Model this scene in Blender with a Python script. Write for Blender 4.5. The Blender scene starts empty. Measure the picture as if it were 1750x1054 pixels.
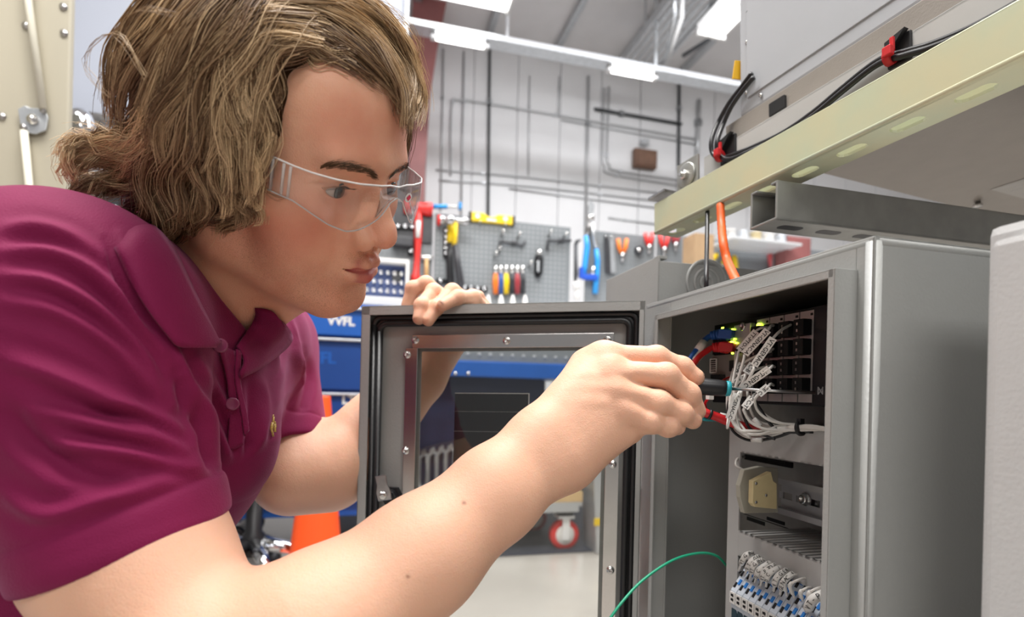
import bpy, bmesh, math, random
import numpy as np
from mathutils import Vector, Matrix

random.seed(7)
rng = np.random.default_rng(7)
scene = bpy.context.scene
COL = scene.collection

# ------------------------------------------------------------------ camera
F = 930.0            # focal length in pixels of the 1750 px wide frame
CX, CY = 875.0, 670.0
ROLL = math.radians(1.4)
H = 0.66             # lens height above the floor
cam_data = bpy.data.cameras.new('camera')
cam_data.sensor_width = 36.0
cam_data.lens = 36.0 * F / 1750.0
cam_data.shift_y = (CY - 527.0) / 1750.0
cam_data.clip_start = 0.02
cam_data.clip_end = 60.0
cam_data.dof.use_dof = True
cam_data.dof.focus_distance = 0.46
cam_data.dof.aperture_fstop = 5.0
cam = bpy.data.objects.new('camera', cam_data)
COL.objects.link(cam)
cam.location = (0, 0, H)
_r = Vector((math.cos(ROLL), 0, math.sin(ROLL)))
_u = Vector((-math.sin(ROLL), 0, math.cos(ROLL)))
_b = Vector((0, -1, 0))
cam.rotation_euler = Matrix((( _r.x, _u.x, _b.x), (_r.y, _u.y, _b.y), (_r.z, _u.z, _b.z))).to_euler()
scene.camera = cam

# ------------------------------------------------------------------ view, world and the room's overhead light
vs = scene.view_settings
vs.view_transform = 'Standard'
vs.look = 'None'
vs.gamma = 1.0
vs.use_curve_mapping = False
vs.exposure = 0.38
scene.cycles.use_adaptive_sampling = True
scene.cycles.max_bounces = 10
scene.cycles.transparent_max_bounces = 24
scene.cycles.transmission_bounces = 10
scene.cycles.caustics_reflective = False
scene.cycles.caustics_refractive = False
scene.cycles.sample_clamp_indirect = 6.0
scene.cycles.use_denoising = True

world = bpy.data.worlds.new('workshop_air')
scene.world = world
world.use_nodes = True
_bg = world.node_tree.nodes['Background']
_bg.inputs[0].default_value = (0.95, 0.97, 1.0, 1)
_bg.inputs[1].default_value = 0.22


def area_light(name, loc, aim, sx, sy, watts, color=(1, 1, 1)):
    d = bpy.data.lights.new(name, 'AREA')
    d.shape = 'RECTANGLE'
    d.size, d.size_y = sx, sy
    d.energy = watts
    d.color = color
    o = bpy.data.objects.new(name, d)
    COL.objects.link(o)
    o.location = loc
    o.rotation_euler = (Vector(aim) - Vector(loc)).to_track_quat('-Z', 'Y').to_euler()
    return o


# fluorescent rows over the work bay (above and behind the frame)
area_light('strip_row_over_bay', (-0.3, 0.45, 3.2), (-0.3, 0.45, 0), 2.4, 0.6, 108, (1.0, 0.98, 0.95))
area_light('strip_row_behind', (0.5, -1.6, 2.9), (0.1, 0.3, 0.5), 2.6, 0.6, 36, (1.0, 0.98, 0.95))
area_light('strip_row_aisle', (1.2, 2.6, 3.3), (1.0, 3.2, 0), 3.0, 0.6, 92, (0.97, 0.98, 1.0))

# ------------------------------------------------------------------ pixel / world helpers
CR, SR = math.cos(ROLL), math.sin(ROLL)


def at(px, py, Y):
    """World point on the sight line of a frame pixel at distance Y ahead of the lens."""
    a = (px - CX) / F * Y
    b = (CY - py) / F * Y
    return Vector((a * CR - b * SR, Y, H + a * SR + b * CR))


def pix(P):
    P = np.asarray(P, float)
    x, y, z = P[..., 0], P[..., 1], P[..., 2] - H
    X = x * CR + z * SR
    Z = -x * SR + z * CR
    return CX + F * X / y, CY - F * Z / y


def size_at(px, Y):
    return px / F * Y


THETA = math.atan(240.0 / 930.0)      # the room and the cabinets are turned this much from the lens
RU = Vector((math.cos(THETA), math.sin(THETA), 0))    # along the back wall
RV = Vector((-math.sin(THETA), math.cos(THETA), 0))   # towards the back wall
RZ = Vector((0, 0, 1))


def on_plane(px, py, p0, n):
    d = at(px, py, 1.0) - Vector((0, 0, H))
    o = Vector((0, 0, H))
    t = (Vector(p0) - o).dot(n) / d.dot(n)
    return o + d * t


# ------------------------------------------------------------------ object helpers
def link(o, parent=None):
    COL.objects.link(o)
    if parent is not None:
        o.parent = parent
        o.matrix_parent_inverse = Matrix.Identity(4)
    return o


def props(o, label=None, cat=None, group=None, kind=None):
    if label: o['label'] = label
    if cat: o['category'] = cat
    if group: o['group'] = group
    if kind: o['kind'] = kind
    return o


def empty(name, label=None, cat=None, loc=(0, 0, 0), rot=None, group=None):
    o = bpy.data.objects.new(name, None)
    o.empty_display_size = 0.05
    COL.objects.link(o)
    o.location = loc
    if rot is not None:
        o.rotation_euler = rot
    return props(o, label, cat, group)


def mesh_from_arrays(name, V, Q, smooth=True):
    V = np.asarray(V, np.float32)
    Q = np.asarray(Q, np.int32)
    k = Q.shape[1]
    me = bpy.data.meshes.new(name)
    me.vertices.add(len(V))
    me.vertices.foreach_set('co', V.ravel())
    me.loops.add(Q.size)
    me.loops.foreach_set('vertex_index', Q.ravel())
    me.polygons.add(len(Q))
    me.polygons.foreach_set('loop_start', np.arange(0, Q.size, k, dtype=np.int32))
    me.polygons.foreach_set('use_smooth', np.full(len(Q), smooth, bool))
    me.update(calc_edges=True)
    return me


def attr(me, name, vals):
    a = me.attributes.new(name, 'FLOAT', 'POINT')
    a.data.foreach_set('value', np.asarray(vals, np.float32).ravel())


class MB:
    """Collects simple solids into one mesh."""

    def __init__(self):
        self.v, self.f, self.s = [], [], []

    def add(self, vs_, fs, smooth=False):
        n = len(self.v)
        self.v += [tuple(v) for v in vs_]
        self.f += [tuple(i + n for i in f) for f in fs]
        self.s += [smooth] * len(fs)
        return self

    def box(self, c, s, R=None, bev=0.0):
        """box of full size s centred at c, R: 3 axis vectors; bev: bevel"""
        if bev > 0:
            bm = bmesh.new()
            bmesh.ops.create_cube(bm, size=1.0)
            bmesh.ops.scale(bm, vec=Vector(s), verts=bm.verts)
            bmesh.ops.bevel(bm, geom=list(bm.edges), offset=min(bev, min(s) * .45), segments=2, profile=.6, affect='EDGES')
            bm.verts.ensure_lookup_table()
            vs_ = [v.co.copy() for v in bm.verts]
            fs = [[v.index for v in f.verts] for f in bm.faces]
            bm.free()
        else:
            x, y, z = s[0] / 2, s[1] / 2, s[2] / 2
            vs_ = [Vector((i, j, k)) for i in (-x, x) for j in (-y, y) for k in (-z, z)]
            fs = [(0, 1, 3, 2), (4, 6, 7, 5), (0, 4, 5, 1), (2, 3, 7, 6), (0, 2, 6, 4), (1, 5, 7, 3)]
        if R is not None:
            vs_ = [R[0] * v.x + R[1] * v.y + R[2] * v.z for v in vs_]
        c = Vector(c)
        return self.add([v + c for v in vs_], fs, False)

    def tube(self, pts, r, n=10, cap=True, smooth=True):
        """round tube along pts, r a number or one per point"""
        pts = [Vector(p) for p in pts]
        m = len(pts)
        rs = list(r) if hasattr(r, '__len__') else [r] * m
        t0 = (pts[1] - pts[0]).normalized()
        ref = Vector((0, 0, 1)) if abs(t0.z) < .9 else Vector((1, 0, 0))
        a = t0.cross(ref).normalized()
        vs_, fs = [], []
        for i in range(m):
            t = (pts[min(i + 1, m - 1)] - pts[max(i - 1, 0)]).normalized()
            a = (a - t * a.dot(t)).normalized()
            b = t.cross(a)
            for k in range(n):
                w = 2 * math.pi * k / n
                vs_.append(pts[i] + (a * math.cos(w) + b * math.sin(w)) * rs[i])
        for i in range(m - 1):
            for k in range(n):
                k2 = (k + 1) % n
                fs.append((i * n + k, i * n + k2, (i + 1) * n + k2, (i + 1) * n + k))
        if cap:
            fs.append(tuple(range(n - 1, -1, -1)))
            fs.append(tuple((m - 1) * n + k for k in range(n)))
        return self.add(vs_, fs, smooth)

    def cyl(self, a, b, r, n=16, r2=None, smooth=True):
        return self.tube([a, b], [r, r if r2 is None else r2], n, True, smooth)

    def lathe(self, base, axis, prof, n=20, smooth=True):
        """revolve profile [(radius, height)] about axis from base"""
        ax = Vector(axis).normalized()
        ref = Vector((0, 0, 1)) if abs(ax.z) < .9 else Vector((1, 0, 0))
        a = ax.cross(ref).normalized()
        b = ax.cross(a)
        base = Vector(base)
        vs_, fs = [], []
        for (r, h) in prof:
            for k in range(n):
                w = 2 * math.pi * k / n
                vs_.append(base + ax * h + (a * math.cos(w) + b * math.sin(w)) * max(r, 1e-5))
        m = len(prof)
        for i in range(m - 1):
            for k in range(n):
                k2 = (k + 1) % n
                fs.append((i * n + k, i * n + k2, (i + 1) * n + k2, (i + 1) * n + k))
        fs.append(tuple(range(n - 1, -1, -1)))
        fs.append(tuple((m - 1) * n + k for k in range(n)))
        return self.add(vs_, fs, smooth)

    def prism(self, poly, ext, smooth=False):
        """polygon (3D points, flat) pushed out by vector ext"""
        n = len(poly)
        e = Vector(ext)
        vs_ = [Vector(p) for p in poly] + [Vector(p) + e for p in poly]
        fs = [tuple(range(n - 1, -1, -1)), tuple(range(n, 2 * n))]
        for i in range(n):
            j = (i + 1) % n
            fs.append((i, j, n + j, n + i))
        return self.add(vs_, fs, smooth)

    def build(self, name, mat, parent=None, bevel=0.0, seg=2, smooth_angle=None):
        me = bpy.data.meshes.new(name)
        me.from_pydata(self.v, [], self.f)
        me.polygons.foreach_set('use_smooth', self.s)
        bm = bmesh.new()
        bm.from_mesh(me)
        bmesh.ops.recalc_face_normals(bm, faces=bm.faces)
        bm.to_mesh(me)
        bm.free()
        me.materials.append(mat)
        o = bpy.data.objects.new(name, me)
        link(o, parent)
        if bevel > 0:
            md = o.modifiers.new('bevel', 'BEVEL')
            md.width = bevel
            md.segments = seg
            md.limit_method = 'ANGLE'
            md.angle_limit = math.radians(40)
            md.harden_normals = False
        return o


def spline(pts, n=8):
    """Catmull-Rom through points"""
    P = [Vector(p) for p in pts]
    P = [P[0] * 2 - P[1]] + P + [P[-1] * 2 - P[-2]]
    out = []
    for i in range(1, len(P) - 2):
        for k in range(n):
            t = k / n
            a, b, c, d = P[i - 1], P[i], P[i + 1], P[i + 2]
            out.append(.5 * ((2 * b) + (c - a) * t + (2 * a - 5 * b + 4 * c - d) * t * t + (3 * b - a - 3 * c + d) * t ** 3))
    out.append(P[-2])
    return out


# ------------------------------------------------------------------ materials
def mat(name, color, rough=.5, metal=0.0, noise=0.0, nscale=40.0, bump=0.0, bscale=200.0, spec=.5, emit=0.0, coat=0.0, stretch=None, aniso=0.0, sss=0.0, col2=None, sheen=0.0):
    m = bpy.data.materials.new(name)
    m.use_nodes = True
    nt = m.node_tree
    b = nt.nodes['Principled BSDF']
    c = tuple(color) + (1,)
    b.inputs['Base Color'].default_value = c
    b.inputs['Roughness'].default_value = rough
    b.inputs['Metallic'].default_value = metal
    b.inputs['Specular IOR Level'].default_value = spec
    if coat: b.inputs['Coat Weight'].default_value = coat
    if aniso: b.inputs['Anisotropic'].default_value = aniso
    if sheen:
        b.inputs['Sheen Weight'].default_value = sheen
        b.inputs['Sheen Roughness'].default_value = .4
    if emit:
        b.inputs['Emission Color'].default_value = c
        b.inputs['Emission Strength'].default_value = emit
    tc = nt.nodes.new('ShaderNodeTexCoord')
    mp = nt.nodes.new('ShaderNodeMapping')
    nt.links.new(tc.outputs['Object'], mp.inputs[0])
    if stretch: mp.inputs['Scale'].default_value = stretch
    if noise > 0 or col2 is not None:
        n = nt.nodes.new('ShaderNodeTexNoise')
        n.inputs['Scale'].default_value = nscale
        n.inputs['Detail'].default_value = 4
        nt.links.new(mp.outputs[0], n.inputs['Vector'])
        r = nt.nodes.new('ShaderNodeValToRGB')
        r.color_ramp.elements[0].position = .3
        r.color_ramp.elements[1].position = .7
        if col2 is not None:
            r.color_ramp.elements[0].color = c
            r.color_ramp.elements[1].color = tuple(col2) + (1,)
        else:
            r.color_ramp.elements[0].color = tuple(x * (1 - noise) for x in color) + (1,)
            r.color_ramp.elements[1].color = tuple(min(1, x * (1 + noise)) for x in color) + (1,)
        nt.links.new(n.outputs['Fac'], r.inputs[0])
        nt.links.new(r.outputs[0], b.inputs['Base Color'])
    if bump > 0:
        n2 = nt.nodes.new('ShaderNodeTexNoise')
        n2.inputs['Scale'].default_value = bscale
        n2.inputs['Detail'].default_value = 3
        nt.links.new(mp.outputs[0], n2.inputs['Vector'])
        bp = nt.nodes.new('ShaderNodeBump')
        bp.inputs['Strength'].default_value = bump
        bp.inputs['Distance'].default_value = .002
        nt.links.new(n2.outputs['Fac'], bp.inputs['Height'])
        nt.links.new(bp.outputs[0], b.inputs['Normal'])
    return m
# ------------------------------------------------------------------ smooth implicit bodies
def v3(*a):
    return np.array(a, np.float32)


def rcone(P, a, b, r1, r2):
    a = np.asarray(a, np.float32); b = np.asarray(b, np.float32)
    ab = b - a
    pa = P - a
    h = np.clip(pa @ ab / float(ab @ ab), 0, 1)
    return np.linalg.norm(pa - h[:, None] * ab, axis=1) - (r1 + (r2 - r1) * h)


def ell(P, c, r, R=None):
    q = P - np.asarray(c, np.float32)
    if R is not None: q = q @ np.asarray(R, np.float32)
    r = np.asarray(r, np.float32)
    k0 = np.linalg.norm(q / r, axis=1)
    k1 = np.linalg.norm(q / (r * r), axis=1) + 1e-9
    return np.where(k0 < 1e-4, -r.min(), k0 * (k0 - 1) / k1)


def smin(a, b, k):
    h = np.maximum(k - np.abs(a - b), 0) / k
    return np.minimum(a, b) - h * h * k * .25


def smax(a, b, k):
    h = np.maximum(k - np.abs(a - b), 0) / k
    return np.maximum(a, b) + h * h * k * .25


def chain(P, pts, rs, k=None):
    d = None
    for i in range(len(pts) - 1):
        e = rcone(P, pts[i], pts[i + 1], rs[i], rs[i + 1])
        d = e if d is None else (np.minimum(d, e) if k is None else smin(d, e, k))
    return d


def gauss(P, c, s):
    q = (P - np.asarray(c, np.float32)) / np.asarray(s, np.float32)
    return np.exp(-(q * q).sum(1))


def frame_axes(ydir, up):
    y = Vector(ydir).normalized()
    x = y.cross(Vector(up)).normalized()
    z = x.cross(y)
    return np.array([list(x), list(y), list(z)], np.float32).T      # columns


_CORN = np.array([(i, j, k) for i in (0, 1) for j in (0, 1) for k in (0, 1)], np.int64)


def mesh_sdf(fn, lo, hi, h, L=5, slop=1.35, proj=1):
    """Isosurface of fn by sparse surface nets."""
    lo = np.asarray(lo, float); hi = np.asarray(hi, float)
    s = h * 2 ** L
    n = np.ceil((hi - lo) / s).astype(int) + 1
    idx = np.stack(np.meshgrid(*[np.arange(k) for k in n], indexing='ij'), -1).reshape(-1, 3)

    def ev(p):
        out = np.empty(len(p), np.float32)
        for i in range(0, len(p), 200000):
            out[i:i + 200000] = fn(p[i:i + 200000].astype(np.float32))
        return out
    for lev in range(L, -1, -1):
        c = lo + (idx + .5) * s
        d = ev(c)
        idx = idx[np.abs(d) < s * .87 * slop + (.002 if lev > 1 else 0)]
        if lev > 0:
            idx = (idx[:, None, :] * 2 + _CORN[None]).reshape(-1, 3)
            s /= 2
    N = int(idx.max()) + 3
    key = lambda q: (q[..., 0] * N + q[..., 1]) * N + q[..., 2]
    ck = key(idx[:, None, :] + _CORN[None])
    uk, inv = np.unique(ck.ravel(), return_inverse=True)
    uc = np.stack([uk // (N * N), (uk // N) % N, uk % N], -1)
    ud = ev(lo + uc * h)
    cd = ud[inv].reshape(-1, 8)
    mixed = (cd < 0).any(1) & (cd >= 0).any(1)
    idx, cd = idx[mixed], cd[mixed]
    acc = np.zeros((len(idx), 3)); cnt = np.zeros(len(idx))
    for a in range(8):
        for b in range(a + 1, 8):
            df = _CORN[b] - _CORN[a]
            if np.abs(df).sum() != 1: continue
            m = (cd[:, a] < 0) != (cd[:, b] < 0)
            t = cd[m, a] / (cd[m, a] - cd[m, b])
            acc[m] += _CORN[a] + t[:, None] * df
            cnt[m] += 1
    V = lo + (idx + acc / cnt[:, None]) * h
    kk = key(idx)
    order = np.argsort(kk)
    sk = kk[order]

    def look(q):
        p = np.searchsorted(sk, key(q))
        p = np.minimum(p, len(sk) - 1)
        ok = sk[p] == key(q)
        return order[p], ok
    quads = []
    for ax in range(3):
        e = np.zeros(3, int); e[ax] = 1
        c1 = int((_CORN == e).all(1).argmax())
        m = (cd[:, 0] < 0) != (cd[:, c1] < 0)
        flip = cd[m, 0] < 0
        e1 = np.zeros(3, int); e1[(ax + 1) % 3] = 1
        e2 = np.zeros(3, int); e2[(ax + 2) % 3] = 1
        base = idx[m]
        i0 = np.nonzero(m)[0]
        i1, o1 = look(base - e1)
        i2, o2 = look(base - e1 - e2)
        i3, o3 = look(base - e2)
        q = np.stack([i0, i1, i2, i3], 1)
        q = np.where(flip[:, None], q, q[:, ::-1])
        quads.append(q[o1 & o2 & o3])
    Q = np.concatenate(quads)
    for _ in range(proj):
        eps = h * .5
        d0 = ev(V)
        g = np.stack([ev(V + np.eye(3)[a] * eps) - ev(V - np.eye(3)[a] * eps) for a in range(3)], 1) / (2 * eps)
        V = V - g * (np.clip(d0, -h, h) / np.maximum((g * g).sum(1), .25))[:, None]
    return V, Q
# ------------------------------------------------------------------ the man: pose
HEAD_C = np.array([-0.1969, 0.4472, 0.1786 + H], np.float32)


def _head_rot(yaw, pitch, tilt):
    yaw, pitch, tilt = map(math.radians, (yaw, pitch, tilt))
    Fv = np.array([math.cos(yaw) * math.cos(pitch), -math.sin(yaw) * math.cos(pitch), -math.sin(pitch)])
    Rt = np.cross(Fv, [0, 0, 1.]); Rt /= np.linalg.norm(Rt)
    U = np.cross(Rt, Fv)
    return np.stack([Rt * math.cos(tilt) - U * math.sin(tilt), Fv, U * math.cos(tilt) + Rt * math.sin(tilt)], 1).astype(np.float32)


HEAD_R = _head_rot(14.5, 26.0, 23.0)      # columns: his right, forward, up


def hl(P):
    return (np.asarray(P, np.float32) - HEAD_C) @ HEAD_R


def hw(p):
    return HEAD_C + HEAD_R @ np.asarray(p, np.float32)


MM = np.float32(.001)


def head_sdf(p):
    """p in metres, head axes: x to his right, y forward, z up, origin between the ears"""
    q = p * 1000.0
    x = np.sqrt(q[:, 0] ** 2 + 6.0) - .6
    s = np.stack([x, q[:, 1], q[:, 2]], 1)
    d = ell(s, (0, -8, 46), (77, 98, 78))
    d = smin(d, ell(s, (0, 46, 8), (62, 50, 72)), 24)
    # jaw
    d = smin(d, rcone(s, (53, 8, -48), (14, 74, -79), 19, 16), 20)
    d = smin(d, rcone(s, (56, 2, -5), (53, 8, -44), 18, 17), 18)
    d = smin(d, ell(s, (0, 80, -79), (19, 16, 14)), 14)
    d = smin(d, ell(s, (0, 40, -55), (46, 46, 34)), 20)
    d = smin(d, ell(s, (0, 74, -36), (33, 26, 28)), 16)          # muzzle
    d = smin(d, ell(s, (46, 58, -4), (20, 24, 19)), 18)           # cheek bone
    d = smin(d, ell(s, (38, 58, -34), (20, 24, 26)), 16)          # cheek
    d = smin(d, rcone(s, (0, 92, 38), (36, 84, 37), 8, 8), 12)     # brow
    d = smin(d, ell(s, (0, 66, 66), (50, 26, 34)), 20)             # forehead
    # sockets
    d = smax(d, -ell(s, (33, 101, 16), (19, 15, 11)), 12)
    d = smax(d, -ell(s, (16, 103, 14), (7, 11, 11)), 8)
    # lids: a ball with a slit
    lid = np.linalg.norm(s - v3(32, 76.5, 16), axis=1) - 13.6
    slit = ell(s, (32.5, 92, 14.8), (13.0, 12, 3.9))
    lid = smax(lid, -slit, 1.2)
    d = smin(d, lid, 4)
    d = smax(d, -ell(s, (32.5, 91, 14.8), (12.6, 8, 3.5)), 1.5)
    d = d - 1.4 * np.exp(-((s[:, 0] - 32) / 16) ** 2 - ((s[:, 2] - 24.5 + .012 * (s[:, 0] - 32) ** 2) / 2.6) ** 2 - ((s[:, 1] - 88) / 12) ** 2)
    d = d + 1.3 * np.exp(-((s[:, 0] - 33) / 15) ** 2 - ((s[:, 2] - 21.2 + .010 * (s[:, 0] - 32) ** 2) / 1.3) ** 2 - ((s[:, 1] - 88) / 12) ** 2)
    # nose
    nose = rcone(s, (0, 92, 26), (0, 109, -4), 6.5, 8.0)
    nose = smin(nose, ell(s, (0, 110, -12), (10.4, 11.4, 10.2)), 7)
    nose = smin(nose, ell(s, (13.6, 100.5, -17), (7.6, 11.5, 9.2)), 4)
    nose = smin(nose, rcone(s, (5, 92, 14), (13, 92, -12), 6, 9), 9)
    d = smin(d, nose, 7)
    d = smax(d, -ell(s, (8.4, 104, -25.5), (4.8, 7, 6.5)), 2)
    d = d + 2.6 * gauss(s, (20, 95, -13), (3.6, 6, 8))               # wing groove
    d = d + 1.2 * gauss(s, (27, 86, -30), (5, 10, 12))               # smile fold
    # mouth
    up = chain(s, [(25, 85, -43.5), (14, 95.5, -40), (5, 102, -37.4), (0, 102, -38.4)], (2.2, 4.4, 5.4, 5.2), 3)
    lo_ = chain(s, [(25, 85, -44.5), (13, 96, -48.8), (0, 100.5, -50.4)], (2.2, 5.4, 6.8), 3)
    d = smin(d, smin(up, lo_, 1.0), 4)
    gro = chain(s, [(25, 87, -44), (14, 99.5, -43.4), (5, 105, -43.2), (0, 105.5, -43.8)], (.6, 1.7, 2.0, 2.0))
    d = smax(d, -gro, 1.8)
    d = d + 1.0 * gauss(s, (0, 101, -29), (3, 9, 5))                 # philtrum
    d = d + 2.8 * gauss(s, (0, 92, -61), (16, 10, 4.5))               # below the lower lip
    d = d + 1.2 * gauss(s, (30, 82, -44), (4, 6, 6))
    d = d - .9 * gauss(s, (20, 92, -58), (10, 9, 9))
    # temple
    d = d + 2.0 * gauss(s, (66, 46, 36), (14, 22, 20))
    # ear
    ear = ell(s, (77, -6, 4), (7, 17, 31))
    ear = smax(ear, -ell(s, (86, -3, 6), (7, 9, 17)), 4)
    d = smin(d, ear, 5)
    return d * MM


# limb key points: frame pixel and distance
def A(px, py, Y):
    return np.array(at(px, py, Y), np.float32)


SH_R, SH_L = A(108, 552, .375), A(440, 590, .745)
EL_R = A(366, 1150, .325)
UA_R = A(222, 936, .352)
FA_R = [EL_R, A(538, 1086, .338), A(720, 950, .372), A(846, 843, .40), A(932, 770, .424)]
EL_L = A(500, 810, .66)
FA_L = [EL_L, A(560, 800, .685), A(640, 735, .715), A(715, 640, .725), A(768, 560, .712)]
NECK0 = A(292, 600, .535)
CHEST = A(222, 690, .535)
PELV = np.array([-.64, .58, H - .29], np.float32)


def flat_pair(P, a, b, ra, rb, wa, wb, side, k=.012):
    """two parallel round cones side by side: an oval limb"""
    s = np.asarray(side, np.float32)
    return smin(rcone(P, a - s * wa, b - s * wb, ra, rb), rcone(P, a + s * wa, b + s * wb, ra, rb), k)


# right hand: back of the hand to the lens, fingers forward
R_MCP = [A(1036, 611, .452), A(1046, 636, .441), A(1055, 668, .434), A(1068, 700, .431)]
R_FING = [
    ([R_MCP[0], A(1122, 611, .456), A(1165, 628, .457), A(1188, 645, .456)], (.0112, .0094, .0084, .0076)),
    ([R_MCP[1], A(1138, 642, .436), A(1176, 674, .440), A(1190, 702, .445)], (.0112, .0098, .0088, .0076)),
    ([R_MCP[2], A(1126, 689, .430), A(1164, 706, .434), A(1184, 718, .440)], (.0108, .0096, .0084, .0072)),
    ([R_MCP[3], A(1112, 720, .429), A(1142, 728, .432), A(1157, 729, .437)], (.0104, .0088, .0078, .0068)),
]
R_THUMB = ([A(975, 710, .450), A(1060, 668, .478), A(1120, 660, .484), A(1172, 664, .474)], (.017, .0135, .0115, .0095))
# left hand hooked over the top of the cabinet door
L_FING = [
    ([A(764, 514, .688), A(728, 485, .673), A(706, 493, .671), A(697, 521, .672)], (.0100, .0092, .0087, .0080)),
    ([A(776, 516, .676), A(741, 498, .653), A(721, 522, .633), A(716, 544, .627)], (.0096, .0090, .0084, .0073)),
    ([A(803, 516, .676), A(773, 498, .655), A(746, 525, .634), A(732, 547, .627)], (.0096, .0090, .0083, .0072)),
    ([A(826, 530, .676), A(808, 508, .655), A(782, 508, .635), A(757, 521, .622)], (.0092, .0087, .0081, .0072)),
    ([A(824, 555, .690), A(824, 522, .678), A(818, 506, .672)], (.0100, .0086, .0072)),
]


def digit(P, pts, rs):
    d = chain(P, pts, rs, .004)
    for p, r in zip(pts[1:-1], rs[1:-1]):
        d = smin(d, np.linalg.norm(P - p, axis=1) - r * 1.0, .004)
    return d


def right_arm(P):
    f = FA_R
    side = np.array(at(935 + 52, 770 + 85, .424) - at(935, 770, .424), np.float32)
    side /= np.linalg.norm(side)
    d = rcone(P, SH_R, UA_R, .056, .0515)
    d = smin(d, rcone(P, UA_R, EL_R, .0515, .045), .03)
    d = smin(d, rcone(P, EL_R, f[1], .043, .0475), .02)
    d = smin(d, rcone(P, f[1], f[2], .0475, .0392), .02)
    d = smin(d, flat_pair(P, f[2], f[3], .0345, .0270, .004, .007, side), .015)
    d = smin(d, flat_pair(P, f[3], f[4], .0270, .0215, .007, .0115, side), .012)
    return d


def right_hand(P):
    w = FA_R[-1]
    side = np.array(at(935 + 52, 770 + 85, .424) - at(935, 770, .424), np.float32)
    side /= np.linalg.norm(side)
    d = None
    offs = (-.013, -.004, .005, .013)
    for m, o, rw in zip(R_MCP, offs, (.0165, .0170, .0165, .0155)):
        e = rcone(P, w + side * o, m + np.float32([-.004, .004, 0]), .0195, rw * .80)
        d = e if d is None else smin(d, e, .012)
    # heel and palm
    d = smin(d, rcone(P, w + side * .012 + np.float32([.015, .008, 0]), R_MCP[3] + np.float32([-.012, .016, -.006]), .020, .015), .016)
    d = smin(d, rcone(P, w - side * .010 + np.float32([.012, .014, 0]), R_MCP[0] + np.float32([-.015, .020, -.006]), .019, .014), .016)
    d = smin(d, rcone(P, A(975, 778, .432), A(1074, 733, .440), .018, .0125), .014)
    for m, rk in zip(R_MCP, (.0122, .0122, .0116, .0108)):
        d = smin(d, np.linalg.norm(P - m, axis=1) - rk, .008)
    fing = None
    for pts, rs in R_FING:
        e = digit(P, pts, rs)
        fing = e if fing is None else smin(fing, e, .0012)
    d = smin(d, fing, .007)
    d = smin(d, digit(P, *R_THUMB), .010)
    # valleys between knuckles
    for i in range(3):
        c = (R_MCP[i] + R_MCP[i + 1]) / 2 + np.float32([.010, -.012, 0])
        d = d + .0016 * gauss(P, c, (.012, .008, .006))
    # tendons on the back
    for m in R_MCP[:3]:
        c = m * .75 + w * .25
        d = d - .0007 * gauss(P, c + np.float32([0, -.014, .004]), (.02, .01, .005))
    return d


def left_arm(P):
    f = FA_L
    side = np.array(at(768 + 60, 560 + 60, .71) - at(768, 560, .71), np.float32)
    side /= np.linalg.norm(side)
    d = rcone(P, SH_L, EL_L, .056, .047)
    d = smin(d, rcone(P, EL_L, f[1], .045, .050), .015)
    d = smin(d, rcone(P, f[1], f[2], .050, .046), .02)
    d = smin(d, flat_pair(P, f[2], f[3], .041, .030, .004, .007, side), .015)
    d = smin(d, flat_pair(P, f[3], f[4], .030, .021, .007, .011, side), .012)
    return d


def left_hand(P):
    w = FA_L[-1]
    d = None
    for pts, rs in L_FING[:4]:
        e = rcone(P, w, pts[0], .021, .0105)
        d = e if d is None else smin(d, e, .012)
    d = smin(d, rcone(P, w, L_FING[4][0][0], .019, .011), .012)
    fing = None
    for pts, rs in L_FING:
        e = digit(P, pts, rs)
        fing = e if fing is None else smin(fing, e, .0012)
    return smin(d, fing, .004)


def near(P, pts, m):
    pts = np.asarray(pts)
    lo, hi = pts.min(0) - m, pts.max(0) + m
    return ((P > lo) & (P < hi)).all(1), np.linalg.norm(np.maximum(np.maximum(lo - P, P - hi), 0), axis=1) + .03


def grouped(P, pts, m, fn):
    ok, out = near(P, pts, m)
    d = out.astype(np.float32)
    if ok.any():
        d[ok] = fn(P[ok])
    return d


def neck_sdf(P):
    t1 = hw((0, -.016, -.030))
    d = rcone(P, NECK0, t1, .062, .059)
    # the throat and the strap muscle behind the jaw
    d = smin(d, rcone(P, hw((.046, -.030, -.030)), NECK0 + (hw((.02, .06, -.12)) - hw((0, .0, -.12))) * .9, .017, .012), .02)
    d = smin(d, rcone(P, hw((0, .045, -.078)), NECK0 * .6 + hw((0, .05, -.10)) * .4, .022, .020), .03)
    return d


def trunk_sdf(P):
    d = rcone(P, SH_R, SH_L, .055, .055)
    low = CHEST * .5 + PELV * .5 + np.float32([0, 0, .02])
    d = smin(d, rcone(P, CHEST, low, .112, .125), .06)
    d = smin(d, rcone(P, low, PELV, .125, .135), .06)
    d = smin(d, rcone(P, (SH_R * .75 + SH_L * .25), CHEST, .070, .095), .06)
    d = smin(d, rcone(P, (SH_L * .75 + SH_R * .25), CHEST, .070, .095), .06)
    nk = NECK0 * .8 + ((SH_R + SH_L) / 2) * .2
    d = smin(d, rcone(P, nk, SH_R, .055, .052), .04)
    d = smin(d, rcone(P, nk, SH_L, .055, .052), .04)
    d = smin(d, rcone(P, A(0, 478, .47), A(150, 480, .52), .058, .052), .05)      # upper back
    return d


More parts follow.
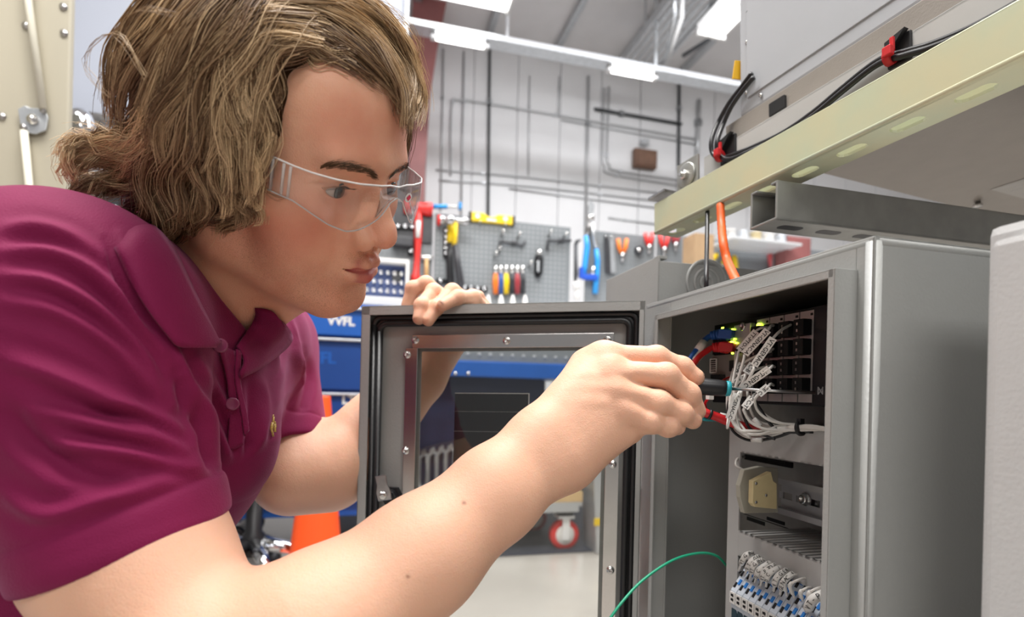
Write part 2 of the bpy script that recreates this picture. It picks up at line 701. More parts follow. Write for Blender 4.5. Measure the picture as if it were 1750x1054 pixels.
def body_sdf(P):
    d = grouped(P, [HEAD_C], .17, lambda q: head_sdf(hl(q)))
    d = smin(d, grouped(P, [NECK0, HEAD_C], .12, neck_sdf), .022)
    d = smin(d, grouped(P, [SH_R, SH_L, CHEST, PELV], .26, trunk_sdf) + .014, .03)
    ra = grouped(P, FA_R + [SH_R], .14, right_arm)
    ra = smin(ra, grouped(P, [FA_R[-1]] + R_MCP + [p for f in R_FING for p in f[0]], .05, right_hand), .014)
    la = grouped(P, FA_L + [SH_L], .14, left_arm)
    la = smin(la, grouped(P, [FA_L[-1]] + [p for f in L_FING for p in f[0]], .05, left_hand), .014)
    d = smin(d, ra, .008)
    d = smin(d, la, .008)
    return d
# ------------------------------------------------------------------ the man: skin, clothes, hair
def skin_material():
    m = bpy.data.materials.new('skin')
    m.use_nodes = True
    nt = m.node_tree
    b = nt.nodes['Principled BSDF']
    L = nt.links.new
    tc = nt.nodes.new('ShaderNodeTexCoord')

    def noise(scale, detail=3):
        n = nt.nodes.new('ShaderNodeTexNoise')
        n.inputs['Scale'].default_value = scale
        n.inputs['Detail'].default_value = detail
        L(tc.outputs['Object'], n.inputs['Vector'])
        return n

    def mixc(fac, a, bcol):
        x = nt.nodes.new('ShaderNodeMix'); x.data_type = 'RGBA'
        if isinstance(fac, float): x.inputs[0].default_value = fac
        else: L(fac, x.inputs[0])
        if isinstance(a, tuple): x.inputs[6].default_value = a + (1,)
        else: L(a, x.inputs[6])
        x.inputs[7].default_value = bcol + (1,)
        return x.outputs[2]

    def att(name):
        a = nt.nodes.new('ShaderNodeAttribute'); a.attribute_name = name
        return a.outputs['Fac']

    def mul(a, k):
        x = nt.nodes.new('ShaderNodeMath'); x.operation = 'MULTIPLY'
        L(a, x.inputs[0])
        if isinstance(k, float): x.inputs[1].default_value = k
        else: L(k, x.inputs[1])
        return x.outputs[0]
    n1 = noise(38, 4)
    r1 = nt.nodes.new('ShaderNodeValToRGB')
    r1.color_ramp.elements[0].position, r1.color_ramp.elements[1].position = .35, .72
    r1.color_ramp.elements[0].color = (.76, .42, .28, 1)
    r1.color_ramp.elements[1].color = (.70, .34, .22, 1)
    L(n1.outputs['Fac'], r1.inputs[0])
    c = mixc(att('flush'), r1.outputs[0], (.66, .22, .15))
    c = mixc(mul(att('pale'), .8), c, (.77, .455, .315))
    c = mixc(att('lip'), c, (.50, .13, .115))
    st = noise(1500, 1)
    rs = nt.nodes.new('ShaderNodeValToRGB')
    rs.color_ramp.elements[0].position, rs.color_ramp.elements[1].position = .50, .66
    L(st.outputs['Fac'], rs.inputs[0])
    c = mixc(mul(mul(rs.outputs[0], att('stubble')), .50), c, (.25, .12, .06))
    c = mixc(att('mole'), c, (.28, .11, .07))
    L(c, b.inputs['Base Color'])
    b.inputs['Roughness'].default_value = .5
    b.inputs['Specular IOR Level'].default_value = .36
    b.inputs['Subsurface Weight'].default_value = .35
    b.inputs['Subsurface Radius'].default_value = (1.0, .35, .18)
    b.inputs['Subsurface Scale'].default_value = .0035
    n2 = noise(900, 2)
    n3 = noise(220, 3)
    ad = nt.nodes.new('ShaderNodeMath'); ad.operation = 'ADD'
    L(n2.outputs['Fac'], ad.inputs[0]); L(n3.outputs['Fac'], ad.inputs[1])
    bp = nt.nodes.new('ShaderNodeBump')
    bp.inputs['Strength'].default_value = .30
    bp.inputs['Distance'].default_value = .0009
    L(ad.outputs[0], bp.inputs['Height'])
    L(bp.outputs[0], b.inputs['Normal'])
    return m


person = empty('person', 'man in a burgundy polo shirt and clear safety glasses reaching into the open grey cabinet', 'person', (-.64, .58, 0))
person_off = Vector(person.location)


def part(name, me, m=None, parent=None, loc=True):
    """mesh given in world coordinates, linked under the person"""
    if m is not None: me.materials.append(m)
    o = bpy.data.objects.new(name, me)
    link(o, parent or person)
    if parent is None:
        me.transform(Matrix.Translation(-person_off))
    else:
        me.transform(Matrix.Translation(-person_off))
    return o


V, Q = mesh_sdf(body_sdf, (-1.0, .2, H - .45), (.25, 1.0, H + .45), .0014, L=5)
body_me = mesh_from_arrays('body', V, Q)
q = hl(V) * 1000
ax_ = np.abs(q[:, 0])
qs = np.stack([ax_, q[:, 1], q[:, 2]], 1)
inhead = (np.linalg.norm(q, axis=1) < 175).astype(float)
lipm = np.maximum(np.exp(-(chain(qs, [(23, 85.5, -42.5), (14, 95.5, -40), (5, 102, -37.4), (0, 102, -38.4)], (1.6, 4.0, 5.0, 4.8)).clip(0) / 1.1) ** 2),
                  np.exp(-(chain(qs, [(23, 85.5, -45), (13, 96, -48.8), (0, 100.5, -50.4)], (1.6, 5.0, 6.4)).clip(0) / 1.1) ** 2)) * inhead
flush = (.75 * gauss(qs, (44, 68, -14), (22, 26, 22)) + .55 * gauss(qs, (0, 112, -12), (14, 16, 14)) + .45 * gauss(qs, (30, 85, 55), (32, 20, 22))
         + .5 * gauss(qs, (62, 40, -25), (22, 28, 26)) + .35 * gauss(qs, (30, 90, 10), (14, 12, 12)) + .3 * gauss(qs, (10, 80, -80), (22, 22, 16))) * inhead
for m_ in R_MCP: flush += .40 * gauss(V, m_ + np.float32([0, -.01, 0]), (.011, .014, .009))
for pts_, rs_ in R_FING + L_FING:
    flush += .45 * gauss(V, pts_[-1], (.012, .012, .012)) + .28 * gauss(V, pts_[1], (.010, .010, .010))
stub = (gauss(qs, (20, 80, -70), (36, 40, 24)) + .8 * gauss(qs, (10, 98, -31), (16, 14, 6)) + .8 * gauss(qs, (52, 30, -42), (22, 40, 24))).clip(0, 1) * inhead
pale = np.clip((V[:, 0] + .36) / .1, 0, 1) * (1 - np.exp(-((np.linalg.norm(q, axis=1) - 150).clip(0) / 30) ** 2))
mole = np.zeros(len(V))
for (mx, my, my_) in ((793, 859, .37), (697, 985, .36), (374, 561, .47)):
    w_ = np.array(at(mx, my, my_)); u_, v_ = pix(V)
    mole += np.exp(-(((u_ - mx) / 3.2) ** 2 + ((v_ - my) / 3.2) ** 2)) * (np.abs(V[:, 1] - my_) < .06)
attr(body_me, 'lip', lipm.clip(0, 1)); attr(body_me, 'flush', flush.clip(0, .8)); attr(body_me, 'stubble', stub)
attr(body_me, 'pale', pale); attr(body_me, 'mole', mole.clip(0, .8))
M_SKIN = skin_material()
body = part('body', body_me, M_SKIN)

# eyes
M_EYE = mat('eye_white', (.48, .40, .36), .2, spec=.6)
M_IRIS = mat('iris', (.045, .05, .05), .08, noise=.3, nscale=400, spec=.8)
M_PUPIL = mat('pupil', (.004, .004, .004), .05, spec=.8)
GAZE = np.array(at(1240, 660, .46)) - hw((.032, .0765, .016))
for sx in (1, -1):
    c = hw((.032 * sx, .0765, .016))
    g = np.array(at(1240, 660, .46)) - c
    g = g / np.linalg.norm(g)
    g = g + (HEAD_R[:, 1] - g) * .45      # lids follow, keep the iris in the slit
    g /= np.linalg.norm(g)
    mb = MB().lathe(Vector(c) - Vector(g) * .012 - person_off, g, [(.012 * math.sin(t), .012 - .012 * math.cos(t)) for t in np.linspace(.02, math.pi - .5, 24)], 28)
    eb = mb.build('eyeball', M_EYE, person)
    mb = MB().lathe(Vector(c) + Vector(g) * .0106 - person_off, g, [(.0068, -.0004), (.0066, .0008), (.004, .0017), (.0005, .0019)], 24)
    mb.build('iris', M_IRIS, eb)
    mb = MB().lathe(Vector(c) + Vector(g) * .0121 - person_off, g, [(.0036, 0), (.0034, .0004), (.0004, .0006)], 16)
    mb.build('pupil', M_PUPIL, eb)

# fingernails
M_NAIL = mat('fingernail', (.80, .50, .40), .22, spec=.6)


def nail(c, along, out, w, l):
    a = Vector(along).normalized(); o = Vector(out); o = (o - a * o.dot(a)).normalized(); s = a.cross(o)
    vs_, fs = [], []
    for i in range(5):
        for j in range(5):
            u = (i - 2) / 2; t = (j - 2) / 2
            wid = w * (1 - .18 * max(t, 0) ** 2 - .1 * max(-t, 0) ** 2)
            vs_.append(Vector(c) + a * (t * l) + s * (u * wid) - o * (u * u * w * .45) + o * (.0006 * (1 - t * t)) - person_off)
    for i in range(4):
        for j in range(4):
            fs.append((i * 5 + j, i * 5 + j + 1, (i + 1) * 5 + j + 1, (i + 1) * 5 + j))
    ob = MB().add(vs_, fs, True).build('fingernail', M_NAIL, person)
    sm = ob.modifiers.new('thick', 'SOLIDIFY'); sm.thickness = .0006
    return ob


# (tip index finger of the right hand, then the left fingers over the door)
def finger_nail(pts, r, out, w=.0052, l=.0055, back=.0015):
    a = Vector(pts[-1]) - Vector(pts[-2]); a.normalize()
    o = Vector(out); o = (o - a * o.dot(a)).normalized()
    nail(Vector(pts[-1]) + o * (r * .93) - a * back, a, o, w, l)


finger_nail(R_FING[0][0], R_FING[0][1][-1], (.55, -.45, .75))
finger_nail(L_FING[3][0], L_FING[3][1][-1], (-.1, -.9, .35))
finger_nail(L_FING[1][0], L_FING[1][1][-1], (-.75, -.6, 0), .0045, .005)
finger_nail(L_FING[2][0], L_FING[2][1][-1], (-.75, -.6, 0), .0045, .005)

# ------------------------------------------------------------------ polo shirt
HEM_R0, HEM_R1 = Vector(at(46, 1008, .335)), Vector(at(388, 866, .335))
_hc = np.array((HEM_R0 + HEM_R1) / 2)
_hl = np.array((HEM_R1 - HEM_R0).normalized())
_vw = _hc - np.array([0, 0, H]); _vw /= np.linalg.norm(_vw)
HEM_N = np.cross(_hl, _vw); HEM_N /= np.linalg.norm(HEM_N)
if HEM_N[2] > 0: HEM_N = -HEM_N
HEM_N = HEM_N + np.array(_vw) * .10; HEM_N /= np.linalg.norm(HEM_N)
HEM_C = np.array(at(222, 935, .352), np.float32)
HEML_N = np.array(EL_L - SH_L); HEML_N /= np.linalg.norm(HEML_N)
HEML_N = HEML_N * .8 + np.array([.25, -.15, -.45]); HEML_N /= np.linalg.norm(HEML_N)
HEML_C = np.array(at(478, 782, .672), np.float32)


def shirt_sdf(P):
    t = trunk_sdf(P) - .010
    t = smin(t, rcone(P, A(360, 772, .50), A(150, 930, .54), .044, .10), .07)       # the shirt front hangs away from the belly
    t = smax(t, -(P[:, 2] - H + .40), .004)
    neckhole = rcone(P, NECK0 * 1.25 - hw((0, -.016, -.03)) * .25, hw((0, 0, -.03)), .060, .064)
    t = smax(t, -neckhole, .006)
    ax = HEM_C - SH_R
    s = rcone(P, SH_R, HEM_C, .078, .0605)
    s = smin(s, rcone(P, SH_R, SH_R * .4 + CHEST * .6, .075, .06), .05)
    hp = (P - HEM_C) @ HEM_N.astype(np.float32)
    cav = rcone(P, SH_R * .3 + HEM_C * .7, HEM_C + ax * .3, .0565, .0565)
    cav = np.maximum(cav, -hp - .022)
    s = smax(s, hp, .003)
    s = smax(s, -cav, .002)
    s = s - .0022 * np.exp(-((hp + .012) / .0135) ** 4) + .0012 * np.exp(-((hp + .0265) / .002) ** 2)
    s2 = rcone(P, SH_L, HEML_C, .074, .060)
    hq = (P - HEML_C) @ HEML_N.astype(np.float32)
    cav2 = np.maximum(rcone(P, SH_L * .3 + HEML_C * .7, HEML_C + (HEML_C - SH_L) * .3, .057, .057), -hq - .02)
    s2 = smax(smax(s2, hq, .003), -cav2, .002)
    s2 = s2 - .002 * np.exp(-((hq + .012) / .0135) ** 4) + .0012 * np.exp(-((hq + .0265) / .002) ** 2)
    d = smin(t, s2, .02)
    # crease of the armpit between sleeve and chest
    d = smin(d, s, .014)
    d = smax(d, -cav, .002)
    return d


def vnormals(V, Q):
    n = np.cross(V[Q[:, 2]] - V[Q[:, 0]], V[Q[:, 3]] - V[Q[:, 1]])
    N = np.zeros_like(V)
    for k in range(4):
        for a in range(3):
            N[:, a] += np.bincount(Q[:, k], n[:, a], len(V))
    return N / np.maximum(np.linalg.norm(N, axis=1), 1e-12)[:, None]


def seg2(u, v, pts):
    """distance in pixels to a 2D polyline and the fraction along it"""
    best = np.full(len(u), 1e9); frac = np.zeros(len(u))
    n = len(pts) - 1
    for i in range(n):
        ax, ay = pts[i]; bx, by = pts[i + 1]
        dx, dy = bx - ax, by - ay
        h = np.clip(((u - ax) * dx + (v - ay) * dy) / (dx * dx + dy * dy), 0, 1)
        d = np.hypot(u - ax - h * dx, v - ay - h * dy)
        m = d < best
        best[m] = d[m]; frac[m] = (i + h[m]) / n
    return best, frac


def poly2(pts, n=5):
    return [(p.x, p.y) for p in spline([Vector((x, y, 0)) for x, y in pts], n)]


# creases of the cloth: points in the frame, half width (px), height (mm)
FOLDS = [
    ([(0, 392), (60, 388), (120, 405), (170, 440)], 13, 3.5),
    ([(0, 428), (90, 430), (165, 470), (225, 540), (285, 610), (303, 690)], 12, 4.2),
    ([(0, 470), (85, 482), (170, 530), (245, 605), (292, 690)], 12, 4.0),
    ([(10, 515), (100, 535), (190, 590), (255, 660), (300, 730)], 13, 3.0),
    ([(0, 610), (90, 640), (200, 690), (290, 735), (330, 775)], 17, 4.2),
    ([(60, 700), (180, 730), (270, 755), (350, 805)], 14, 4.6),
    ([(90, 760), (190, 770), (280, 790), (352, 815)], 11, 3.6),
    ([(0, 690), (60, 760), (150, 810), (240, 815)], 20, -4.0),
    ([(150, 700), (240, 715), (310, 755)], 9, -2.5),
    ([(0, 840), (80, 880), (200, 850), (330, 810)], 16, 3.0),
    ([(315, 640), (362, 720), (400, 810), (412, 872)], 12, 5.0),
    ([(340, 615), (395, 720), (415, 800)], 9, 4.0),
    ([(305, 640), (345, 740), (385, 850)], 12, -5.0),
    ([(300, 600), (325, 680), (335, 760)], 10, 4.0),
    ([(205, 400), (235, 470), (285, 570), (320, 640)], 9, 3.0),
    ([(180, 410), (215, 500), (270, 590)], 7, -2.5),
    ([(440, 640), (455, 690), (440, 780), (420, 850)], 10, 3.0),
    ([(425, 650), (430, 740), (408, 840)], 7, -2.4),
    ([(470, 590), (478, 650), (468, 720)], 8, 3.2),
    ([(500, 590), (512, 640), (490, 720)], 8, 3.4),
    ([(520, 600), (530, 650), (505, 740)], 7, -2.6),
    ([(490, 530), (505, 580), (512, 640), (480, 690)], 7, 3.0),
    ([(475, 540), (482, 600), (470, 650)], 6, -2.0),
    ([(455, 760), (500, 740), (540, 700)], 8, 2.6),
]
V, Q = mesh_sdf(shirt_sdf, (-.90, .2, H - .5), (-.1, 1.0, H + .4), .0019, L=5)
N = vnormals(V, Q)
u_, v_ = pix(V)
tocam = -(V - np.array([0, 0, H])); tocam /= np.linalg.norm(tocam, axis=1)[:, None]
facing = np.clip((N * tocam).sum(1) * 2.2 + .15, 0, 1)
disp = np.zeros(len(V))
hp_ = (V - HEM_C) @ HEM_N
band = np.clip((-hp_ - .024) / .012, 0, 1)
bandl = np.clip((-((V - HEML_C) @ HEML_N) - .022) / .012, 0, 1)
for pts_, w_, a_ in FOLDS:
    d_, f_ = seg2(u_, v_, poly2(pts_))
    prof = np.exp(-(d_ / w_) ** 2) - .35 * np.exp(-((d_ - 1.7 * w_) / w_) ** 2)
    disp += a_ * .0014 * prof * np.sin(np.clip(f_, .02, .98) * math.pi) ** .6
far_side = V[:, 1] > .62
disp *= facing * np.where(far_side, bandl, 1.0) * np.where(np.abs(hp_) < .08, band, 1.0)
V = V + N * disp[:, None]


def cloth_material():
    m = mat('polo_knit', (.205, .008, .075), .75, spec=.2, sheen=.22)
    nt = m.node_tree
    b = nt.nodes['Principled BSDF']
    b.inputs['Sheen Tint'].default_value = (.95, .45, .70, 1)
    tc = nt.nodes.new('ShaderNodeTexCoord')
    mp = nt.nodes.new('ShaderNodeMapping')
    mp.inputs['Scale'].default_value = (900, 900, 900)
    nt.links.new(tc.outputs['Object'], mp.inputs[0])
    vo = nt.nodes.new('ShaderNodeTexVoronoi')
    vo.inputs['Scale'].default_value = 1.0
    nt.links.new(mp.outputs[0], vo.inputs['Vector'])
    bp = nt.nodes.new('ShaderNodeBump')
    bp.inputs['Strength'].default_value = .35
    bp.inputs['Distance'].default_value = .0006
    nt.links.new(vo.outputs['Distance'], bp.inputs['Height'])
    nt.links.new(bp.outputs[0], b.inputs['Normal'])
    n = nt.nodes.new('ShaderNodeTexNoise'); n.inputs['Scale'].default_value = 30
    nt.links.new(tc.outputs['Object'], n.inputs['Vector'])
    r = nt.nodes.new('ShaderNodeValToRGB')
    r.color_ramp.elements[0].color = (.165, .006, .049, 1)
    r.color_ramp.elements[1].color = (.212, .009, .066, 1)
    nt.links.new(n.outputs['Fac'], r.inputs[0])
    nt.links.new(r.outputs[0], b.inputs['Base Color'])
    return m


M_POLO = cloth_material()
shirt = part('polo_shirt', mesh_from_arrays('polo_shirt', V, Q), M_POLO)

# collar: loft between the neck edge and the outer edge
COLLAR = [((372, 584, .474), (366, 592, .466)), ((345, 530, .464), (312, 594, .442)), ((322, 482, .458), (289, 576, .436)),
          ((298, 430, .458), (238, 508, .430)), ((272, 398, .466), (200, 430, .428)), ((245, 376, .49), (165, 380, .462)),
          ((242, 368, .53), (160, 368, .535)), ((300, 400, .59), (280, 410, .635)), ((372, 462, .60), (395, 495, .645)),
          ((428, 520, .585), (462, 538, .615)), ((432, 545, .572), (499, 577, .578)), ((410, 580, .545), (452, 622, .548)),
          ((401, 592, .53), (408, 646, .528))]
ta = spline([at(*c[0]) for c in COLLAR], 6)
tb = spline([at(*c[1]) for c in COLLAR], 6)
vs_, fs_ = [], []
K = 8
for a_, b_ in zip(ta, tb):
    mid_out = (b_ - a_)
    for k in range(K):
        t = k / (K - 1)
        p = a_ + mid_out * t
        away = (p - Vector(NECK0)); away.z = max(away.z, 0); away.normalize()
        vs_.append(p + away * (.006 * math.sin(math.pi * min(1, t * 1.2)) + .002) - person_off)


def first_hit(px, py, gap, y0=.33, y1=.75, fn=None):
    """where a pixel's sight line first comes within gap of the clothed body"""
    p0, p1 = np.array(at(px, py, y0)), np.array(at(px, py, y1))
    P_ = (p0 + (p1 - p0) * np.linspace(0, 1, 500)[:, None]).astype(np.float32)
    d_ = (fn or (lambda z: np.minimum(shirt_sdf(z), neck_sdf(z))))(P_) - gap
    return P_[(d_ < 0).argmax()] if (d_ < 0).any() else P_[d_.argmin()]


cw = np.array([list(v + person_off) for v in vs_], np.float32)
cu, cv = pix(cw.astype(float))
ncol = len(ta)
for i in range(ncol):
    g_ = i / (ncol - 1) * (len(COLLAR) - 1)
    for k in range(K):
        j = i * K + k
        t = k / (K - 1)
        if g_ <= 4.4 or g_ >= 9.0:
            cw[j] = first_hit(cu[j], cv[j], .0030 + .0045 * math.sin(math.pi * min(1, t * .72)))
for it in range(3):                       # even out the roll of the cloth
    A_ = cw.reshape(ncol, K, 3)
    B_ = A_.copy()
    B_[1:-1] = A_[1:-1] * .5 + (A_[:-2] + A_[2:]) * .25
    cw = B_.reshape(-1, 3)
vs_ = [Vector(p) - person_off for p in cw]
for i in range(len(ta) - 1):
    for k in range(K - 1):
        fs_.append((i * K + k, i * K + k + 1, (i + 1) * K + k + 1, (i + 1) * K + k))
collar = MB().add(vs_, fs_, True).build('collar', M_POLO, person)
md = collar.modifiers.new('thick', 'SOLIDIFY'); md.thickness = .0022; md.offset = 0
# placket, opening and buttons
M_BUTTON = mat('button', (.22, .03, .09), .3)
def strip(name, L_, R_, mt, thick=.002, parent=None, lift=.0):
    a2, b2 = spline([at(*p) for p in L_], 6), spline([at(*p) for p in R_], 6)
    vv, ff = [], []
    for a_, b_ in zip(a2, b2):
        for k in range(5):
            vv.append(a_ + (b_ - a_) * (k / 4) - person_off)
    for i in range(len(a2) - 1):
        for k in range(4):
            ff.append((i * 5 + k, i * 5 + k + 1, (i + 1) * 5 + k + 1, (i + 1) * 5 + k))
    o_ = MB().add(vv, ff, True).build(name, mt, parent or person)
    s_ = o_.modifiers.new('thick', 'SOLIDIFY'); s_.thickness = thick; s_.offset = 0
    return o_


def on_cloth(px, py, gap=.0015):
    return Vector(first_hit(px, py, gap, fn=shirt_sdf))


def cloth_strip(name, L_, R_, mt, gap=.002, thick=.0018, parent=None, nk=6):
    a2 = poly2(L_, 6); b2 = poly2(R_, 6)
    vv, ff = [], []
    for (ax1, ay1), (bx1, by1) in zip(a2, b2):
        for k in range(nk):
            t = k / (nk - 1)
            vv.append(on_cloth(ax1 + (bx1 - ax1) * t, ay1 + (by1 - ay1) * t, gap) - person_off)
    for i in range(len(a2) - 1):
        for k in range(nk - 1):
            ff.append((i * nk + k, i * nk + k + 1, (i + 1) * nk + k + 1, (i + 1) * nk + k))
    o_ = MB().add(vv, ff, True).build(name, mt, parent or person)
    s_ = o_.modifiers.new('thick', 'SOLIDIFY'); s_.thickness = thick; s_.offset = 0
    return o_


placket = cloth_strip('placket', [(374, 588), (388, 650), (392, 710), (388, 772)], [(402, 600), (408, 660), (418, 715), (416, 760)], M_POLO, .0028)
cloth_strip('placket_edge', [(404, 596), (402, 650), (413, 712), (418, 745)], [(412, 600), (410, 650), (421, 705), (425, 735)], M_POLO, .0045, parent=placket)
for (bx, by) in ((376, 590), (397, 690)):
    p_ = on_cloth(bx, by, .005)
    MB().lathe(p_ - person_off, Vector((0, 0, H)) - p_, [(.0052, -.0012), (.0055, 0), (.0048, .0010), (.004, .0006), (.0005, .0006)], 18).build('button', M_BUTTON, person)
# small embroidered figure on the chest
M_STITCH = mat('gold_thread', (.62, .42, .12), .5, noise=.5, nscale=900)
em = MB()
for (ax1, ay1), (bx1, by1), r_ in [((467, 712), (467, 724), 2.3), ((465, 722), (464, 734), 2.8), ((469, 724), (470, 738), 2.4), ((464, 733), (467, 745), 1.8), ((467, 709), (466, 712), 1.6), ((470, 720), (472, 730), 1.3)]:
    p0_, p1_ = on_cloth(ax1, ay1, .0012), on_cloth(bx1, by1, .0012)
    em.tube([p0_ - person_off, p1_ - person_off], r_ * .5 / F, 8)
em.build('chest_emblem', M_STITCH, person)
# ------------------------------------------------------------------ hair
def hair_material():
    m = bpy.data.materials.new('brown_hair')
    m.use_nodes = True
    nt = m.node_tree
    b = nt.nodes['Principled BSDF']
    a = nt.nodes.new('ShaderNodeAttribute'); a.attribute_name = 'tone'
    r = nt.nodes.new('ShaderNodeValToRGB')
    r.color_ramp.elements[0].position, r.color_ramp.elements[1].position = 0, 1
    r.color_ramp.elements[0].color = (.045, .021, .010, 1)
    r.color_ramp.elements[1].color = (.86, .62, .36, 1)
    e = r.color_ramp.elements.new(.45); e.color = (.20, .105, .048, 1)
    nt.links.new(a.outputs['Fac'], r.inputs[0])
    nt.links.new(r.outputs[0], b.inputs['Base Color'])
    b.inputs['Roughness'].default_value = .42
    b.inputs['Specular IOR Level'].default_value = .55
    return m


M_HAIR = hair_material()


def cap_local(q):
    """the mass of hair, mm in head axes"""
    d = ell(q, (0, -13, 46), (83, 105, 84))
    d = smin(d, ell(q, (0, -50, -10), (72, 60, 60)), 30)
    face = ell(q, (0, 118, -22), (106, 90, 104))
    d = smax(d, -face, 10)
    d = smax(d, -(q[:, 2] + 62), 12)
    w = np.sin(q[:, 0] * .23 + 2.1 * np.sin(q[:, 2] * .05)) * np.sin(q[:, 1] * .21 + 1.7 * np.sin(q[:, 2] * .045))
    return d + 1.2 * w


cV, cQ = mesh_sdf(lambda P: cap_local(hl(P) * 1000) * MM, HEAD_C - .17, HEAD_C + .19, .003, L=4, slop=1.8)
cap_me = mesh_from_arrays('hair', cV, cQ)
attr(cap_me, 'tone', np.full(len(cV), .05) + rng.normal(0, .03, len(cV)))
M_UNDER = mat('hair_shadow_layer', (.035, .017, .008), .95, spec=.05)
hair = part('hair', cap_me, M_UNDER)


def scalp(P):
    """signed height over the skull, metres"""
    q = hl(P) * 1000
    d = ell(q, (0, -8, 46), (77, 98, 80))
    d = smin(d, ell(q, (0, 46, 8), (62, 50, 72)), 24)
    d = smin(d, ell(q, (0, -20, -40), (60, 60, 50)), 30)
    return d * MM


def on_scalp(px, py, h):
    """where the sight line of a pixel first comes within h (mm) of the skull, or is nearest to it"""
    Y = np.linspace(.30, .50, 400)
    P = np.array([at(px, py, y) for y in (Y[0], Y[-1])])
    P = P[0] + (P[1] - P[0]) * np.linspace(0, 1, 400)[:, None]
    d = scalp(P.astype(np.float32)) - h * .001
    if (d < 0).any():
        return P[(d < 0).argmax()]
    return P[d.argmin()]


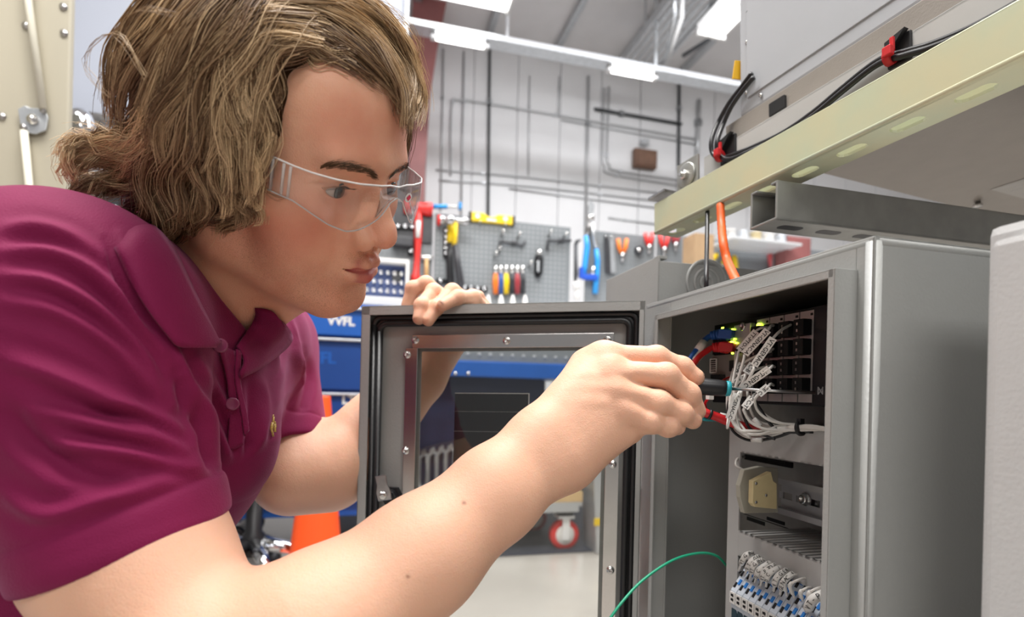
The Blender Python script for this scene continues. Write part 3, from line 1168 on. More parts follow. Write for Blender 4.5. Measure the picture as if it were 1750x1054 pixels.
# locks: frame pixels from root to tip, then root/tip height (mm), strands, tone; lower locks darker, shadow put into their colour
LOCKS = [
    # back of the head
    ([(345, -30), (285, 35), (235, 105), (206, 180), (196, 240)], 14, 30, .42), ([(370, -25), (305, 45), (258, 120), (228, 195), (220, 262)], 15, 31, .40),
    ([(395, -18), (335, 50), (288, 125), (258, 200), (247, 280)], 16, 31, .34), ([(420, -14), (366, 50), (318, 125), (284, 205), (272, 300)], 16, 30, .44),
    ([(440, -10), (395, 50), (345, 125), (312, 205), (300, 300)], 16, 29, .36), ([(456, -4), (415, 52), (370, 125), (338, 205), (325, 310)], 16, 28, .46),
    ([(470, 4), (432, 58), (392, 125), (362, 205), (350, 310)], 15, 27, .38), ([(488, 10), (446, 60), (408, 125), (385, 205), (374, 310)], 14, 25, .46),
    ([(320, -35), (262, 25), (218, 90), (192, 160), (184, 225)], 14, 31, .46), ([(300, -40), (250, 10), (210, 70), (188, 130), (186, 200)], 14, 30, .40),
    # wave that turns over the temple
    ([(560, 62), (515, 46), (462, 52), (424, 88), (404, 135), (418, 180), (452, 214)], 9, 20, .66), ([(575, 72), (530, 54), (480, 58), (440, 84), (420, 130), (432, 180), (456, 226)], 8, 17, .70),
    ([(548, 48), (500, 34), (448, 42), (408, 84), (392, 140), (402, 205), (430, 262)], 10, 22, .60), ([(540, 30), (495, 22), (440, 34), (398, 82), (382, 150), (390, 225), (412, 300)], 12, 24, .52),
    ([(525, 66), (490, 72), (462, 92), (448, 130), (450, 175), (462, 210)], 4, 9, .22), ([(520, 80), (488, 92), (468, 118), (460, 160), (464, 200)], 3, 7, .18),
    ([(505, 70), (470, 82), (448, 112), (440, 160), (446, 215), (440, 270)], 6, 13, .34), ([(480, 62), (446, 80), (428, 120), (428, 180), (444, 235), (434, 300), (426, 350)], 9, 16, .50),
    ([(440, 60), (404, 110), (396, 180), (412, 240), (424, 300), (408, 360)], 12, 22, .46), ([(420, 70), (384, 130), (376, 200), (390, 260), (404, 320), (396, 375)], 13, 24, .38),
    ([(590, 80), (550, 66), (510, 66), (478, 80), (462, 105)], 5, 9, .58), ([(600, 96), (566, 84), (530, 82), (500, 92)], 4, 6, .44),
    # front, over the far side of the brow
    ([(520, 0), (582, 22), (640, 66), (676, 118), (694, 170), (693, 232)], 9, 16, .42), ([(545, -8), (608, 18), (662, 64), (696, 120), (710, 178), (698, 236)], 12, 19, .50),
    ([(575, -12), (632, 22), (682, 72), (708, 124), (716, 175), (704, 222)], 13, 20, .58), ([(505, 12), (565, 36), (615, 74), (655, 118), (680, 160), (690, 205)], 7, 13, .34),
    ([(500, 24), (556, 48), (606, 84), (645, 124), (672, 158), (688, 190)], 6, 10, .30), ([(600, -14), (655, 30), (696, 86), (716, 145), (712, 195)], 13, 18, .62),
    ([(530, 6), (592, 40), (648, 90), (686, 150), (698, 215), (692, 250)], 9, 12, .46), ([(490, 30), (545, 62), (596, 96), (632, 130), (660, 152)], 5, 8, .24),
    ([(470, -5), (540, -12), (610, 4), (665, 52), (700, 110)], 14, 19, .60), ([(500, -5), (560, 10), (625, 48), (672, 100), (700, 160), (706, 205)], 12, 17, .54),
    # over the ear and down to the nape
    ([(372, 170), (352, 230), (338, 290), (350, 350), (330, 392)], 22, 30, .40), ([(340, 180), (318, 245), (300, 310), (318, 360), (300, 405)], 24, 32, .34),
    ([(310, 190), (288, 255), (270, 320), (284, 370), (262, 410)], 25, 34, .30), ([(400, 190), (384, 250), (370, 310), (388, 360), (372, 392)], 20, 27, .42),
    ([(430, 215), (410, 270), (402, 325), (424, 365), (412, 392)], 15, 20, .44), ([(448, 240), (430, 290), (420, 335), (438, 368), (428, 385)], 11, 15, .46),
    ([(275, 190), (258, 255), (246, 310), (258, 365), (232, 402)], 27, 36, .28), ([(355, 300), (330, 345), (300, 370), (275, 405), (292, 425)], 20, 26, .20),
    ([(330, 300), (300, 350), (265, 372), (235, 405), (250, 420)], 22, 30, .18), ([(300, 310), (270, 350), (235, 372), (205, 402), (215, 418)], 24, 33, .20),
    ([(390, 320), (365, 360), (340, 380), (315, 402), (330, 412)], 16, 22, .26), ([(270, 300), (240, 340), (210, 365), (186, 392), (176, 408)], 26, 36, .26),
    ([(415, 330), (395, 368), (372, 385), (350, 398)], 13, 18, .34), ([(285, 330), (262, 372), (238, 400), (222, 428)], 18, 26, .14), ([(325, 340), (300, 385), (280, 412), (270, 430)], 14, 20, .14),
    # wing flicked out at the back
    ([(262, 200), (225, 238), (170, 246), (122, 240), (104, 258), (112, 285)], 26, 40, .72), ([(266, 215), (226, 250), (172, 258), (126, 254), (106, 272), (118, 300), (140, 312)], 27, 40, .78),
    ([(270, 235), (230, 268), (180, 274), (135, 268), (112, 286), (126, 312), (155, 322)], 27, 40, .70), ([(275, 255), (238, 286), (190, 292), (148, 288), (122, 304), (130, 330)], 26, 38, .66),
    ([(280, 272), (244, 302), (200, 310), (160, 306), (138, 322), (150, 342)], 26, 36, .56), ([(250, 210), (215, 236), (170, 236), (130, 230), (108, 240)], 26, 40, .62),
    ([(285, 290), (250, 320), (212, 328), (178, 326), (160, 345), (172, 362)], 25, 34, .44), ([(265, 245), (225, 280), (190, 310), (150, 318), (118, 330), (124, 348)], 28, 38, .52),
]

STR = []


def add_strands(P, rad, tone):
    STR.append((P, rad, tone))


def resample(C, n):
    seg = np.r_[0, np.cumsum(np.linalg.norm(np.diff(C, axis=0), axis=1))]
    t = np.linspace(0, seg[-1], n)
    return np.stack([np.interp(t, seg, C[:, a]) for a in range(3)], 1)


NP = 15
hc = HEAD_C.astype(float)
for pts_, h0, h1, tone in LOCKS:
    for var in range(6 if tone > .5 and h1 > 32 else 4):
        jx, jy = rng.normal(0, 6.5, 2)
        hs = np.linspace(max(7, h0 * .85), h1 + 1, len(pts_)) + rng.normal(0, 2.0)
        base = [Vector(on_scalp(x + jx + rng.normal(0, 2.5), y + jy + rng.normal(0, 2.5), hh)) for (x, y), hh in zip(pts_, hs)]
        C = resample(np.array(spline(base, 6)), NP)
        ns = 50
        out = C - hc; out /= np.linalg.norm(out, axis=1)[:, None]
        tan = np.gradient(C, axis=0); tan /= np.linalg.norm(tan, axis=1)[:, None]
        sid = np.cross(tan, out); sid /= np.linalg.norm(sid, axis=1)[:, None] + 1e-9
        t = np.linspace(0, 1, NP)
        wid = (.0050 * (1 - .62 * t ** 1.3)) * rng.uniform(.65, 1.25)
        ltone = tone * 1.32 + rng.normal(0, .15)
        ph = rng.uniform(0, 6.3); wl = rng.uniform(6, 12)
        for s_ in range(ns):
            a, b = rng.normal(0, .75, 2)
            wob = .0006 * np.sin(t * rng.uniform(5, 11) + rng.uniform(0, 6.3)) + 0.0052 * t ** .7 * np.sin(t * wl + ph)
            P = C + sid * ((a * wid + wob)[:, None]) + out * ((b * wid * .55 + .4 * wob - .004 * t * (rng.random() < .2))[:, None])
            cut = rng.uniform(.72, 1.0)
            P = resample(P[:max(5, int(NP * cut))], NP)
            if rng.random() < .05: P += (out * (t ** 2 * rng.normal(.004, .003))[:, None])
            add_strands(P, .00031 * (1 - .65 * t) * rng.uniform(.75, 1.25), np.clip(ltone + rng.normal(0, .10) + .15 * b - .10 * (1 - t), 0, 1))
# the side the photograph does not show: combed from the parting down
for i in range(2600):
    az = rng.uniform(-math.pi * .05, math.pi * 1.05) if i < 1700 else rng.uniform(math.pi, math.pi * 2)
    st = np.array([-math.sin(az) * 20, math.cos(az) * 60 - 10, 128.0])
    t = np.linspace(0, 1, NP)
    dirx, diry = -abs(math.sin(az)) - .25, math.cos(az) * .9
    ang = t * rng.uniform(1.5, 2.25) if i < 1700 else t * rng.uniform(.5, 1.15)
    if i >= 1700: dirx = abs(math.sin(az)) * .9
    P = np.stack([dirx * 92 * np.sin(ang) + 4, -14 + diry * 108 * np.sin(ang), 44 + 92 * np.cos(ang)], 1) * (1 + rng.normal(.01, .02))
    P[:, 0] += 2 * np.sin(t * 8 + rng.uniform(0, 6))
    keep = ell(P.astype(np.float32), (0, 118, -22), (104, 88, 102)) > -4
    n_ok = NP if keep.all() else int((~keep).argmax())
    if n_ok < 6: continue
    P = resample(P[:n_ok], NP) * .001
    P = hc + P @ HEAD_R.T.astype(float)
    add_strands(P, .0004 * (1 - .5 * t), np.clip(.36 + rng.normal(0, .12) + 0 * t, 0, 1))
# loose hairs
FLY = [([(250, 130), (205, 60), (160, 75), (145, 110), (165, 140), (185, 165)], 30, 45), ([(300, 20), (240, 15), (200, 50), (185, 100)], 30, 40), ([(690, 120), (715, 95), (720, 60)], 15, 30), ([(700, 150), (726, 165), (724, 215)], 15, 25),
       ([(260, 300), (180, 330), (130, 325), (112, 345)], 25, 40), ([(240, 320), (170, 345), (125, 330), (118, 310)], 25, 40), ([(418, 268), (434, 304), (462, 330), (486, 336)], 12, 8), ([(424, 285), (440, 318), (470, 336), (488, 340)], 11, 8), ([(405, 290), (418, 320), (430, 342)], 18, 18), ([(640, 20), (690, 40), (720, 80)], 14, 26), ([(560, -10), (640, 0), (700, 40), (722, 90)], 14, 26)]
for pts_, h0, h1 in FLY:
    for k in range(7):
        base = [Vector(on_scalp(x + rng.normal(0, 4), y + rng.normal(0, 4), hh)) for (x, y), hh in zip(pts_, np.linspace(h0, h1, len(pts_)))]
        P = resample(np.array(spline(base, 6)), NP)
        t = np.linspace(0, 1, NP)
        add_strands(P, .00016 * (1 - .5 * t), np.clip(.62 + rng.normal(0, .12) + 0 * t, 0, 1))


def strands_mesh(name, STR):
    S = len(STR)
    P = np.stack([s[0] for s in STR]); R = np.stack([s[1] for s in STR]); T = np.stack([s[2] for s in STR])
    n = P.shape[1]
    tan = np.gradient(P, axis=1); tan /= np.linalg.norm(tan, axis=2, keepdims=True) + 1e-12
    ref = np.array([.3, .5, .81])
    a = np.cross(tan, ref); a /= np.linalg.norm(a, axis=2, keepdims=True) + 1e-12
    b = np.cross(tan, a)
    ring = []
    for k in range(3):
        w = 2 * math.pi * k / 3
        ring.append(P + (a * math.cos(w) + b * math.sin(w)) * R[..., None])
    V = np.stack(ring, 2).reshape(-1, 3)                 # S,n,3
    base = (np.arange(S)[:, None, None] * n + np.arange(n - 1)[None, :, None]) * 3
    k = np.arange(3)[None, None, :]; k2 = (k + 1) % 3
    Q = np.stack([base + k, base + k2, base + 3 + k2, base + 3 + k], -1).reshape(-1, 4)
    me = mesh_from_arrays(name, V, Q)
    attr(me, 'tone', np.repeat(T.reshape(-1), 3))
    return me


locks = part('hair_strands', strands_mesh('hair_strands', STR), M_HAIR, hair)

# eyebrows and lashes
BR = []


def face_point(px, py, off=0.0):
    Y = np.linspace(.33, .52, 600)
    a0, a1 = np.array(at(px, py, Y[0])), np.array(at(px, py, Y[-1]))
    P = (a0 + (a1 - a0) * np.linspace(0, 1, 600)[:, None]).astype(np.float32)
    d = head_sdf(hl(P)) - off
    return P[(d < 0).argmax()] if (d < 0).any() else P[d.argmin()]


def brow_line(pts, n, wid, L, lift):
    pl = spline([Vector((x, y, 0)) for x, y in pts], 8)
    for i in range(n):
        f = rng.random() ** 1.0
        k = f * (len(pl) - 2)
        p = pl[int(k)].lerp(pl[int(k) + 1], k % 1)
        d = (pl[int(k) + 1] - pl[int(k)]).normalized()
        p = p + Vector((0, rng.normal(0, wid * (.35 + .65 * math.sin(math.pi * min(1, .15 + f * .85)))), 0))
        ln = L * rng.uniform(.6, 1.2)
        p2 = p - d * ln + Vector((0, -lift * rng.uniform(.2, 1), 0))
        C = [face_point(p.x + (p2.x - p.x) * t, p.y + (p2.y - p.y) * t, .0002 + .0010 * t) for t in (0, .35, .7, 1)]
        BR.append((np.array(C, float), .00016 * np.array([1, .9, .7, .35]), np.clip(np.full(4, .24 + rng.normal(0, .08)), 0, 1)))


brow_line([(638, 299), (626, 292), (606, 287), (583, 283), (562, 283), (545, 287)], 300, 4.0, 13, 3)
for C_, r_, t_ in list(BR):
    q_ = (C_ - HEAD_C) @ HEAD_R.astype(float); q_[:, 0] *= -1
    BR.append((HEAD_C + q_ @ HEAD_R.T.astype(float), r_, t_))
eyebrow = part('eyebrow', strands_mesh('eyebrow', BR), M_HAIR)
BR = []
for f in np.linspace(-.7, 1, 22):
    p0 = hw(np.array([.0325 + .0125 * f, .0895 - .004 * f * f - .002 * (f > 0) * f, .0200 - .0028 * f * f]))
    p1 = p0 + HEAD_R @ np.float32([.002 * f, .005, -.0005]); p2 = p1 + HEAD_R @ np.float32([.002 * f, .0026, .0016])
    BR.append((resample(np.array([p0, p1, p2], float), 4), .00018 * np.array([1, .9, .7, .3]), np.full(4, .04)))
part('eyelashes', strands_mesh('eyelashes', BR), M_HAIR)

# ------------------------------------------------------------------ jeans and shoes
M_JEANS = mat('blue_denim', (.10, .19, .36), .8, noise=.35, nscale=260, bump=.3, bscale=900)
M_SHOE = mat('dark_leather', (.05, .04, .035), .5, noise=.3, nscale=60)
KN_L, AN_L = np.float32([-.135, .66, H - .345]), np.float32([-.19, .68, .10])
HIP_L, HIP_R = PELV + np.float32([0, .09, -.03]), PELV + np.float32([0, -.09, -.03])
KN_R, AN_R = np.float32([-.33, .43, .075]), np.float32([-.74, .44, .085])


def jeans_sdf(P):
    d = rcone(P, HIP_L, HIP_R, .13, .13)
    d = smin(d, rcone(P, HIP_L, KN_L, .098, .066), .05)
    d = smin(d, rcone(P, KN_L, AN_L, .064, .054), .03)
    d = smin(d, rcone(P, HIP_R, KN_R, .098, .068), .05)
    d = smin(d, rcone(P, KN_R, AN_R, .066, .055), .03)
    d = smax(d, P[:, 2] - (H - .30), .004)
    return d + .0015 * np.sin(P[:, 2] * 160 + 3 * np.sin(P[:, 0] * 40)) * np.exp(-((P[:, 2] - .33) / .08) ** 2)


jv, jq = mesh_sdf(jeans_sdf, (-1.0, .2, -.02), (.1, 1.0, H), .006, L=4)
part('jeans', mesh_from_arrays('jeans', jv, jq), M_JEANS)
for (a_, b_) in ((AN_L, AN_L + np.float32([.20, .01, 0])), (AN_R, AN_R + np.float32([-.05, 0, -.0]))):
    if a_ is AN_L:
        fs = lambda P: smax(smin(smin(rcone(P, a_ + np.float32([0, 0, -.005]), a_ + np.float32([-.03, 0, -.05]), .046, .042), rcone(P, a_ + np.float32([0, 0, -.055]), b_ + np.float32([0, 0, -.065]), .044, .036), .03), rcone(P, a_, b_ + np.float32([-.08, 0, -.05]), .03, .03), .03), .004 - P[:, 2], .004)
    else:
        fs = lambda P: smax(smin(rcone(P, a_, a_ + np.float32([-.06, 0, 0]), .046, .044), rcone(P, a_ + np.float32([-.06, 0, .05]), a_ + np.float32([-.09, 0, -.035]), .042, .036), .03), .004 - P[:, 2], .004)
    sv, sq = mesh_sdf(fs, a_ - .3, a_ + .35, .006, L=4)
    part('shoe', mesh_from_arrays('shoe', sv, sq), M_SHOE)

# ------------------------------------------------------------------ safety glasses
def clear_material(name, tint, rim=.05, rough=.02, gmax=.55):
    m = bpy.data.materials.new(name)
    m.use_nodes = True
    nt = m.node_tree
    nt.nodes.remove(nt.nodes['Principled BSDF'])
    t = nt.nodes.new('ShaderNodeBsdfTransparent'); t.inputs[0].default_value = tuple(tint) + (1,)
    g = nt.nodes.new('ShaderNodeBsdfGlossy'); g.inputs['Roughness'].default_value = rough
    lw = nt.nodes.new('ShaderNodeLayerWeight'); lw.inputs[0].default_value = .25
    mr = nt.nodes.new('ShaderNodeMapRange')
    mr.inputs['To Min'].default_value, mr.inputs['To Max'].default_value = rim, gmax
    nt.links.new(lw.outputs['Fresnel'], mr.inputs['Value'])
    mx = nt.nodes.new('ShaderNodeMixShader')
    nt.links.new(mr.outputs[0], mx.inputs[0]); nt.links.new(t.outputs[0], mx.inputs[1]); nt.links.new(g.outputs[0], mx.inputs[2])
    nt.links.new(mx.outputs[0], nt.nodes['Material Output'].inputs[0])
    return m


M_LENS = clear_material('clear_polycarbonate', (.965, .97, .975), .015, .03, .6)
M_RIM = mat('polished_clear_edge', (.95, .93, .92), .3, spec=.8)
M_RIM.node_tree.nodes['Principled BSDF'].inputs['Alpha'].default_value = .7
M_FROST = mat('frosted_clear_plastic', (.78, .76, .74), .35, spec=.7)
M_FROST.node_tree.nodes['Principled BSDF'].inputs['Alpha'].default_value = .45

GX = [0, 20, 38, 52, 62, 69, 73, 76]; GY = [114, 113.5, 109, 100, 86, 70, 50, 30]
gl_loc = Vector(hw((0, .095, .02)))
glasses = empty('safety_glasses', 'clear wraparound safety glasses on the man\'s face', 'glasses', gl_loc)


def gp(x, z, off=0.0):
    y = float(np.interp(abs(x), GX, GY))
    e = .4
    dy = (np.interp(abs(x) + e, GX, GY) - np.interp(abs(x) - e, GX, GY)) / (2 * e) * (1 if x >= 0 else -1)
    n = np.array([-dy, 1, 0]); n /= np.linalg.norm(n)
    return Vector(hw(np.float32((np.array([x, y, z]) + n * off) / 1000))) - gl_loc


TOPX = [0, 10, 60, 66, 70.5]; TOPZ = [28, 29.3, 29, 29.5, 30.5]
BOTX = [0, 8, 13, 18, 23, 28, 33, 42, 52, 60, 65, 70.5]; BOTZ = [20, 17, 11, 6, 2, -1, -3.4, -5.6, -2.6, 3, 7.3, 8.7]
xs = np.r_[np.linspace(-70.5, -61, 10)[:-1], np.linspace(-61, 61, 61), np.linspace(61, 70.5, 10)[1:]]
vv, ff = [], []
NZ = 14
for x in xs:
    zt, zb = np.interp(abs(x), TOPX, TOPZ), np.interp(abs(x), BOTX, BOTZ)
    for k in range(NZ):
        z = zb + (zt - zb) * k / (NZ - 1)
        bul = 2.2 * (1 - ((z - 11) / 20) ** 2)
        vv.append(gp(x, z, bul))
for i in range(len(xs) - 1):
    for k in range(NZ - 1):
        ff.append((i * NZ + k, (i + 1) * NZ + k, (i + 1) * NZ + k + 1, i * NZ + k + 1))
lens = MB().add(vv, ff, True).build('lens', M_LENS, glasses)
sm = lens.modifiers.new('thick', 'SOLIDIFY'); sm.thickness = .0018; sm.offset = 0
rim = MB()
bulge = lambda z: 2.2 * (1 - ((z - 11) / 20) ** 2)
rim.tube([gp(x, np.interp(abs(x), TOPX, TOPZ), bulge(26)) for x in xs], .00065, 6)
rim.build('top_edge', M_RIM, lens)
rim = MB()
rim.tube([gp(x, np.interp(abs(x), BOTX, BOTZ), bulge(np.interp(abs(x), BOTX, BOTZ))) for x in xs], .0005, 6)
rim.build('lower_edge', M_RIM, lens)
for sx in (1, -1):
    mb = MB()
    pl = []
    for x, y in ((69.5, 0),):
        pass
    # ribbed hinge block at the lens end
    for k in range(3):
        xx = 66.5 + k * 1.8
        mb.tube([gp(sx * xx, np.interp(xx, BOTX, BOTZ) + .8, 2.2), gp(sx * xx, np.interp(xx, TOPX, TOPZ) - .8, 2.2)], .0010, 6)
    mb.build('hinge', M_FROST, glasses)
    arm = MB()
    P_ = [hw(np.float32(p) / 1000) for p in ((sx * 72, 66, 22), (sx * 76, 40, 20), (sx * 80, 10, 18), (sx * 82, -12, 16), (sx * 80, -30, 2), (sx * 77, -40, -12))]
    P_ = spline([Vector(p) - gl_loc for p in P_], 5)
    up = Vector(HEAD_R[:, 2].astype(float)); out = Vector(HEAD_R[:, 0].astype(float)) * sx
    vv, ff = [], []
    for i, p in enumerate(P_):
        hgt = .0048 - .002 * i / len(P_)
        vv += [p + up * hgt - out * .0009, p + up * hgt + out * .0009, p - up * hgt + out * .0009, p - up * hgt - out * .0009]
    for i in range(len(P_) - 1):
        for k in range(4):
            ff.append((i * 4 + k, i * 4 + (k + 1) % 4, i * 4 + 4 + (k + 1) % 4, i * 4 + 4 + k))
    ff += [(0, 1, 2, 3), tuple(len(vv) - 4 + k for k in (3, 2, 1, 0))]
    arm.add(vv, ff, True).build('temple_arm', M_LENS, glasses)
# small red and white mark on the lens over his left eye
M_DEC_W = mat('white_mark', (.85, .85, .85), .4)
M_DEC_R = mat('red_mark', (.70, .03, .10), .4)
dx0, dz0 = -12.5, 20.5
vv = [gp(dx0 + 4.6 * math.cos(t), dz0 + 3.6 * math.sin(t), 3.6) for t in np.linspace(0, 2 * math.pi, 25)[:-1]]
b_ = MB().add(vv, [tuple(range(24))]).build('mark_oval', M_DEC_W, lens)
vv = [gp(dx0 + 3.4 * math.cos(t), dz0 + 2.6 * math.sin(t), 3.9) for t in (0, math.pi / 2, math.pi, 3 * math.pi / 2)]
MB().add(vv, [(0, 1, 2, 3)]).build('mark_diamond', M_DEC_R, lens)
# ------------------------------------------------------------------ grey control cabinet
M_GREY = mat('grey_enamel', (.36, .365, .355), .42, noise=.03, nscale=14, bump=.12, bscale=420)
M_GREY2 = mat('pale_grey_enamel', (.56, .56, .56), .42, noise=.03, nscale=14, bump=.12, bscale=420)
M_GREYIN = mat('inside_grey_enamel', (.36, .37, .36), .45, noise=.04, nscale=20, bump=.12, bscale=420)
M_PANEL = mat('galvanised_back_panel', (.50, .50, .49), .4, .3, noise=.08, nscale=60)
M_RUBBER = mat('black_gasket_rubber', (.012, .012, .013), .38, bump=.1, bscale=300)
M_STEEL = mat('brushed_stainless', (.62, .60, .58), .26, 1.0, noise=.08, nscale=90, stretch=(.4, 30, 30))
M_BOLT = mat('bright_steel', (.70, .69, .67), .22, 1.0)
M_DARKSTEEL = mat('zinc_dark_steel', (.46, .45, .45), .28, 1.0, noise=.2, nscale=60)
M_BLACK = mat('black_plastic', (.012, .012, .014), .4)
M_MATBLACK = mat('matt_black_plastic', (.008, .008, .009), .6, spec=.25)
M_DUCT = mat('grey_pvc_duct', (.47, .46, .45), .5, noise=.03, nscale=30)
M_SILVER = mat('silver_faceplate', (.62, .60, .60), .35, .6, noise=.05, nscale=80)
M_WHITE = mat('white_vinyl', (.80, .78, .75), .5)
M_WIREW = mat('white_wire', (.74, .71, .67), .42)
M_WIREK = mat('black_wire', (.012, .012, .014), .35)
M_RED = mat('red_plastic', (.60, .015, .02), .4)
M_BLUE = mat('blue_plastic', (.02, .10, .38), .4)
M_LEVER = mat('bright_blue_lever', (.03, .22, .66), .4)
M_TEAL = mat('teal_plastic', (.02, .35, .42), .4)
M_INK = mat('black_ink', (.01, .01, .01), .6)
M_GREENW = mat('green_wire', (.02, .36, .20), .35)
M_LED = mat('green_led', (.62, 1.0, .05), .4, emit=6.0)

D0 = Vector(at(1105, 545, .60)).dot(RU)          # distance of the lip plane along RU


def cp(px, py, d):
    """pixel -> world on the plane d behind the lip"""
    return on_plane(px, py, RU * (D0 + d) + Vector((0, 0, H)), RU)


LIP = .018
FAR_TOP = cp(1104, 521, LIP)
NEAR_TOP = cp(1495, 402, LIP)
ZT = (FAR_TOP.z + NEAR_TOP.z) / 2
VF, VN = FAR_TOP.dot(RV), NEAR_TOP.dot(RV)       # RV coordinates of the far and near side
ZB = ZT - .52
DEP = .20


def cl(v, d, z):
    """cabinet coordinates -> world"""
    return RU * (D0 + d) + RV * v + RZ * z


cab_loc = cl((VF + VN) / 2, LIP + DEP / 2, ZB)
cab = empty('control_cabinet', 'open grey wall cabinet full of wiring that the man reaches into', 'cabinet', cab_loc)


def cbox(mb, v0, v1, d0, d1, z0, z1, bev=0.0):
    c = cl((v0 + v1) / 2, (d0 + d1) / 2, (z0 + z1) / 2) - cab_loc
    mb.box(c, (abs(d1 - d0), abs(v1 - v0), abs(z1 - z0)), (RU, RV, RZ), bev)
    return mb


# opening
vo_f, vo_n = cp(1120, 540, 0).dot(RV), cp(1425, 452, 0).dot(RV)
zo_t = (cp(1120, 546, 0).z + cp(1425, 452, 0).z) / 2
zo_b = ZB + .022
T = .0022
mb = MB()
cbox(mb, VN, VN + T, LIP, LIP + DEP, ZB, ZT, .0009)          # near side
cbox(mb, VF - T, VF, LIP, LIP + DEP, ZB, ZT, .0009)
cbox(mb, VN, VF, LIP, LIP + DEP, ZT - T, ZT, .0009)
cbox(mb, VN, VF, LIP, LIP + DEP, ZB, ZB + T, .0009)
cbox(mb, VN, VF, LIP + DEP - T, LIP + DEP, ZB, ZT)
cbox(mb, VN, vo_n, LIP, LIP + T, ZB, ZT, .0009)
cbox(mb, vo_f, VF, LIP, LIP + T, ZB, ZT, .0009)
cbox(mb, vo_n, vo_f, LIP, LIP + T, zo_t, ZT, .0009)
cbox(mb, vo_n, vo_f, LIP, LIP + T, ZB, zo_b, .0009)
# rounded folded corners of the sheet
mb.tube([cl(VN + .004, LIP + .004, ZB) - cab_loc, cl(VN + .004, LIP + .004, ZT - .003) - cab_loc], .0049, 14)
mb.tube([cl(VN + .004, LIP + .004, ZT - .0035) - cab_loc, cl(VF - .004, LIP + .004, ZT - .0035) - cab_loc], .0044, 14)
mb.tube([cl(VN + .0036, LIP + .004, ZT - .0036) - cab_loc, cl(VN + .0036, LIP + DEP, ZT - .0036) - cab_loc], .0044, 14)
mb.build('cabinet_shell', M_GREY, cab)
mb = MB()
for (a, b) in ((vo_n - .0016, vo_n), (vo_f, vo_f + .0016)):
    cbox(mb, a, b, 0, LIP, zo_b, zo_t + .0016, .0005)
cbox(mb, vo_n, vo_f, 0, LIP, zo_t, zo_t + .0016, .0005)
cbox(mb, vo_n, vo_f, 0, LIP, zo_b - .0016, zo_b, .0005)
# turned-in edge of the lip
for (a, b) in ((vo_n - .0016, vo_n + .0045), (vo_f - .0045, vo_f + .0016)):
    cbox(mb, a, b, 0, .0016, zo_b, zo_t + .0016, .0005)
cbox(mb, vo_n, vo_f, 0, .0016, zo_t - .0045, zo_t + .0016, .0005)
mb.build('opening_lip', M_GREY, cab)
mb = MB()
cbox(mb, VN + .006, VF - .006, .148, .150, ZB + .01, ZT - .012)
mb.build('back_panel', M_PANEL, cab)

# ---- the door, swung open towards the man
TR, TL = at(1103, 513, .602), at(618, 523, .655)
DX = (TR - TL); DX.z = 0; DX.normalize()
DN = DX.cross(RZ).normalized()
if DN.y > 0: DN = -DN                       # towards the lens
DXs = (TR - TL).normalized()
DW = (TR - TL).length


def dp(px, py, off=0.0):
    """pixel -> point on the inner face of the door (off towards the lens), door coordinates"""
    return on_plane(px, py, TL + DN * off, DN) - TL


DO = Vector((0, 0, 0))
DZ = RZ
HGT = .47


def dbox(mb, x0, x1, z0, z1, n0, n1, bev=0.0):
    c = DXs * ((x0 + x1) / 2) + DZ * ((z0 + z1) / 2) + DN * ((n0 + n1) / 2)
    mb.box(c, (x1 - x0, abs(n1 - n0), z1 - z0), (DXs, DN, DZ), bev)
    return mb


def dxz(px, py, off=0.0):
    p = dp(px, py, off)
    x = p.dot(DX) / max(DXs.dot(DX), 1e-6)
    return x, p.z - DXs.z * x


# panel (one sheet with the window cut out), set back from the rim
xl, _ = dxz(712, 640); xr, _ = dxz(1030, 700)
_, zt = dxz(850, 598)
zb = -HGT + .07
REC = -.016
mb = MB()
dbox(mb, .002, xl, -HGT, -.002, REC - .0016, REC)
dbox(mb, xr, DW - .002, -HGT, -.002, REC - .0016, REC)
dbox(mb, xl, xr, zt, -.002, REC - .0016, REC)
dbox(mb, xl, xr, -HGT, zb, REC - .0016, REC)
door = mb.build('door', M_GREY, cab)
door.location = TL - cab_loc
mb = MB()
RIMW = .011
dbox(mb, 0, .0018, -HGT, 0, REC - .0016, 0, .0006); dbox(mb, DW - .0018, DW, -HGT, 0, REC - .0016, 0, .0006)
dbox(mb, 0, DW, -.0018, 0, REC - .0016, 0, .0006); dbox(mb, 0, DW, -HGT, -HGT + .0018, REC - .0016, 0, .0006)
dbox(mb, 0, RIMW, -HGT, 0, -.0018, 0, .0006); dbox(mb, DW - .006, DW, -HGT, 0, -.0018, 0, .0006)
dbox(mb, 0, DW, -RIMW, 0, -.0018, 0, .0006); dbox(mb, 0, DW, -HGT, -HGT + RIMW, -.0018, 0, .0006)
mb.build('door_rim', M_GREY, door)
# gasket: two rounded ridges following the rim
gx0, gz0 = dxz(645, 544, -.006); gx1, _ = dxz(1082, 540, -.006)
gz0 = -.0175
gx0 = max(gx0, .017); gx1 = min(gx1, DW - .012)
mb = MB()
for off, r_, nn in ((-.0042, .0034, -.0075), (.0034, .0038, -.0072), (0, .0045, -.0115)):
    x0, x1, z1, z0 = gx0 - off * -1, gx1 + off * -1, gz0 + off * -1, -HGT + .0175
    rad = .009
    path = []
    for (cx_, cz_, a0) in ((x0 + rad, z1 - rad, 180), (x1 - rad, z1 - rad, 90), (x1 - rad, z0 + rad, 0), (x0 + rad, z0 + rad, -90)):
        for k in range(7):
            a = math.radians(a0 - 15 * k)
            path.append(DXs * (cx_ + rad * math.cos(a)) + DZ * (cz_ + rad * math.sin(a)) + DN * nn)
    path.append(path[0])
    mb.tube(path, r_, 10)
mb.build('gasket', M_RUBBER, door)
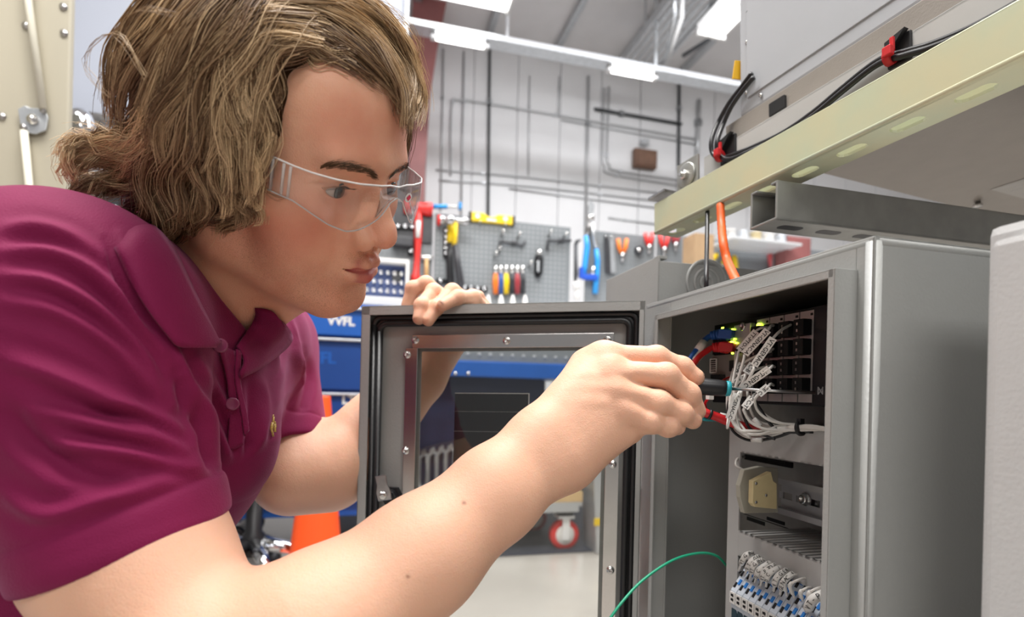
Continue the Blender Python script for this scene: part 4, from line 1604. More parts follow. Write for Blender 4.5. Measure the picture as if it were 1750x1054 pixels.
# clear window and its clamping strips
M_PANE = clear_material('clear_acrylic_pane', (.90, .91, .90), .035, .015, .5)
mb = MB()
dbox(mb, xl - .006, xr + .006, zb - .006, zt + .006, REC + .0004, REC + .0034)
mb.build('window_pane', M_PANE, door)


def strip_part(x0, x1, z0, z1, n=.0016, base=REC + .0040):
    m_ = MB()
    dbox(m_, x0, x1, z0, z1, base, base + n, .0004)
    return m_.build('clamping_strip', M_STEEL, door)


sx0, sz0 = dxz(700, 571); sx1, sz1 = dxz(1049, 591)
lx0, lz0 = dxz(688, 594); lx1, _ = dxz(706, 700)
rx0, _ = dxz(1033, 850); rx1, _ = dxz(1057, 850)
strip_part(sx0, sx1, sz1, sz0)
strip_part(lx0, lx1, zb - .02, lz0)
strip_part(rx0, rx1, zb - .02, lz0 + .002)
strip_part(sx0, sx1, zb - .02, zb - .005)


def screw(px, py, parent, off=REC + .0056, r=.0046):
    p = dp(px, py, off)
    m_ = MB().lathe(p, DN, [(r, 0), (r, .0006), (r * .88, .0009), (r * .66, .0010), (r * .66, .0026), (r * .56, .0032), (r * .34, .0033), (r * .30, .0020), (.0001, .0020)], 18)
    return m_.build('screw', M_BOLT, parent)


for (px, py) in ((710, 581), (866, 582), (1038, 581), (696, 606), (693, 770), (1047, 793), (1043, 974)):
    screw(px, py, door)
# the black notice stuck to the outer side of the pane, white hairline at its edge
bx0, bz1 = dxz(779, 671, -.02); bx1, bz0 = dxz(901, 860, -.02)
bl_ = MB()
dbox(bl_, bx0, bx1, bz0, bz1, REC - .0010, REC - .0002)
label_ = bl_.build('black_notice', M_BLACK, door)
label_['label'] = 'black rectangular notice on the clear window'
mb = MB()
dbox(mb, bx0, bx1, bz1 - .0008, bz1, REC - .0002, REC - .0001)
dbox(mb, bx1 - .0011, bx1, bz0, bz1, REC - .0002, REC - .0001)
for py in (703, 737):
    _, z_ = dxz(840, py, -.02)
    dbox(mb, bx0, bx1 - .001, z_ - .00018, z_, REC - .0002, REC - .0001)
mb.build('notice_rule', M_WHITE, door)
# quarter-turn latch
lc = dp(666, 846, REC + .004)
lever = MB()
pv = dp(657, 846, REC + .022); tp = dp(651, 812, REC + .022)
ax_l = (tp - pv).normalized(); sd = ax_l.cross(DN)
outl = [pv - sd * .0085 - ax_l * .006, pv - sd * .009 + ax_l * .004, pv - sd * .0065 + ax_l * .013, tp - sd * .0068, tp + sd * .0068, pv + sd * .0065 + ax_l * .013, pv + sd * .009 + ax_l * .004, pv + sd * .0085 - ax_l * .006]
lever.prism(outl, DN * .0022)
lat = lever.build('latch_cam', M_DARKSTEEL, door, .0007)
MB().lathe(pv + DN * .002, DN, [(.0052, 0), (.0052, .003), (.0044, .0038), (.002, .004), (.0001, .004)], 6, False).build('latch_bolt', M_BOLT, door)
nutp = dp(672, 848, REC)
MB().lathe(nutp, DN, [(.0135, 0), (.0135, .006), (.0095, .0062), (.0095, .013), (.0085, .015), (.0001, .015)], 6, False).build('latch_nut', M_BLACK, door)
MB().tube([pv - DN * .001, pv - DN * .02], .0045, 10).build('latch_shaft', M_DARKSTEEL, door)
# hinge knuckles on the cabinet corner
for zz in (ZT - .03, ZT - .30):
    MB().tube([cl(VF + .003, .004, zz) - cab_loc, cl(VF + .003, .004, zz - .055) - cab_loc], .0042, 12).build('hinge_barrel', M_GREY, cab)

# ---- things bolted inside: ducts
def inbox(mb, px0, py0, px1, py1, d, dep, bev=0.0, origin=None):
    a, b = cp(px0, py0, d), cp(px1, py1, d)
    v0, v1 = a.dot(RV), b.dot(RV)
    c = cl((v0 + v1) / 2, d + dep / 2, (a.z + b.z) / 2) - (origin or Vector((0, 0, 0)))
    mb.box(c, (dep, abs(v1 - v0), abs(a.z - b.z)), (RU, RV, RZ), bev)
    return mb


def duct(name_label, v0, v1, z0, z1, d, dep, slots=True, group=None):
    """wiring duct with an open slotted top, running along RV"""
    o = cl((v0 + v1) / 2, d + dep / 2, z0)
    e = empty('wiring_duct', name_label, 'duct', o, group=group)
    m_ = MB()
    q = lambda a0, a1, b0, b1, c0, c1: m_.box(cl((a0 + a1) / 2, (b0 + b1) / 2, (c0 + c1) / 2) - o, (abs(b1 - b0), abs(a1 - a0), abs(c1 - c0)), (RU, RV, RZ))
    q(v0, v1, d, d + .0016, z0, z1); q(v0, v1, d + dep - .0016, d + dep, z0, z1)
    m_.build('duct_cover', M_DUCT, e)
    n = int(abs(v1 - v0) / .0075)
    for side, zz in (('t', z1), ('b', z0)):
        for i in range(n):
            va = v0 + (v1 - v0) * (i + .18) / n; vb = v0 + (v1 - v0) * (i + .82) / n
            mm = MB()
            mm.box(cl((va + vb) / 2, d + dep / 2, zz + (-.0008 if side == 't' else .0008)) - o, (dep, abs(va - vb), .0016), (RU, RV, RZ))
            mm.build('duct_finger', M_DUCT, e)
    return e


vd_f = cp(1262, 905, .062).dot(RV); vd_n = VN + .008
z_a, z_b = cp(1262, 906, .062).z, cp(1262, 949, .062).z
duct('grey slotted wiring duct below the tan terminal', vd_f, vd_n, z_b, z_a, .062, .082, group=None)
z_a, z_b = cp(1262, 722, .062).z, cp(1262, 772, .062).z
duct('grey slotted wiring duct under the bundle of white wires', vd_f, vd_n, z_b, z_a, .062, .082)
o = cl(VF - .02, .1, ZB + .05)
vdu = empty('wiring_duct', 'upright grey wiring duct along the inner left side of the cabinet', 'duct', o)
m_ = MB()
va, vb = cp(1243, 900, .062).dot(RV), cp(1262, 900, .062).dot(RV)
m_.box(cl((va + vb) / 2, .0628, (ZB + .03 + cp(1250, 690, .062).z) / 2) - o, (.0016, abs(va - vb), cp(1250, 690, .062).z - ZB - .03), (RU, RV, RZ))
m_.build('duct_cover', M_DUCT, vdu)
m_ = MB()
for i in range(30):
    z_ = ZB + .035 + i * .0075
    for v_ in (va - .0008, vb + .0008):
        m_.box(cl(v_, .105, z_) - o, (.083, .0016, .005), (RU, RV, RZ))
f_ = m_.build('duct_fingers', M_DUCT, vdu); f_['kind'] = 'stuff'
# black vented mounting plates behind the tan terminal
for (p, lab) in (((1272, 776, 1352, 800), 'black slotted plate above the tan terminal'), ((1270, 878, 1345, 903), 'black slotted plate below the tan terminal')):
    a_, b_ = cp(p[0], p[1], .125), cp(p[2], p[3], .125)
    o = (a_ + b_) / 2
    e = empty('vent_plate', lab, 'plate', o)
    inbox(MB(), *p, .125, .003, .0006, o).build('plate', M_MATBLACK, e)
    m_ = MB()
    for k in (0, 1):
        xa = p[0] + 6 + k * 34
        inbox(m_, xa, p[1] + 10, xa + 30, p[1] + 14, .1242, .001, 0, o)
    m_.build('vent_slot', M_BLACK, e)

# DIN rail with slots
ra, rb = cp(1268, 828, .105), cp(1425, 858, .105)
vr0, vr1 = vd_f, VN + .012
zr = cp(1345, 850, .105).z
o = cl((vr0 + vr1) / 2, .12, zr)
rail = empty('mounting_rail', 'slotted zinc mounting rail holding the tan terminal', 'rail', o)
M_ZINC = mat('zinc_plate', (.66, .67, .70), .3, .55, noise=.06, nscale=50)
m_ = MB()
rb_ = lambda v0, v1, d0, d1, z0, z1: m_.box(cl((v0 + v1) / 2, (d0 + d1) / 2, zr + (z0 + z1) / 2) - o, (d1 - d0, abs(v1 - v0), z1 - z0), (RU, RV, RZ))
rb_(vr0, vr1, .103, .1045, .0125, .0175); rb_(vr0, vr1, .103, .1045, -.0175, -.0125)
rb_(vr0, vr1, .103, .112, .0118, .0130); rb_(vr0, vr1, .103, .112, -.0130, -.0118)
rb_(vr0, vr1, .111, .1125, -.0125, -.0032); rb_(vr0, vr1, .111, .1125, .0032, .0125)
n = int(abs(vr1 - vr0) / .0165)
for i in range(n + 1):
    v_ = vr0 + (vr1 - vr0) * i / n
    rb_(v_ - .0025, v_ + .0025, .111, .1125, -.0033, .0033)
m_.build('rail_profile', M_ZINC, rail)
sp = cp(1377, 853, .110)
m_ = MB().lathe(sp - o, -RU, [(.0062, 0), (.0062, .0012), (.005, .0014), (.005, .0040), (.0042, .005), (.0022, .0052), (.0020, .0035), (.0001, .0035)], 18)
m_.build('rail_screw', M_BOLT, rail)
MB().box(sp - o + RU * .020, (.030, .02, .022), (RU, RV, RZ)).build('standoff', M_DARKSTEEL, rail)

# tan terminal on the rail (two slices: grey and tan)
M_TAN = mat('tan_polyamide', (.66, .54, .30), .5, noise=.05, nscale=80)
M_TGREY = mat('grey_polyamide', (.46, .44, .37), .5)
tb_o = cp(1300, 840, .09)
tb = empty('rail_terminal', 'tan and grey terminal block clipped on the zinc rail', 'terminal', tb_o)
# outline in (d, z) seen on the near face
def slice_(name, m__, outline, px, thick, bev=.0006):
    # outline: pixel points traced on the plane of constant RV at that pixel column
    v0 = cp(px, 840, .05).dot(RV)
    P_ = [on_plane(x, y, RV * v0 + Vector((0, 0, H)), RV) - tb_o for x, y in outline]
    return MB().prism(P_, RV * thick).build(name, m__, tb, bev)


so = slice_('terminal_body', M_TGREY, [(1272, 803), (1300, 797), (1330, 800), (1330, 876), (1272, 877), (1265, 850), (1264, 830)], 1276, .006)
so = slice_('terminal_cover', M_TAN, [(1287, 822), (1318, 806), (1322, 822), (1328, 826), (1328, 870), (1290, 866), (1286, 860)], 1300, .006)
for (px, py) in ((1292, 826), (1292, 858), (1309, 846)):
    v0 = cp(1300, 840, .05).dot(RV)
    p_ = on_plane(px, py, RV * (v0 - .0002) + Vector((0, 0, H)), RV) - tb_o
    MB().lathe(p_, -RV, [(.0012, 0), (.0012, .0006), (.0001, .0006)], 10).build('terminal_screw', M_DARKSTEEL, so)
# white loop of wire
wl = spline([cp(1270, 803, .06), cp(1258, 795, .055), cp(1260, 784, .06), cp(1272, 780, .075)], 6)
c_ = sum(wl, Vector()) / len(wl)
w_ = empty('short_wire', 'short white wire looped beside the tan terminal', 'wire', wl[0])
MB().tube([p - wl[0] for p in wl], .0012, 8).build('wire', M_WIREW, w_)

# ---- blue and white terminals on the lower rail
M_TWHITE = mat('white_polyamide', (.66, .72, .80), .45)
NT = 13
t0, t1 = cp(1249, 985, .045), cp(1412, 1050, .045)
vt0 = t0.dot(RV)
pitch = abs(t1.dot(RV) - vt0) / NT
zt0 = t0.z


def make_terminal():
    r = empty('terminal_block', 'white terminal with blue levers in the lower row', 'terminal', (0, 0, 0), group='blue and white terminals on the lower rail')
    # profile in (depth, z): sloped front
    prof = [(.000, -.020), (.000, -.008), (.022, .022), (.055, .022), (.055, -.05), (.006, -.05)]
    m1 = MB().prism([RU * a + RZ * b - RV * (pitch * .04) for a, b in prof], -RV * pitch * .92)
    m1.build('terminal_body', M_TWHITE, r, .0004)
    sl = (RU * .022 + RZ * .030).normalized(); nn = (-RU * .030 + RZ * .022).normalized()
    for k in range(3):
        for j, m__ in ((0, M_BLACK), (1, M_LEVER)):
            c = RZ * -.008 + sl * (.006 + k * .0125 + (.004 if j else 0)) - RV * (pitch * (.30 + .42 * j))
            MB().box(c + nn * (.0002 if j == 0 else .0006), (.0055, pitch * .30, .0012 if j else .0006), (sl, RV, nn)).build('lever' if j else 'wire_hole', m__, r)
    MB().box(RU * -.0006 + RZ * -.0145 - RV * pitch * .5, (.0014, pitch * .86, .0105), (RU, RV, RZ)).build('marker_tag', M_WHITE, r)
    m2 = MB()
    for k in range(2):
        m2.box(RU * -.0014 + RZ * (-.012 - k * .0042) - RV * pitch * .5, (.0003, pitch * .42, .0022), (RU, RV, RZ))
        m2.box(RU * -.0014 + RZ * (-.012 - k * .0042) - RV * pitch * .62, (.0004, pitch * .06, .003), (RU, RV, RZ))
    m2.build('marker_print', M_INK, r)
    MB().box(RU * .004 + RZ * -.034 - RV * pitch * .5, (.006, pitch * .9, .024), (RU, RV, RZ), .0008).build('terminal_foot', mat_dark_terminal, r)
    return r


mat_dark_terminal = mat('dark_slate_polyamide', (.03, .06, .08), .5)


def copy_tree(o, parent=None):
    c = o.copy(); COL.objects.link(c)
    c.parent = parent
    for ch in list(o.children): copy_tree(ch, c)
    return c


ORD = ['first', 'second', 'third', 'fourth', 'fifth', 'sixth', 'seventh', 'eighth', 'ninth', 'tenth', 'eleventh', 'twelfth', 'thirteenth']
term = make_terminal()
TERMS = []
for i in range(NT):
    r = term if i == 0 else copy_tree(term)
    r.location = cl(vt0 - pitch * i, .045, zt0 - .004)
    r['label'] = ORD[i] + ' blue and white terminal from the left of the lower row'
    TERMS.append(r)
rail2 = empty('mounting_rail', 'lower zinc rail behind the blue and white terminals', 'rail', cl((vt0 + VN) / 2, .105, zt0 - .02))
MB().box((0, 0, 0), (.006, abs(vt0 - VN) - .01, .034), (RU, RV, RZ)).build('rail_profile', M_ZINC, rail2)
MB().box(RU * .022, (.04, .03, .02), (RU, RV, RZ)).build('standoff', M_DARKSTEEL, rail2)

# text helper: letters as thin solids on a surface
def text_on(s, p, xdir, ydir, size, m__, parent, depth=.0002, name='lettering', align='CENTER', origin=None, bold=0.0):
    cu = bpy.data.curves.new(name, 'FONT')
    cu.body = s
    cu.size = size
    cu.align_x = align
    cu.align_y = 'CENTER'
    cu.extrude = depth
    cu.offset = bold
    cu.resolution_u = 2
    o_ = bpy.data.objects.new(name, cu)
    COL.objects.link(o_)
    dg = bpy.context.evaluated_depsgraph_get()
    me = bpy.data.meshes.new_from_object(o_.evaluated_get(dg))
    bpy.data.objects.remove(o_)
    bpy.data.curves.remove(cu)
    me.materials.clear(); me.materials.append(m__)
    x = Vector(xdir).normalized(); z = x.cross(Vector(ydir)).normalized(); y = z.cross(x)
    Mx = Matrix((( x.x, y.x, z.x, 0), (x.y, y.y, z.y, 0), (x.z, y.z, z.z, 0), (0, 0, 0, 1)))
    me.transform(Matrix.Translation(Vector(p)) @ Mx)
    ob = bpy.data.objects.new(name, me)
    return link(ob, parent)


# labelled wires bowed over the lower terminals
LW = [(1262, 975, 1272, 948, 1288, 946), (1272, 983, 1282, 958, 1298, 952), (1281, 990, 1288, 963, 1305, 957), (1290, 995, 1296, 972, 1318, 962), (1299, 1002, 1306, 975, 1326, 966), (1309, 1002, 1313, 978, 1336, 970), (1322, 1010, 1326, 985, 1346, 974), (1333, 1016, 1338, 992, 1356, 980), (1345, 1018, 1340, 990, 1362, 982), (1358, 1022, 1350, 996, 1376, 988), (1372, 1026, 1368, 1008, 1386, 1004), (1384, 1030, 1382, 1010, 1405, 1004), (1378, 1046, 1388, 1022, 1415, 1014)]
for i, (xa, ya, xb, yb, xc, yc) in enumerate(LW):
    pts = spline([cp(xa, ya, .052), cp(xb, yb + 4, .046), cp((xb + xc) / 2 + 1, (yb + yc) / 2 - 1, .050), cp(xc, yc, .062), cp(xc + 10, yc + 3, .080)], 6)
    o0 = pts[0]
    w_ = empty('labelled_wire', ORD[i] + ' white wire from the left, bowed over the lower terminals', 'wire', o0, group='white labelled wires over the lower terminals')
    MB().tube([p - o0 for p in pts], .0011, 8).build('wire', M_WIREW if i != 12 else M_WIREW, w_)
    r_ = .0026 if i < 8 else (.0016 if i < 12 else .0038)
    sl_ = MB().tube([p - o0 for p in (pts[3:17] if i < 8 else pts[2:9] if i < 12 else pts[2:18])], r_, 10).build('wire_sleeve', M_WHITE, w_)
    if i < 8 or i == 12:
        s_ = ('VT-GENAC', 'VT-GEN', 'VT-GEN-C', 'DC-T', 'VT-PTO-D', 'DC-1', 'VT-GEN', 'GENAC-B', '', '', '', '', 'VT-PTO')[i]
        for k, ch in enumerate(s_):
            j = 4 + int(k * 12 / max(1, len(s_)))
            tdir = (pts[min(j + 1, len(pts) - 1)] - pts[j - 1]).normalized()
            toc = (Vector((0, 0, H)) - pts[j]).normalized()
            toc = (toc - tdir * toc.dot(tdir)).normalized()
            text_on(ch, pts[j] - o0 + toc * (r_ + .0001), tdir, toc.cross(tdir), .0046 if i < 8 else .006, M_INK, sl_, .00005)

# ---- controller with its four connector modules
CD = .061
ctl_o = cp(1310, 620, CD)
ctl = empty('controller', 'black rack controller with four connector modules inside the cabinet', 'controller', ctl_o)


def fbox(mb, px0, py0, px1, py1, d, dep, bev=0.0):
    """a box whose front is seen between two pixel corners on plane d, size by the first corner's column"""
    return inbox(mb, px0, py0, px1, py1, d, dep, bev, ctl_o)


# heights on the controller front
v_l, v_r = cp(1215, 600, CD).dot(RV), cp(1414, 600, CD).dot(RV)
z_t = (cp(1216, 556, CD).z + cp(1392, 534, CD).z) / 2
z_bm = (cp(1300, 685, CD).z + cp(1392, 688, CD).z) / 2
M_CTL = mat('black_anodised_case', (.018, .018, .022), .4, .3)


def vb(mb, v0, v1, z0, z1, d0, d1, bev=0.0):
    mb.box(cl((v0 + v1) / 2, (d0 + d1) / 2, (z0 + z1) / 2) - ctl_o, (d1 - d0, abs(v1 - v0), abs(z1 - z0)), (RU, RV, RZ), bev)
    return mb


vcol = lambda px: cp(px, 610, CD).dot(RV)
vb(MB(), v_l + .001, v_r, z_bm - .003, z_t + .003, CD + .004, CD + .085, .001).build('chassis', M_CTL, ctl)
cols = [1291, 1313.5, 1338, 1364.5, 1390]
for i in range(4):
    a, b = vcol(cols[i]) - .0006, vcol(cols[i + 1]) + .0006
    md_ = vb(MB(), a, b, z_bm, z_t, CD, CD + .005, .0004).build('connector_module', M_SILVER, ctl)
    hh = (z_t - z_bm)
    for k in range(4):
        zc = z_t - hh * (.185 + .212 * k)
        cn = vb(MB(), a - (a - b) * .16, b + (a - b) * .10, zc - hh * .088, zc + hh * .088, CD - .009, CD, .0008)
        wv = abs(a - b)
        cn = cn.build('connector', M_MATBLACK, md_)
        for q in (-1, 1):
            vb(MB(), (a + b) / 2 - wv * .04, (a + b) / 2 + wv * .06, zc + q * hh * .035 - .0011, zc + q * hh * .035 + .0011, CD - .0096, CD - .009).build('screw_head', M_DARKSTEEL, md_)
    vb(MB(), a - wv * .80, b + wv * .05, z_t - hh * .045 - .001, z_t - hh * .045 + .001, CD - .0005, CD).build('module_print', M_INK, md_)
    if i == 0:
        MB().lathe(cp(1297, 556, CD - .001) - ctl_o, -RU, [(.0024, 0), (.0022, .001), (.0001, .0016)], 12).build('status_light', M_LED, md_)
# end cap with its mark
ec = vb(MB(), vcol(1392), v_r - .004, z_bm - .002, z_t + .002, CD - .002, CD + .06, .001).build('end_cap', M_CTL, ctl)
M_GMARK = mat('grey_print', (.35, .35, .37), .5)
text_on('N', cp(1402, 668, CD - .0023) - ctl_o, -RV, RZ, .0085, M_GMARK, ec, .0001, bold=.0002)
MB().tube([cp(1398, 674, CD - .0024) - ctl_o, cp(1407, 661, CD - .0024) - ctl_o], .0004, 6).build('emblem_stroke', M_GMARK, ec)
# processor section
vb(MB(), vcol(1256), vcol(1284), z_t - .026, z_t - .002, CD - .002, CD + .004, .0008).build('processor_plate', M_SILVER, ctl)
sp_ = cp(1270, 558, CD - .002) - ctl_o
MB().lathe(sp_, -RU, [(.004, 0), (.004, .0012), (.0026, .0022), (.0022, .0012), (.0001, .0012)], 14).build('plate_screw', M_BOLT, ctl)
M_BRONZE = mat('taupe_faceplate', (.30, .27, .25), .45, .3)
pp = vb(MB(), vcol(1216), vcol(1290), z_bm + .004, z_t - .030, CD + .0005, CD + .004, .0006).build('port_plate', M_BRONZE, ctl)
vb(MB(), vcol(1216), vcol(1255), z_t - .029, z_t - .003, CD + .001, CD + .004, .0006).build('socket_plate', M_BLACK, ctl)
fbox(MB(), 1213, 613, 1224, 637, CD - .0012, .001).build('rating_label', M_WHITE, pp)
m_ = MB()
for k in range(6): fbox(m_, 1214.5, 615 + k * 3.6, 1222.5, 616.6 + k * 3.6, CD - .0016, .0004)
m_.build('rating_print', M_INK, pp)
fbox(MB(), 1214, 640, 1230, 662, CD - .006, .008, .0008).build('power_socket', M_BLACK, pp)
fbox(MB(), 1246, 616, 1254, 634, CD - .001, .003, .0005).build('usb_socket', M_BLACK, pp)
for (px, py, s_) in ((1235, 561, .0030), (1252, 563, .0024), (1254, 579, .0020), (1251, 585, .0040), (1252, 603, .0026), (1258, 586, .0018)):
    c_ = cp(px, py, CD - .003) - ctl_o
    MB().box(c_, (.0012, s_, s_ * .8), (RU, RV, RZ), .0003).build('status_light', M_LED, ctl)


# network plugs
def cable(name, label, cat, pts, r, m__, n=8, group=None, seg=8, base=None):
    P_ = spline(pts, seg)
    o_ = P_[0] if base is None else Vector(base)
    e_ = empty(name, label, cat, o_, group=group)
    return e_, P_, o_, MB().tube([p - o_ for p in P_], r, n)


for (m__, col_, pts, sleeve) in (
        (M_BLUE, 'blue', [(1253, 572, CD - .004), (1236, 571, .052), (1215, 574, .045), (1203, 583, .038), (1192, 596, .030), (1176, 618, .018)], [(1203, 585, .0375), (1193, 599, .0295)]),
        (M_RED, 'red', [(1254, 594, CD - .004), (1236, 593, .051), (1218, 594, .043), (1207, 600, .036), (1194, 610, .028), (1180, 630, .016)], [(1199, 602, .0335), (1184, 618, .0235)])):
    P_ = [cp(*p) for p in pts]
    e_, C_, o_, tb_ = cable('network_cable', col_ + ' network cable with a ribbed boot plugged into the controller', 'cable', P_, .0030, m__, 10)
    tb_.build('cable', m__, e_)
    pl_ = MB()
    a_, b_ = P_[0] - o_, P_[1] - o_
    d_ = (b_ - a_).normalized(); up_ = (RZ - d_ * RZ.dot(d_)).normalized(); sd_ = d_.cross(up_)
    pl_.box(a_ + d_ * .006, (.014, .0125, .0095), (d_, sd_, up_), .001)
    plug_ = pl_.build('plug', m__, e_)
    bt_ = MB()
    L_ = len(C_) // 2
    for k in range(6):
        t_ = .55 + k * .42
        i_ = int(t_ * 8) // 1
        i_ = min(max(5 + k * 2, 1), len(C_) - 2)
        p_ = C_[i_] - o_; dd = (C_[i_ + 1] - C_[i_ - 1]).normalized()
        bt_.tube([p_ - dd * .0011, p_ + dd * .0011], .0064 - k * .00035, 12)
    bt_.build('ribbed_boot', m__, plug_)
    s0, s1 = [cp(*p) - o_ for p in sleeve]
    MB().tube([s0, s1], .0046, 12).build('white_sleeve', M_WHITE, e_)

# bundle of white signal wires with printed flags
FLAGS = [  # start, end (pixels), width px, depth, text
    ((1264, 598), (1293, 565), 11, .036, 'TT-PTO-T'), ((1274, 604), (1313, 563), 12, .030, 'VT-GENAC-A'), ((1289, 624), (1322, 577), 12.5, .024, 'VT-GENAC'),
    ((1257, 640), (1268, 622), 12, .034, 'C-A'), ((1274, 638), (1286, 622), 12, .030, 'C-B'), ((1249, 661), (1268, 643), 10, .026, 'AC-B'),
    ((1269, 662), (1316, 629), 12.5, .020, 'VT-GEN C'), ((1296, 674), (1313, 660), 12, .020, 'GE C'), ((1272, 697), (1286, 679), 12.5, .016, 'DC-T'),
    ((1247, 716), (1261, 673), 14, .012, 'T-GENAC-C')]
plugs = [(1316, 560), (1322, 556), (1351, 555), (1318, 600), (1322, 596), (1320, 624), (1324, 627), (1322, 658), (1300, 664), (1290, 650)]
for i, (a, b, w, d, s_) in enumerate(FLAGS):
    d -= .008; A_, B_ = cp(*a, d), cp(*b, d + .006)
    tail = [cp(a[0] - 4, a[1] + 14, d - .002), cp(1247 + 3 * (i % 4), 690 + 3 * (i % 3), .014 + .002 * i), cp(1256 + 3 * (i % 5), 728 + 2 * (i % 4), .016 + .002 * i), cp(1283 + 4 * (i % 4), 742 - 3 * (i % 3), .026), cp(1330, 738 - 2 * (i % 4), .040), cp(1375, 731 - (i % 5), .048), cp(1418, 736 - (i % 5), .058)]
    if i in (8,): tail = [cp(1272, 704, d), cp(1284, 722, .016), cp(1310, 733, .026), cp(1350, 735, .042), cp(1405, 734, .055)]
    if i in (7,): tail = [cp(1290, 684, d), cp(1296, 703, .020), cp(1318, 719, .03), cp(1355, 726, .046), cp(1400, 730, .055)]
    head_ = [cp(*plugs[i], CD - .010), cp((plugs[i][0] + b[0]) / 2, (plugs[i][1] + b[1]) / 2 - 3, (CD - .01 + d) / 2)]
    e_, P_, o_, tb_ = cable('signal_wire', 'white wire in the cabinet, its flag printed ' + s_, 'wire', head_ + [B_, (A_ + B_) / 2, A_] + tail, .00115, M_WIREW, 8, 'white flagged signal wires in the cabinet')
    tb_.build('wire', M_WIREW, e_)
    x_ = (A_ - B_).normalized()
    toc = (Vector((0, 0, H)) - A_).normalized()
    toc = (toc - x_ * toc.dot(x_)).normalized()
    y_ = toc.cross(x_)
    ww = w / F * A_.y * 1.02
    fl = MB().box((A_ + B_) / 2 - o_ + toc * .0016, ((A_ - B_).length, ww, .0006), (x_, y_, toc)).build('printed_flag', M_WHITE, e_)
    size = min(ww * .80, (A_ - B_).length / max(1, len(s_)) * 1.62)
    text_on(s_, (A_ + B_) / 2 - o_ + toc * .00195, x_, y_, size, M_INK, fl, .00005, bold=.00008)
# extra unflagged white and black wires of the loom
for i, (pts, m__, r_) in enumerate([
        ([(1283, 622, .018), (1283, 645, .014), (1287, 672, .016), (1298, 700, .022), (1330, 722, .034), (1370, 726, .046)], M_WIREW, .0014),
        ([(1254, 630, .03), (1246, 660, .02), (1243, 690, .016), (1249, 722, .018), (1262, 742, .024), (1300, 748, .034), (1340, 740, .042), (1400, 734, .056)], M_WIREW, .0014),
        ([(1258, 600, .036), (1256, 640, .03), (1262, 680, .022), (1268, 716, .022), (1290, 735, .03), (1340, 733, .044)], M_WIREW, .0013),
        ([(1266, 620, .03), (1264, 660, .024), (1272, 700, .022), (1290, 722, .028), (1330, 732, .04)], M_WIREW, .0013),
        ([(1276, 650, .024), (1280, 690, .018), (1292, 716, .026), (1320, 727, .036), (1380, 731, .05)], M_WIREW, .0013)]):
    e_, P_, o_, tb_ = cable('signal_wire', ('plain white wire hanging in front of the right-hand connectors', 'outermost plain white wire round the lower left of the loom', 'plain white wire rising behind the topmost flags', 'plain white wire rising under the second flag', 'plain white wire bending in the middle of the loom')[i], 'wire', [cp(p[0], p[1], p[2] + .012) for p in pts], r_, m__, 8, 'plain white wires of the loom')
    tb_.build('wire', m__, e_)
for i, (pts, m__, r_) in enumerate([
        ([(1284, 640, .024), (1289, 678, .020), (1300, 700, .026), (1330, 735, .040), (1390, 738, .056)], M_WIREK, .0013),
        ([(1250, 668, .030), (1244, 700, .024), (1252, 735, .028), (1280, 752, .036), (1322, 748, .044), (1360, 735, .05)], M_WIREK, .0013),
        ([(1262, 640, .034), (1268, 690, .026), (1280, 730, .030), (1310, 745, .04), (1325, 750, .044)], M_WIREK, .0013)]):
    e_, P_, o_, tb_ = cable('signal_wire', ('thin black wire crossing in front of the loom to the cabinet edge', 'outermost thin black wire round the bottom of the loom', 'thin black wire ending under the middle of the loom')[i], 'wire', [cp(*p) for p in pts], r_, m__, 8, 'thin black wires of the loom')
    tb_.build('wire', m__, e_)
for k, p in enumerate(((1268, 738, .022, 1282, 744), (1285, 751, .034, 1302, 752), (1310, 736, .034, 1326, 732), (1288, 716, .024, 1300, 727))):
    a_, b_ = cp(p[0], p[1], p[2]), cp(p[3], p[4], p[2] + .003)
    e_ = empty('wire_marker', ('white sleeve on the lowest bend of the loom', 'white sleeve under the loom', 'white printed sleeve near the tied end of the loom', 'white sleeve in the middle of the loom')[k], 'marker', a_)
    MB().tube([Vector((0, 0, 0)), b_ - a_], .0022, 10).build('sleeve', M_WHITE, e_)
e_ = empty('cable_tie', 'black tie round the loom by the cabinet edge', 'tie', cp(1368, 732, .048))
MB().lathe(Vector((0, 0, 0)), cp(1378, 731, .049) - cp(1368, 732, .048), [(.0055, -.001), (.0062, -.001), (.0062, .001), (.0055, .001)], 16).build('tie_band', M_BLACK, e_)
MB().box(RZ * .006, (.004, .004, .004), (RU, RV, RZ)).build('tie_head', M_BLACK, e_)
# red power leads
e_, P_, o_, tb_ = cable('power_lead', 'thick red lead below the screwdriver', 'cable', [cp(1176, 690, -.006), cp(1200, 703, .0), cp(1225, 712, .012), (cp(1250, 722, .024)), cp(1300, 738, .042)], .0040, M_RED, 10)
tb_.build('lead', M_RED, e_)
i_ = 12
MB().lathe(P_[i_] - o_, P_[i_ + 1] - P_[i_], [(.0038, -.0012), (.0050, -.0012), (.0050, .0012), (.0038, .0012)], 14).build('lead_tie', M_BLACK, e_)
e_, P_, o_, tb_ = cable('power_lead', 'teal lead under the thick red lead', 'cable', [cp(1180, 702, -.006), cp(1200, 714, .002), cp(1214, 716, .012), cp(1230, 716, .03)], .0022, M_TEAL, 8)
tb_.build('lead', M_TEAL, e_)
e_, P_, o_, tb_ = cable('power_lead', 'thin red wire looping up to a white ferrule', 'wire', [cp(1213, 677, .006), cp(1205, 690, .006), cp(1210, 702, .010), cp(1226, 708, .018), cp(1244, 712, .026)], .0012, M_RED, 8)
tb_.build('lead', M_RED, e_)
MB().box(P_[0] - o_, (.005, .0055, .006), (RU, RV, RZ), .0005).build('ferrule', M_WHITE, e_)
